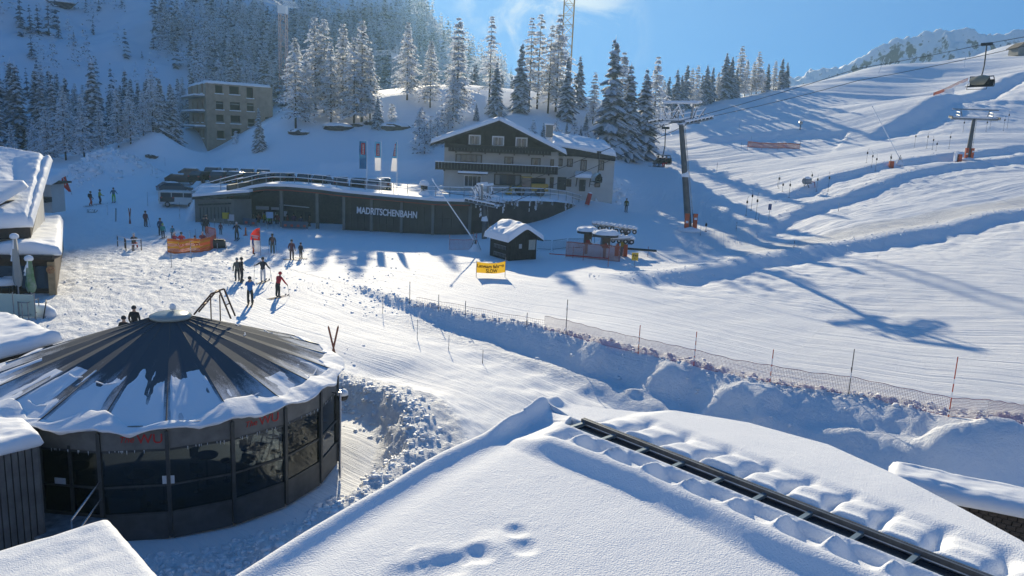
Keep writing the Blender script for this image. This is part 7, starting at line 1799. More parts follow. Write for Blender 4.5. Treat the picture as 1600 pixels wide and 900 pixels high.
# ---------------------------------------------------------------- lifts
MAST = mat('mast_steel', (.085, .095, .105), .5, .3, var=.3, vscale=2)
def sheave_train(root, p, d, L_, snow=True, n=5, name='sheave_train'):
    """beam with a row of wheels along direction d"""
    d = Vector(d).normalized(); p = Vector(p); s_ = d.cross(Vector((0, 0, 1))).normalized()
    mb = MB(); mb.tube(p-d*L_/2, p+d*L_/2, .09, n=6); tr = mb.build(name, GALV, root)
    for i in range(n):
        c = p+d*L_*((i+.5)/n-.5)+Vector((0, 0, .16)); mb = MB(); mb.tube(c-s_*.05, c+s_*.05, .20, n=12); mb.build('sheave', STEEL, tr)
    if snow: mb = MB(); mb.tube(p-d*L_/2+Vector((0, 0, .30)), p+d*L_/2+Vector((0, 0, .30)), .10, n=6); mb.build('snow', M_SNOW, tr)
def lift_tower(px, py, px2, top, label, Ld, r=.42, snowy=True, arms=3.2, pads=True, scale=1.0, Y=None):
    g = gnd(px, py) if Y is None else Vector(atY(px, py, Y)); q = Vector(atY(px2, top, g.y)); t = thing('lift_tower', label, 'lift tower', tuple(g)); b = g; top_ = q-g
    mb = MB(); mb.tube((0, 0, -.5), top_*.5, r, r*.86, n=14); mb.build('lower_mast', MAST, t, smooth=False)
    mb = MB(); mb.tube(top_*.5, top_, r*.84, r*.66, n=14); mb.build('upper_mast', MAST, t)
    if snowy: mb = MB(); mb.lathe(tuple(top_*.5), [(r*1.25, -.02), (r*1.2, .15), (r*.8, .5), (r*.6, .7)], 10); mb.build('snow_collar', M_SNOW, t)
    k_ = 1.8 if snowy else 1.0; gh = 2.1 if snowy else 1.5
    d = Vector(Ld).normalized(); s_ = Vector((d.y, -d.x, 0)).normalized()
    mb = MB(); mb.tube(top_-s_*arms, top_+s_*arms, .19, n=8); mb.build('crossarm', GALV, t)
    mb = MB(); mb.tube(top_-s_*arms+Vector((0, 0, .2)), top_+s_*arms+Vector((0, 0, .2)), .17, n=6); mb.build('crossarm_snow', M_SNOW, t)
    for sg in (-1, 1):
        for o_ in (0.0,): sheave_train(t, top_+s_*sg*arms+Vector((0, 0, .05)), d, 4.4*scale, snowy, 7)
        # catwalk beside the wheels: frame, bars and rail
        c = top_+s_*sg*(arms-.75)
        for y in (-.3, .3): mb = MB(); mb.tube(c+s_*y-d*2.0*scale, c+s_*y+d*2.0*scale, .05*k_, n=5); mb.build('catwalk_beam', M_SNOW if snowy else GALV, t)
        for k in range(9): e = c+d*(k-4)*.5*scale; mb = MB(); mb.tube(e-s_*.3, e+s_*.3, .035*k_, n=4); mb.build('catwalk_bar', M_SNOW if snowy and k % 2 else GALV, t)
        for hz in (.55, 1.05): mb = MB(); mb.tube(c+s_*sg*-.32-d*2.0*scale+Vector((0, 0, hz)), c+s_*sg*-.32+d*2.0*scale+Vector((0, 0, hz)), .035*k_, n=5); mb.build('catwalk_rail', M_SNOW if snowy else GALV, t)
        for k in (-2, 0, 2): e = c+d*k*scale; mb = MB(); mb.tube(e-s_*sg*.32, e-s_*sg*.32+Vector((0, 0, 1.05)), .03, n=4); mb.build('rail_post', GALV, t)
    # gantry over the arm
    for sg in (-1, 1): mb = MB(); mb.tube(top_+s_*sg*arms*.5, top_+s_*sg*arms*.62+Vector((0, 0, gh)), .07*k_, n=5); mb.build('gantry_post', GALV, t)
    for k in (-.35, .35): mb = MB(); mb.tube(top_-s_*arms*.95+d*k+Vector((0, 0, gh)), top_+s_*arms*.95+d*k+Vector((0, 0, gh)), .08*k_, n=5); mb.build('gantry_beam', M_SNOW if snowy else GALV, t)
    if snowy:   # braces of the maintenance frame, thick with rime
        rnd = random.Random(8)
        for k in range(16):
            a = top_+s_*rnd.uniform(-arms, arms)+d*rnd.uniform(-1.1, 1.1)*scale+Vector((0, 0, rnd.uniform(.1, .6))); e = a+s_*rnd.uniform(-.9, .9)+d*rnd.uniform(-.6, .6)+Vector((0, 0, rnd.uniform(.6, 1.5)))
            mb = MB(); mb.tube(a, e, .05, n=5); mb.build('brace', MAST, t); mb = MB(); mb.tube(a+Vector((0, 0, .09)), e+Vector((0, 0, .09)), .075, n=5); mb.build('brace_snow', M_SNOW, t)
    # ladder
    for sx in (-.16, .16): mb = MB(); mb.tube(Vector((r+.15, sx, 0)), top_+Vector((r*.6+.15, sx, 0)), .025, n=4); mb.build('ladder_rail', GALV, t)
    nr_ = int(top_.z/.5)
    for k in range(nr_): c = (top_+Vector((r*.6+.15, 0, 0))).lerp(Vector((r+.15, 0, 0)), 1-(k+.5)/nr_) if True else 0; mb = MB(); mb.tube(c+Vector((0, -.16, 0)), c+Vector((0, .16, 0)), .022, n=4); mb.build('rung', M_SNOW if (snowy and k % 2) else GALV, t)
    if pads:
        pm = mat('pad_orange', (.50, .09, .03), .7)
        for i, (dx, dy) in enumerate(((-.45, -.35), (.50, -.3))): mb = MB(); mb.box((dx, dy, .95), (.45, .35, 2.0)); mb.build('safety_pad', pm, t); mb = MB(); mb.box((dx, dy-.19, 1.0+.4*i), (.3, .02, .25)); mb.build('pad_panel', WFR, t)
        mb = MB(); mb.lathe((0, 0, -.1), [(1.5, 0), (1.1, .3), (.6, .5), (.3, .55)], 12); mb.build('snow_mound', M_SNOW, t, smooth=True)
    return t, g, top_
def bubble_chair(gp, zc, rz, label, riders=None, bub=(.30, .26, .17), drop=5.2, shell=True):
    """six seat chair hanging from a rope point"""
    t = thing('lift_chair', label, 'lift chair', (gp[0], gp[1], gp[2]), rz)
    mb = MB(); mb.box((0, 0, .0), (.25, 1.2, .3)); mb.build('grip', STEEL, t)
    mb = MB(); mb.path([(0, 0, 0), (.12, 0, -drop*.45), (0, 0, -drop*.62), (-.1, 0, -drop+1.5)], .07, n=6); mb.build('hanger', STEEL, t)
    z = -drop
    mb = MB(); mb.box((0, 0, z+1.5), (.12, 2.6, .1)); mb.build('top_frame', STEEL, t)
    for s in (-1, 1): mb = MB(); mb.path([(0, s*1.3, z+1.5), (.25, s*1.35, z+.9), (.2, s*1.35, z+.45), (-.55, s*1.35, z+.4)], .045, n=5); mb.build('side_frame', STEEL, t)
    mb = MB(); mb.box((-.15, 0, z+.45), (.5, 2.6, .12)); mb.build('seat', BLACK, t)
    mb = MB(); mb.box((.18, 0, z+.85), (.10, 2.6, .65), 0, 0, Matrix.Rotation(.2, 3, 'Y')); mb.build('backrest', BLACK, t)
    mb = MB(); mb.path([(.1, -1.1, z+.9), (-.55, -1.1, z+.65), (-.65, -1.1, z+.1), (-.65, 1.1, z+.1), (-.55, 1.1, z+.65), (.1, 1.1, z+.9)], .03, n=5); mb.build('safety_bar', STEEL, t)
    if not shell: return t
    n = 9; vs = []; fs = []
    for i in range(n+1):
        a = math.pi*(.02+.62*i/n); r = .95
        for j in range(5): y = (j/4-.5)*2.1*(1-.35*(2*i/n-1)**2); r = 1.1-.1*abs(j-2); vs.append((.28-r*math.sin(a)*(1-.05*abs(y)), y, z+1.5-.62+r*math.cos(a)*.75+.0))
    for i in range(n):
        for j in range(4): fs.append((i*5+j, i*5+j+1, i*5+j+6, i*5+j+5))
    for j in (0, 4):
        q = vs[j::5]; cx_ = (.15, (j-2)*.5, z+.9); mb = MB(); mb.add([cx_]+q, [(0, i+1, i+2) for i in range(len(q)-1)]); mb.build('bubble_side', BLACK, t, fixn=False)
    mb = MB(); mb.add(vs, fs); mb.build('bubble', mat('bubble_%d' % int(bub[0]*100), bub, .25), t, smooth=True, fixn=False)
    return t
def build_lifts():
    # cable direction of the six seat lift: from the valley station towards upper right
    gA = gnd(1077, 360); tA = Vector(atY(1064, 188, gA.y)); gB = gnd(1512, 250); tB = Vector(atY(1521, 170, gB.y))
    d = (Vector(atY(1595, 60, 215))-tA); d.z *= .9
    lift_tower(1077, 360, 1064, 190, 'tall steel lift tower with a snow caked head standing on the blue shaded slope', (d.x, d.y, d.z), r=.40, arms=2.3, scale=1.35)
    # second tower: drawn from the front, arms across the picture
    t, g, tp = lift_tower(1511, 250, 1522, 186, 'lift tower with a wide bare T head on the upper right piste', (.25, 1, .1), r=.38, snowy=False, arms=3.5, scale=.5)
    # head of the station tower
    lift_tower(757, 372, 757, 318, 'snow loaded lift tower head in front of the station retaining wall', (.9, -.3, -.12), r=.30, arms=1.5, pads=False, scale=.8, Y=85.0)
    def cable(pts, r, label):
        pts = [Vector(p) for p in pts]; mb = MB(); fine = []
        for p, q in zip(pts[:-1], pts[1:]):
            L2 = (q-p).length
            for i in range(10): s = i/10; c = p.lerp(q, s); c.z -= 4*.008*L2*s*(1-s); fine.append(c)
        fine.append(pts[-1]); b = fine[0].copy(); mb.path([f-b for f in fine], r, n=5)
        o = mb.build('lift_cable', mat('rope_dark', (.03, .03, .035), .6), None, loc=tuple(b)); tag(o, label, 'cable')
    s1 = [atY(690, 300, 84), atY(757, 308, 85), atY(1036, 196, gA.y-2), atY(1340, 107, 92), atY(1542, 68, 88), atY(1720, 33, 86)]
    s2 = [atY(730, 322, 82), atY(800, 316, 86), atY(1092, 186, gA.y+1), atY(1340, 126, 95), atY(1600, 72, 91), atY(1720, 46, 89)]
    cable(s1, .035, 'upper dark lift cable running over the piste to the upper right corner'); cable(s2, .035, 'lower dark lift cable running over the piste to the upper right corner')
    p = atY(1542, 69, 88); bubble_chair(p, 0, R(28), 'lift chair with an open tan bubble hanging high at the upper right', drop=4.9)
    p = atY(1040, 200, 100); t = bubble_chair(p, 0, R(30), 'occupied lift chair with a rider in red at the left of the tall tower', drop=4.9, shell=False)
    M_ = Matrix.Rotation(R(30), 3, 'Z')
    for i, (y, c, lab) in enumerate([(-.85, (.45, .02, .02), 'lift rider in red trousers on the chair left of the tall tower'), (-.1, (.03, .03, .04), 'lift rider in black in the middle of the occupied chair'), (.7, (.10, .08, .07), 'lift rider in brown at the left end of the occupied chair')]):
        q = Vector(p)+M_ @ Vector((-.2, y, -4.9)); person('sit', (q.x, q.y, q.z), R(30-90), lab, c if i else (.04, .03, .03), c, skis=True)
    p = atY(936, 238, 100); bubble_chair(p, 0, R(10), 'empty lift chair with a closed snowy bubble in front of the lodge annexe', bub=(.50, .50, .46), drop=4.2)
    # drag lift station
    g = gnd(960, 402)
    def bull(px, py, Yo, rad, lab, beam):
        gg = gnd(px, 403); gg = Vector((gg.x, gg.y+Yo, gz(gg.x, gg.y+Yo))); z = atY(px, py, gg.y)[2]-gg.z
        t = thing('drag_lift_drive', lab, 'drag lift', tuple(gg))
        mb = MB(); mb.lathe((0, 0, z-.15), [(rad, 0), (rad, .22), (rad*.95, .25)], 22); mb.build('bull_wheel_housing', STEEL, t)
        # lumpy snow on top
        u = np.linspace(0, 2*np.pi, 40); v = np.linspace(0, 1, 10); U, V = np.meshgrid(u, v, indexing='ij'); rr = rad*1.06*(1+.04*np.sin(U*5)); h_ = .38*(1+.35*fbm(np.cos(U)*V*2+px, np.sin(U)*V*2, 2))*np.sqrt(np.clip(1-V**6, 0, 1)); grid_obj('snow_cap', rr*V*np.cos(U), rr*V*np.sin(U), z+.09+h_, M_SNOW, t)
        mb = MB(); mb.tube((0, 0, -.4), (0, 0, z-.1), .16, n=8); mb.build('column', GALV, t)
        mb = MB(); mb.box((.1, 0, z-.75), (.75, .6, 1.0)); mb.build('motor_box', mat('motor_brown', (.12, .09, .07), .6, .3), t)
        mb = MB(); mb.box((.1, -.31, z-.95), (.4, .03, .3)); mb.build('red_plate', mat('plate_red', (.35, .02, .02), .6), t)
        mb = MB(); mb.tube((0, 0, z-.5), (beam, .8, z-.35), .12, n=6); mb.build('boom', GALV, t)
        mb = MB(); mb.tube((0, 0, z-.36), (beam, .8, z-.21), .12, n=6); mb.build('boom_snow', M_SNOW, t)
        return t, gg, z
    bull(918, 362, 2.0, 1.0, 'left drag lift drive with a round snow topped wheel', 2.0)
    t, gg, z = bull(944, 367, 0, 1.25, 'middle drag lift drive with the widest snow topped wheel', 2.5)
    for i, (px, py, Yo, lab) in enumerate([(948, 352, 5, 'rear left drag lift frame with snow along its boom'), (983, 357, 4, 'rear right drag lift frame with a sloping snowy boom'), (973, 372, 1, 'front right drag lift frame with yellow pulleys and orange pads')]):
        g_ = gnd(px, 403); g_ = Vector((g_.x, g_.y+Yo, gz(g_.x, g_.y+Yo))); z = atY(px, py, g_.y)[2]-g_.z; t = thing('drag_lift_pylon', lab, 'drag lift', tuple(g_), -.15*i)
        mb = MB(); mb.tube((0, 0, -.4), (0, 0, z), .15, n=8); mb.build('column', GALV, t)
        mb = MB(); mb.box((0, 0, z), (2.3, .35, .22), 0, 0, Matrix.Rotation(.10, 3, 'Y')); mb.build('boom', GALV, t)
        for k in range(5): mb = MB(); mb.lathe((-.95+.48*k, 0, z+.12-.04*k), [(.28, 0), (.30, .12), (.18+.04*(k % 2), .28), (.03, .33)], 9); mb.build('snow_lump', M_SNOW, t, smooth=True)
        for k in (-.9, -.3, .35, .95): mb = MB(); mb.tube((k, -.22, z-.30), (k, -.12, z-.30), .24, n=12); w_ = mb.build('pulley', STEEL, t); mb = MB(); mb.tube((k, -.235, z-.30), (k, -.22, z-.30), .10, n=8); mb.build('hub', WFR, w_)
        mb = MB(); mb.box((.1, 0, z-.6), (.45, .4, .5)); mb.build('gearbox', mat('gear_yellow', (.45, .32, .03), .5) if i == 2 else STEEL, t)
        mb = MB(); mb.tube((-.6, 0, z-.1), (-.1, 0, z-1.3), .06); mb.build('strut', GALV, t)
        if i == 2:
            for dx in (-.45, .4): mb = MB(); mb.box((dx, -.2, .6), (.35, .4, 1.2)); mb.build('safety_pad', mat('pad_orange', (.50, .09, .03), .7), t)
            mb = MB(); mb.box((.75, .1, 1.5), (.4, .3, .6)); mb.build('control_box', mat('box_blue', (.02, .05, .14), .5), t)
            mb = MB(); mb.tube((.5, .1, .75), (3.4, .2, .75), .12); mb.build('exit_beam', STEEL, t)
    pts = [gnd(px, py) for px, py in [(884, 401), (912, 403), (940, 406), (968, 409)]]
    net('lift_net', pts, 1.45, .10, (.42, .13, .08), 'brown orange net hanging in front of the drag lift drives', nr=.016)
    for px, b_, t_ in [(884, 402, 383), (895, 403, 384), (911, 407, 384), (937, 406, 394), (950, 417, 385), (967, 408, 392)]: pole(px, b_, t_, 'thin orange pole holding the net at the drag lift', col=(.45, .10, .04), group='poles at the drag lift net', frost=False)
    a, b_ = gnd(858, 402)+Vector((0, 0, .35)), gnd(950, 412)+Vector((0, 0, .5)); mb = MB(); mb.tube((0, 0, 0), b_-a, .045); o = mb.build('red_tape', mat('flag_red', (.6, .03, .02), .6), None, loc=tuple(a)); tag(o, 'long red barrier tape in front of the drag lift', 'tape')
    g = gnd(991, 418); t = thing('warning_sign', 'square yellow warning sign with black pictogram right of the drag lift', 'sign', tuple(g)); mb = MB(); mb.tube((0, 0, -.2), (0, 0, 1.3), .025); mb.build('post', GALV, t)
    zc = atY(991, 401, g.y)[2]-g.z; mb = MB(); mb.box((0, 0, zc), (.6, .03, .72)); mb.build('panel', mat('sign_yellow', (.65, .42, .02), .5), t)
    mb = MB(); mb.box((0, -.02, zc+.16), (.42, .01, .05)); mb.box((-.14, -.02, zc+.07), (.05, .01, .16), 0, 0, Matrix.Rotation(.5, 3, 'Y')); mb.box((.05, -.02, zc+.07), (.05, .01, .16), 0, 0, Matrix.Rotation(-.5, 3, 'Y')); mb.box((.17, -.02, zc+.07), (.05, .01, .16)); mb.box((0, -.02, zc-.16), (.05, .01, .16)); mb.build('pictogram', BLACK, t)['kind'] = 'stuff'
    # white loops of drag bars
    for i, (px, py) in enumerate([(929, 374), (956, 380)]):
        p = atY(px, py, gnd(px, 405).y); g_ = Vector(p); o = thing('drag_hanger', ['left', 'right'][i]+' curved white drag hanger hanging at the lift drives', 'drag hanger', tuple(g_)); mb = MB(); n = 10; mb.path([(math.cos(math.pi*(1+k/n))*.42, 0, math.sin(math.pi*(1+k/n))*.42) for k in range(n+1)], .045, n=5); mb.build('hook', WFR, o); mb = MB(); mb.tube((0, 0, -.4), (0, 0, .9), .02); mb.build('rod', STEEL, o)
    # platter hangers on the drag lift line up the hill
    TB = [(1216, 272, 295), (1222, 284, 300), (1232, 280, 310), (1173, 296, 330), (1165, 306, 338), (1180, 300, 345), (1102, 350, 364), (1267, 268, 288), (1275, 272, 300), (1293, 268, 300), (1353, 232, 255), (1361, 236, 262), (1367, 240, 268), (1390, 240, 258), (1428, 205, 230), (1447, 205, 232), (1456, 212, 234), (1462, 220, 236), (1482, 206, 232), (1504, 185, 206), (1540, 185, 205), (1546, 182, 200), (1567, 180, 204), (1573, 170, 200), (1390, 240, 262)]
    for px, t_, b_ in TB:
        g = gnd(px, b_+4, 60); zt = atY(px, t_, g.y)[2]-g.z; o = thing('platter_hanger', 'thin dark platter hanger dangling above the drag lift track', 'lift hanger', tuple(g), _tr.random()*6, 'platter hangers on the drag lift'); zt = max(1.5, zt)
        mb = MB(); mb.tube((0, 0, .5), (0, 0, zt*.72), .02, n=4); mb.build('rod', STEEL, o); mb = MB(); mb.lathe((0, 0, zt*.68), [(.08, 0), (.12, .1), (.1, .3), (.03, .38)], 7); mb.build('spring_box', BLACK, o); mb = MB(); mb.lathe((0, 0, .45), [(.14, 0), (.14, .04)], 8); mb.build('platter', BLACK, o)
        mb = MB(); mb.path([(0, 0, zt*.9), (.12, 0, zt*.97), (.18, 0, zt)], .018, n=4); mb.path([(0, 0, zt*.72), (0, 0, zt*.9)], .018, n=4); mb.build('cord', GALV, o)
    a = [atY(1108, 348, 88), atY(1222, 268, 122), atY(1440, 196, 160), atY(1600, 150, 190)]
    # small things on the hill
    g = gnd(1201, 343); t = thing('piste_sign', 'small dark blue piste sign on a thin post', 'sign', tuple(g)); mb = MB(); mb.tube((0, 0, -.2), (0, 0, 2.0), .025); mb.build('post', GALV, t); mb = MB(); mb.box((0, 0, 1.6), (.45, .04, .75), .3); mb.build('panel', mat('sign_blue', (.02, .06, .2), .5), t)
    for px, b_, t_ in [(1150, 362, 347), (1094, 368, 358), (1120, 268, 254), (1173, 226, 213), (1158, 235, 222), (1250, 232, 218), (1323, 222, 208), (1215, 292, 277), (1155, 205, 193), (1310, 330, 318), (1240, 390, 376), (1185, 345, 333)]: pole(px, b_, t_, 'tiny thin marker stick on the right hand slope', col=(.12, .11, .12), group='marker sticks on the right hand slope', r=.03)
    g = gnd(1262, 293); t = thing('snow_cannon', 'grey snow cannon under a snow lump at the edge of the drag lift track', 'snow cannon', tuple(g), .4); mb = MB(); mb.tube((-.8, 0, .9), (.2, 0, 1.0), .45, .5, n=12); mb.build('barrel', GALV, t); mb = MB(); mb.lathe((-.3, 0, 1.25), [(.5, 0), (.45, .2), (.2, .35)], 10); mb.build('snow_cap', M_SNOW, t)
    mb = MB(); mb.path([(.2, 0, .9), (1.2, 0, .8), (1.4, 0, 0)], .06); mb.build('tow_bar', mat('pad_red', (.3, .05, .05), .7), t)
    for s in (-1, 1): mb = MB(); mb.tube((-.3, 0, .8), (-.3, s*.6, 0), .06); mb.build('leg', STEEL, t)
    g = gnd(1250, 203); t = thing('snow_cannon', 'small snow buried cannon at the end of the ploughed ridge on the plateau', 'snow cannon', tuple(g), 1.4); mb = MB(); mb.tube((0, 0, 0), (0, 0, 1.3), .1); mb.build('stand', STEEL, t); mb = MB(); mb.tube((-.4, 0, 1.5), (.5, 0, 1.6), .4, n=10); mb.build('barrel', GALV, t); mb = MB(); mb.lathe((0, 0, 1.85), [(.4, 0), (.35, .2), (.1, .35)], 9); mb.build('snow_cap', M_SNOW, t)
    for px, b_, lab in [(1497, 253, 'orange pad with snow left of the right lift tower')]:
        g = gnd(px, b_); t = thing('padded_post', lab, 'safety pad', tuple(g)); mb = MB(); mb.box((0, 0, .6), (.8, .6, 1.3)); mb.build('pad', mat('pad_orange', (.50, .09, .03), .7), t); mb = MB(); mb.box((-.45, 0, .9), (.5, .6, 1.7)); mb.build('frame', M_SNOW, t)
    # hut on the right skyline
    p = atY(1594, 78, 250); t = thing('skyline_hut', 'small dark hut on the skyline at the right edge of the picture', 'hut', (p[0], p[1], gz(p[0], p[1])-.3)); mb = MB(); mb.prism([(-2, 0), (2, 0), (2, 2.4), (0, 3.8), (-2, 2.4)], -2.5, 2.5); mb.build('wall', CONC, t)
    for s in (-1, 1): mb = MB(); mb.prism([(0, 4.1), (s*2.6, 2.3), (s*2.6, 2.1), (0, 3.9)], -3, 3); mb.build('roof', TIMB, t)
    g = gnd(1003, 395)
    # thin lance and mast on the skyline
    for px, b_, t_, lab in [(1373, 113, 88, 'thin pale snow lance on the skyline of the piste'), (1508, 94, 82, 'short white marker on the skyline of the piste')]:
        p = atY(px, b_, 240); o = thing('skyline_lance', lab, 'snow lance', (p[0], p[1], gz(p[0], p[1])-.2)); h = atY(px, t_, 240)[2]-gz(p[0], p[1])
        mb = MB(); mb.tube((0, 0, 0), ((1.2 if px < 1400 else 0), 0, max(h, 2)), .09, n=5); mb.build('shaft', M_SNOW, o)
    # traffic sign by tower
    for px, b_, t_, lab in [(1093, 372, 357, 'round small sign right of the tall tower foot')]: pass
    # red buoy marker near the lodge ramp
    g = gnd(917, 322); t = thing('red_marker', 'red padded marker at the right end of the retaining wall', 'marker', tuple(g), .3); mb = MB(); mb.tube((0, 0, .2), (.35, 0, 1.7), .32, .30, n=10); mb.build('pad', mat('pad_red2', (.40, .04, .04), .6), t); mb = MB(); mb.lathe((.35, 0, 1.7), [(.3, 0), (.2, .12), (.02, .18)], 10); mb.build('snow_cap', M_SNOW, t)
build_lifts()
# ---------------------------------------------------------------- cranes
def crane(px, base, top, Y, w, label, col, jib=None, seg=2.2):
    p = atY(px, base, Y); z0 = gz(p[0], p[1]) if Y < 320 else p[2]; zt = atY(px, top, Y)[2]; t = thing('tower_crane', label, 'crane', (p[0], p[1], z0)); m = mat('crane_%d' % int(col[0]*100), col, .6)
    h = zt-z0; n = int(h/seg)
    for sx in (-1, 1):
        for sy in (-1, 1): mb = MB(); mb.tube((sx*w/2, sy*w/2, 0), (sx*w/2, sy*w/2, h), .11, n=4); mb.build('mast_leg', m, t)
    for i in range(n):
        z, z2 = h*i/n, h*(i+1)/n; mb = MB()
        for (x0, y0, x1, y1) in ((-1, -1, 1, -1), (1, -1, 1, 1), (1, 1, -1, 1), (-1, 1, -1, -1)):
            a, b = (x0, y0), (x1, y1)
            if i % 2: a, b = b, a
            mb.tube((a[0]*w/2, a[1]*w/2, z), (b[0]*w/2, b[1]*w/2, z2), .07, n=4); mb.tube((x0*w/2, y0*w/2, z), (x1*w/2, y1*w/2, z), .06, n=4)
        mb.build('lattice', m, t)
    if jib:
        mb = MB(); mb.box((0, 0, h+.8), (w*1.2, w*1.2, 1.6)); mb.build('slewing_unit', WFR, t)
        for (px2, py2, Y2) in jib:
            q = Vector(atY(px2, py2, Y2))-Vector((p[0], p[1], z0)); o = Vector((0, 0, h+1.6)); d = q-o; L2 = d.length; k = max(3, int(L2/2.4)); s_ = d.cross(Vector((0, 0, 1))).normalized()*.7; u = Vector((0, 0, 1.2))
            for off in (s_, -s_, u): mb = MB(); mb.tube(o+off, q+off, .10, n=4); mb.build('jib_chord', WFR, t)
            for i in range(k):
                a, b = o.lerp(q, i/k), o.lerp(q, (i+1)/k); mb = MB(); mb.tube(a+s_, b+u, .06, n=4); mb.tube(a-s_, b+u, .06, n=4); mb.tube(a+s_, a-s_, .06, n=4); mb.tube(b+s_, a+u, .06, n=4); mb.build('jib_lattice', WFR, t)
    return t
crane(444, 172, 22, 176, 1.5, 'red and white lattice construction crane above the block building', (.62, .42, .36), jib=[(382, -6, 178), (462, 12, 192)])
crane(880, 180, -60, 185, 2.3, 'yellow lattice crane mast against the blue sky', (.42, .27, .10))
crane(616, 150, 92, 260, 1.6, 'small hazy white crane deep behind the left hill trees', (.45, .45, .46), jib=[(585, 86, 255), (621, 76, 262)])
# ---------------------------------------------------------------- terrace of the left chalet
def build_terrace():
    def umbrella(px, py, top, lab, c, w=.32):
        g = gnd(px, py); h = atY(px, top, g.y)[2]-g.z; t = thing('closed_parasol', lab, 'parasol', tuple(g))
        mb = MB(); mb.tube((0, 0, 0), (0, 0, h), .05); mb.build('pole', GALV, t); mb = MB(); prof = []; n = 18; vs = []; fs = []; k = 12
        for i in range(n+1):
            s = i/n; z = h*(.22+.74*s)
            for j in range(k): a = 2*math.pi*j/k; r = w*(1-.65*s)*(.75+.35*math.cos(a*4+s*2))+.03; r *= (.6+.4*min(1, s*6)); vs.append((r*math.cos(a), r*math.sin(a), z+.07*math.sin(a*3)*(1-s)))
        fs = [(i*k+j, i*k+(j+1) % k, (i+1)*k+(j+1) % k, (i+1)*k+j) for i in range(n) for j in range(k)]; mb.add(vs, fs); mb.build('folded_cloth', c, t, smooth=True)
        mb = MB(); mb.lathe((0, 0, h*.95), [(.22, 0), (.27, .1), (.24, .25), (.12, .33), (.01, .35)], 12); mb.build('snow_cap', M_SNOW, t, smooth=True)
        mb = MB()
        for q in range(5): a = 2+q*.7; mb.tube((w*.8*math.cos(a), w*.8*math.sin(a), h*(.4+.1*q)), (w*.5*math.cos(a), w*.5*math.sin(a), h*(.62+.08*q)), .07, .03, n=5)
        mb.build('snow_streaks', M_SNOW, t)['kind'] = 'stuff'
    umbrella(30, 468, 368, 'tall closed grey white parasol in front of the chalet', mat('parasol_grey', (.42, .42, .40), .8))
    umbrella(50, 470, 404, 'closed green and white parasol in front of the chalet', mat('parasol_green', (.05, .20, .03), .8, col2=(.35, .38, .33), vscale=2.5), .36)
    g = gnd(40, 497); t = thing('tube_fence', 'low tube fence with snow packed behind it at the chalet terrace corner', 'fence', tuple(g))
    for i, (px, py) in enumerate([(30, 500), (36, 502), (45, 501), (55, 498), (62, 494)]): p = gnd(px, py)-g; mb = MB(); mb.tube(p, p+Vector((0, 0, 1.1)), .03); mb.build('post', GALV, t)
    seq = [gnd(px, py)-g for px, py in [(30, 500), (45, 501), (62, 494)]]
    for z in (.3, 1.05): mb = MB(); mb.path([s+Vector((0, 0, z)) for s in seq], .025, n=5); mb.build('rail', GALV, t)
    mb = MB(); mb.lathe((.1, .9, -.1), [(1.2, 0), (1.1, .4), (.7, .7), (.1, .75)], 12, squash=(1, .6)); mb.build('snow_pile', M_SNOW, t, smooth=True)
    g = gnd(2, 498); t = thing('glass_screen', 'frosted glass wind screen at the left edge of the terrace', 'screen', tuple(g))
    fg = mat('frosted_glass', (.45, .55, .48), .4)
    for i in range(3): mb = MB(); mb.box((-1.1+i*1.25-.0, 0, .85), (1.18, .03, 1.3)); mb.build('pane', fg, t); mb = MB(); mb.tube((-.48+i*1.25, 0, 0), (-.48+i*1.25, 0, 1.6), .03); mb.build('post', GALV, t)
    for px, py, lab in [(10, 462, 'snow covered table left on the chalet terrace'), (22, 458, 'snow covered square table beside the tall parasol')]:
        g = gnd(px, py); t = thing('snowy_table', lab, 'table', tuple(g)); mb = MB(); mb.lathe((0, 0, .72), [(.7, 0), (.72, .05)], 14); mb.build('tabletop', TIMB, t); mb = MB(); mb.lathe((0, 0, .77), [(.72, 0), (.7, .25), (.5, .42), (.05, .46)], 14); mb.build('snow_cap', M_SNOW, t, smooth=True)
        for a in range(4): mb = MB(); mb.tube((.4*math.cos(a*1.57), .4*math.sin(a*1.57), .72), (.5*math.cos(a*1.57), .5*math.sin(a*1.57), 0), .03); mb.build('leg', STEEL, t)
    # sign board leaning
    g = gnd(71, 497); mb = MB(); mb.box((0, 0, .5), (.06, .6, 1.1), .5, 0, Matrix.Rotation(.2, 3, 'Y')); o = mb.build('a_frame_board', STEEL, None, loc=tuple(g)); tag(o, 'dark leaning board at the corner of the tube fence', 'board')
    # yellow notice and info posts by the station
    for px, py, z_, col, lab in [(353, 345, 337, (.55, .40, .03), 'yellow square notice on two posts left of the station hall'), (422, 352, 336, (.25, .40, .55), 'pale blue notice on posts in front of the station hall'), (361, 345, 340, (.45, .45, .48), 'small white notice beside the yellow one')]:
        p = atY(px, py, 86.5); g = Vector((p[0], p[1], gz(p[0], p[1]))); zc = atY(px, z_, 86.5)[2]-g.z; t = thing('notice_board', lab, 'sign', tuple(g)); 
        for s in (-1, 1): mb = MB(); mb.tube((s*.3, 0, -.2), (s*.3, 0, zc), .03); mb.build('post', GALV, t)
        mb = MB(); mb.box((0, -.04, zc), (.75, .04, .7)); mb.build('panel', mat('panel_%d_%d' % (int(col[0]*100), int(col[2]*100)), col, .6), t)
    # queue barriers
    bl = mat('barrier_blue', (.05, .09, .14), .6); rd = mat('barrier_red', (.40, .06, .04), .6)
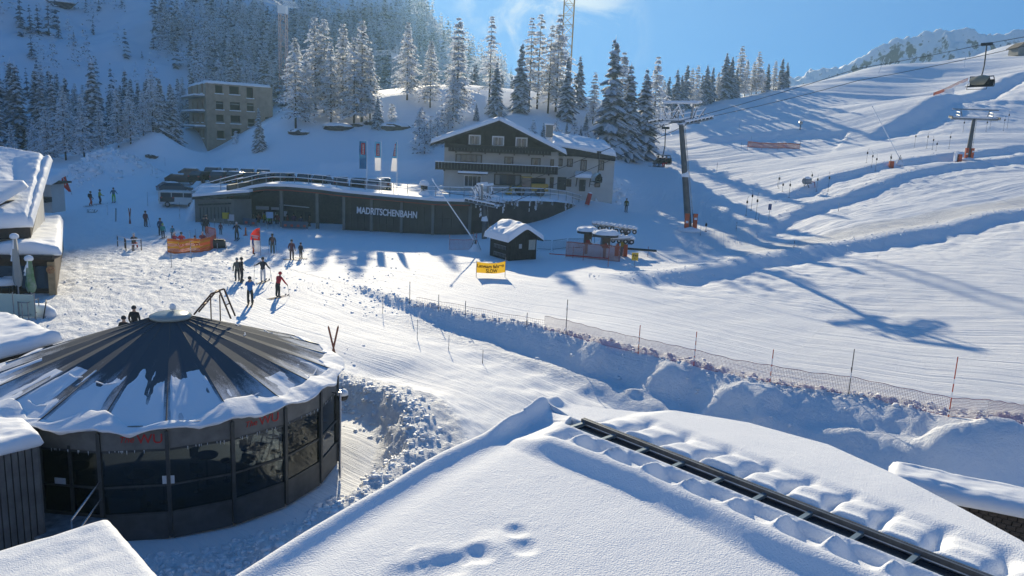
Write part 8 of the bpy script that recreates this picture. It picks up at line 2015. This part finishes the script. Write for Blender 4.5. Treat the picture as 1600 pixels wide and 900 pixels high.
    for i, px in enumerate((385, 396, 446, 456, 466, 476)):
        p = atY(px, 356, 87.5); g = Vector((p[0], p[1], gz(p[0], p[1]))); t = thing('queue_barrier', 'low blue and red queue barrier panel in front of the station hall', 'barrier', tuple(g), .05, 'queue barriers at the station'); mb = MB(); mb.box((0, 0, .55), (.75, .06, .8)); mb.build('panel', bl, t); mb = MB(); mb.box((0, -.04, .45), (.3, .03, .25)); mb.build('patch', rd, t)
    p = atY(384, 358, 82); g = gnd(384, 368); mb = MB(); mb.lathe((0, 0, 0), [(.28, 0), (.26, .05), (.10, .1), (.08, .8), (.03, .9)], 10); o = mb.build('orange_cone', mat('cone_orange', (.55, .10, .02), .6), None, loc=tuple(g)); tag(o, 'tall orange cone left of the blue jacketed person', 'cone')
build_terrace()
# ---------------------------------------------------------------- rocks under the hill trees
def build_rocks():
    rk = mat('dark_rock', (.09, .075, .07), .9, var=.4, vscale=1.5, bump=.6, bscale=4)
    for i, (px, py, s, lab) in enumerate([(467, 208, 1.5, 'flat dark rock left below the hill trees'), (527, 200, 2.2, 'dark brown rock between the hill trees'), (557, 196, 1.0, 'small rock at the foot of the front hill larch'), (581, 193, 1.2, 'small dark rock right of the front hill larch'), (616, 200, 2.2, 'dark rock under the lone sapling'), (236, 245, .9, 'small dark stone on the snow mound'), (90, 8, 6.0, 'rock outcrop high on the misty slope')]):
        g = gnd(px, py) if py > 100 else mtn_hit(px, py); rnd = random.Random(i); mb = MB(); vs = []; n, m = 12, 7
        for a in range(m+1):
            ph = math.pi*a/m
            for b in range(n): th = 2*math.pi*b/n; r = s*(.8+.4*rnd.random()); vs.append((r*math.sin(ph)*math.cos(th)*1.2, r*math.sin(ph)*math.sin(th)*.7, r*math.cos(ph)*.40))
        mb.add(vs, [(a*n+b, a*n+(b+1) % n, (a+1)*n+(b+1) % n, (a+1)*n+b) for a in range(m) for b in range(n)])
        root = thing('rock', lab, 'rock', (g.x, g.y, g.z)); mb.build('stone', rk, root)
        mb = MB(); mb.lathe((0, .2, s*.12), [(s*1.1, 0), (s*1.0, s*.15), (s*.6, s*.30), (.05, s*.34)], 12, squash=(1.15, .7)); mb.build('snow_cap', M_SNOW, root, smooth=True)
build_rocks()
# ---------------------------------------------------------------- ploughed snow chunks along the banks
def build_clods():
    rnd = np.random.RandomState(21); P = []
    def add(x, y, s): P.append((x, y, s))
    # rim and face of the piste bank
    for (a, b) in zip(E_PTS[:-1], E_PTS[1:]):
        l = math.hypot(b[0]-a[0], b[1]-a[1]); n = int(l*26); dx, dy = (b[0]-a[0])/l, (b[1]-a[1])/l
        for _ in range(n):
            t = rnd.rand()*l; o = rnd.normal(.15, .38) if rnd.rand() < .88 else rnd.uniform(.3, 3.4)
            add(a[0]+dx*t+dy*o, a[1]+dy*t-dx*o, .02+.09*rnd.rand()**2.6)
    for _ in range(1300):
        an = rnd.uniform(-1.2, 1.5); r = TENT_R+rnd.normal(2.7, .6); add(TENT_C[0]+r*math.cos(an), TENT_C[1]+r*math.sin(an), .02+.09*rnd.rand()**2.4)
    for _ in range(900):
        an = rnd.uniform(-1.7, -.3); r = TENT_R+rnd.uniform(.8, 2.6); add(TENT_C[0]+r*math.cos(an), TENT_C[1]+r*math.sin(an), .02+.09*rnd.rand()**2.4)
    for k in (0, 1, 2):
        pts = HB[k][0]
        for (a, b) in zip(pts[:-1], pts[1:]):
            l = math.hypot(b[0]-a[0], b[1]-a[1]); n = int(l*6); dx, dy = (b[0]-a[0])/l, (b[1]-a[1])/l
            for _ in range(n): t = rnd.rand()*l; o = rnd.normal(.3, .7); add(a[0]+dx*t+dy*o, a[1]+dy*t-dx*o,   .03+.07*rnd.rand()**2.4)
    for _ in range(1800):
        x = rnd.uniform(-36, -8); y = rnd.uniform(38, 82)
        if vnoise(np.array([x*.25]), np.array([y*.25]))[0] < .5: continue
        add(x, y, .02+.06*rnd.rand()**2)
    for bx, by, r, h in MD[:4]:
        for _ in range(120): a = rnd.rand()*6.28; q = rnd.rand()*r*1.2; add(bx+q*math.cos(a), by+q*math.sin(a), .1+.3*rnd.rand()**2)
    A = np.array(P); z = terrain(A[:, 0], A[:, 1]); n = len(A)
    cube = np.array([(-1, -1, -.6), (1, -1, -.6), (1, 1, -.6), (-1, 1, -.6), (-.8, -.8, .7), (.8, -.8, .7), (.8, .8, .7), (-.8, .8, .7)])
    V = cube[None]+rnd.uniform(-.42, .42, (n, 8, 3)); V *= A[:, 2][:, None, None]; V *= rnd.uniform(.6, 1.3, (n, 1, 3))
    ro = rnd.rand(n)*6.28; c, s = np.cos(ro)[:, None], np.sin(ro)[:, None]
    x = V[..., 0]*c-V[..., 1]*s+A[:, 0][:, None]; y = V[..., 0]*s+V[..., 1]*c+A[:, 1][:, None]; zz = V[..., 2]+z[:, None]+A[:, 2][:, None]*.02
    co = np.stack([x, y, zz], -1).reshape(-1, 3).astype(np.float32)
    F_ = np.array([(0, 3, 2, 1), (4, 5, 6, 7), (0, 1, 5, 4), (1, 2, 6, 5), (2, 3, 7, 6), (3, 0, 4, 7)]); Q = (F_[None]+8*np.arange(n)[:, None, None]).reshape(-1, 4)
    me = bpy.data.meshes.new('snow_chunks'); me.vertices.add(len(co)); me.vertices.foreach_set('co', co.ravel()); me.loops.add(Q.size); me.loops.foreach_set('vertex_index', Q.ravel().astype(np.int32))
    me.polygons.add(len(Q)); me.polygons.foreach_set('loop_start', (np.arange(len(Q))*4).astype(np.int32)); me.materials.append(M_SNOW); me.update(calc_edges=True)
    o = bpy.data.objects.new('snow_chunks', me); COL.objects.link(o); tag(o, 'broken chunks of ploughed snow scattered along the banks and the plaza', 'snow chunks', kind='stuff')
build_clods()
# ---------------------------------------------------------------- labels that single out members of a row by their order
ORD = ['leftmost', 'second', 'third', 'fourth', 'fifth', 'sixth', 'seventh', 'eighth', 'ninth', 'tenth', 'eleventh', 'twelfth', 'thirteenth', 'fourteenth', 'fifteenth', 'sixteenth', 'seventeenth', 'eighteenth', 'nineteenth', 'twentieth', 'twenty-first', 'twenty-second', 'twenty-third', 'twenty-fourth', 'twenty-fifth', 'twenty-sixth', 'twenty-seventh', 'twenty-eighth', 'twenty-ninth', 'thirtieth']
def ordinal(group, text):
    os_ = [o for o in COL.objects if o.parent is None and o.get('group') == group]
    os_.sort(key=lambda o: proj(o.location)[0])
    for i, o in enumerate(os_[:len(ORD)]): o['label'] = ORD[i]+(' ' if i == 0 else ' from the left, ')+text
for g_, t_ in [('frosted trees behind the block building', 'frosted tree rising behind the block building roof'), ('conifers on the mountain skyline', 'small dark conifer on the skyline of the mountain shoulder'),
               ('bare shrubs left of the lodge', 'bare frosted shrub on the slope beside the lodge'), ('queue barriers at the station', 'low blue and red queue barrier before the station hall'),
               ('platter hangers on the drag lift', 'thin dark platter hanger dangling on the drag lift line'), ('single trees on the misty mountain slope', 'lone conifer high on the shaded mountain slope'),
               ('small trees behind the lodge annexe', 'small snowy tree on the slope behind the lodge annexe'), ('stakes in the plaza', 'thin dark stake standing in the plaza snow'),
               ('posts of the orange mesh fence', 'short post of the orange mesh fence'), ('marker sticks on the right hand slope', 'tiny marker stick on the right hand slope'),
               ('sticks beside the groomed lane', 'thin dark stick beside the groomed lane'), ('dark conifers beyond the central crest', 'dark conifer beyond the crest of the central hill'), ('poles at the drag lift net', 'thin orange pole at the drag lift net')]:
    ordinal(g_, t_)
# ---------------------------------------------------------------- air
def build_haze():
    mb = MB(); x0, x1, y0, y1, z0, z1 = -900, 900, -900, 900, -40, 225
    vs = [(x, y, z) for z in (z0, z1) for x, y in ((x0, y0), (x1, y0), (x1, y1), (x0, y1))]
    mb.add(vs, [(0, 3, 2, 1), (4, 5, 6, 7), (0, 1, 5, 4), (1, 2, 6, 5), (2, 3, 7, 6), (3, 0, 4, 7)])
    m = bpy.data.materials.new('haze'); m.use_nodes = True; t = m.node_tree; t.nodes.clear()
    v = N(t, 'ShaderNodeVolumePrincipled'); v.inputs['Color'].default_value = (.42, .72, 1, 1); v.inputs['Density'].default_value = .00029; v.inputs['Anisotropy'].default_value = .5
    o_ = N(t, 'ShaderNodeOutputMaterial'); L(t, v.outputs[0], o_.inputs['Volume'])
    o = mb.build('haze', m); tag(o, kind='stuff')
build_haze()
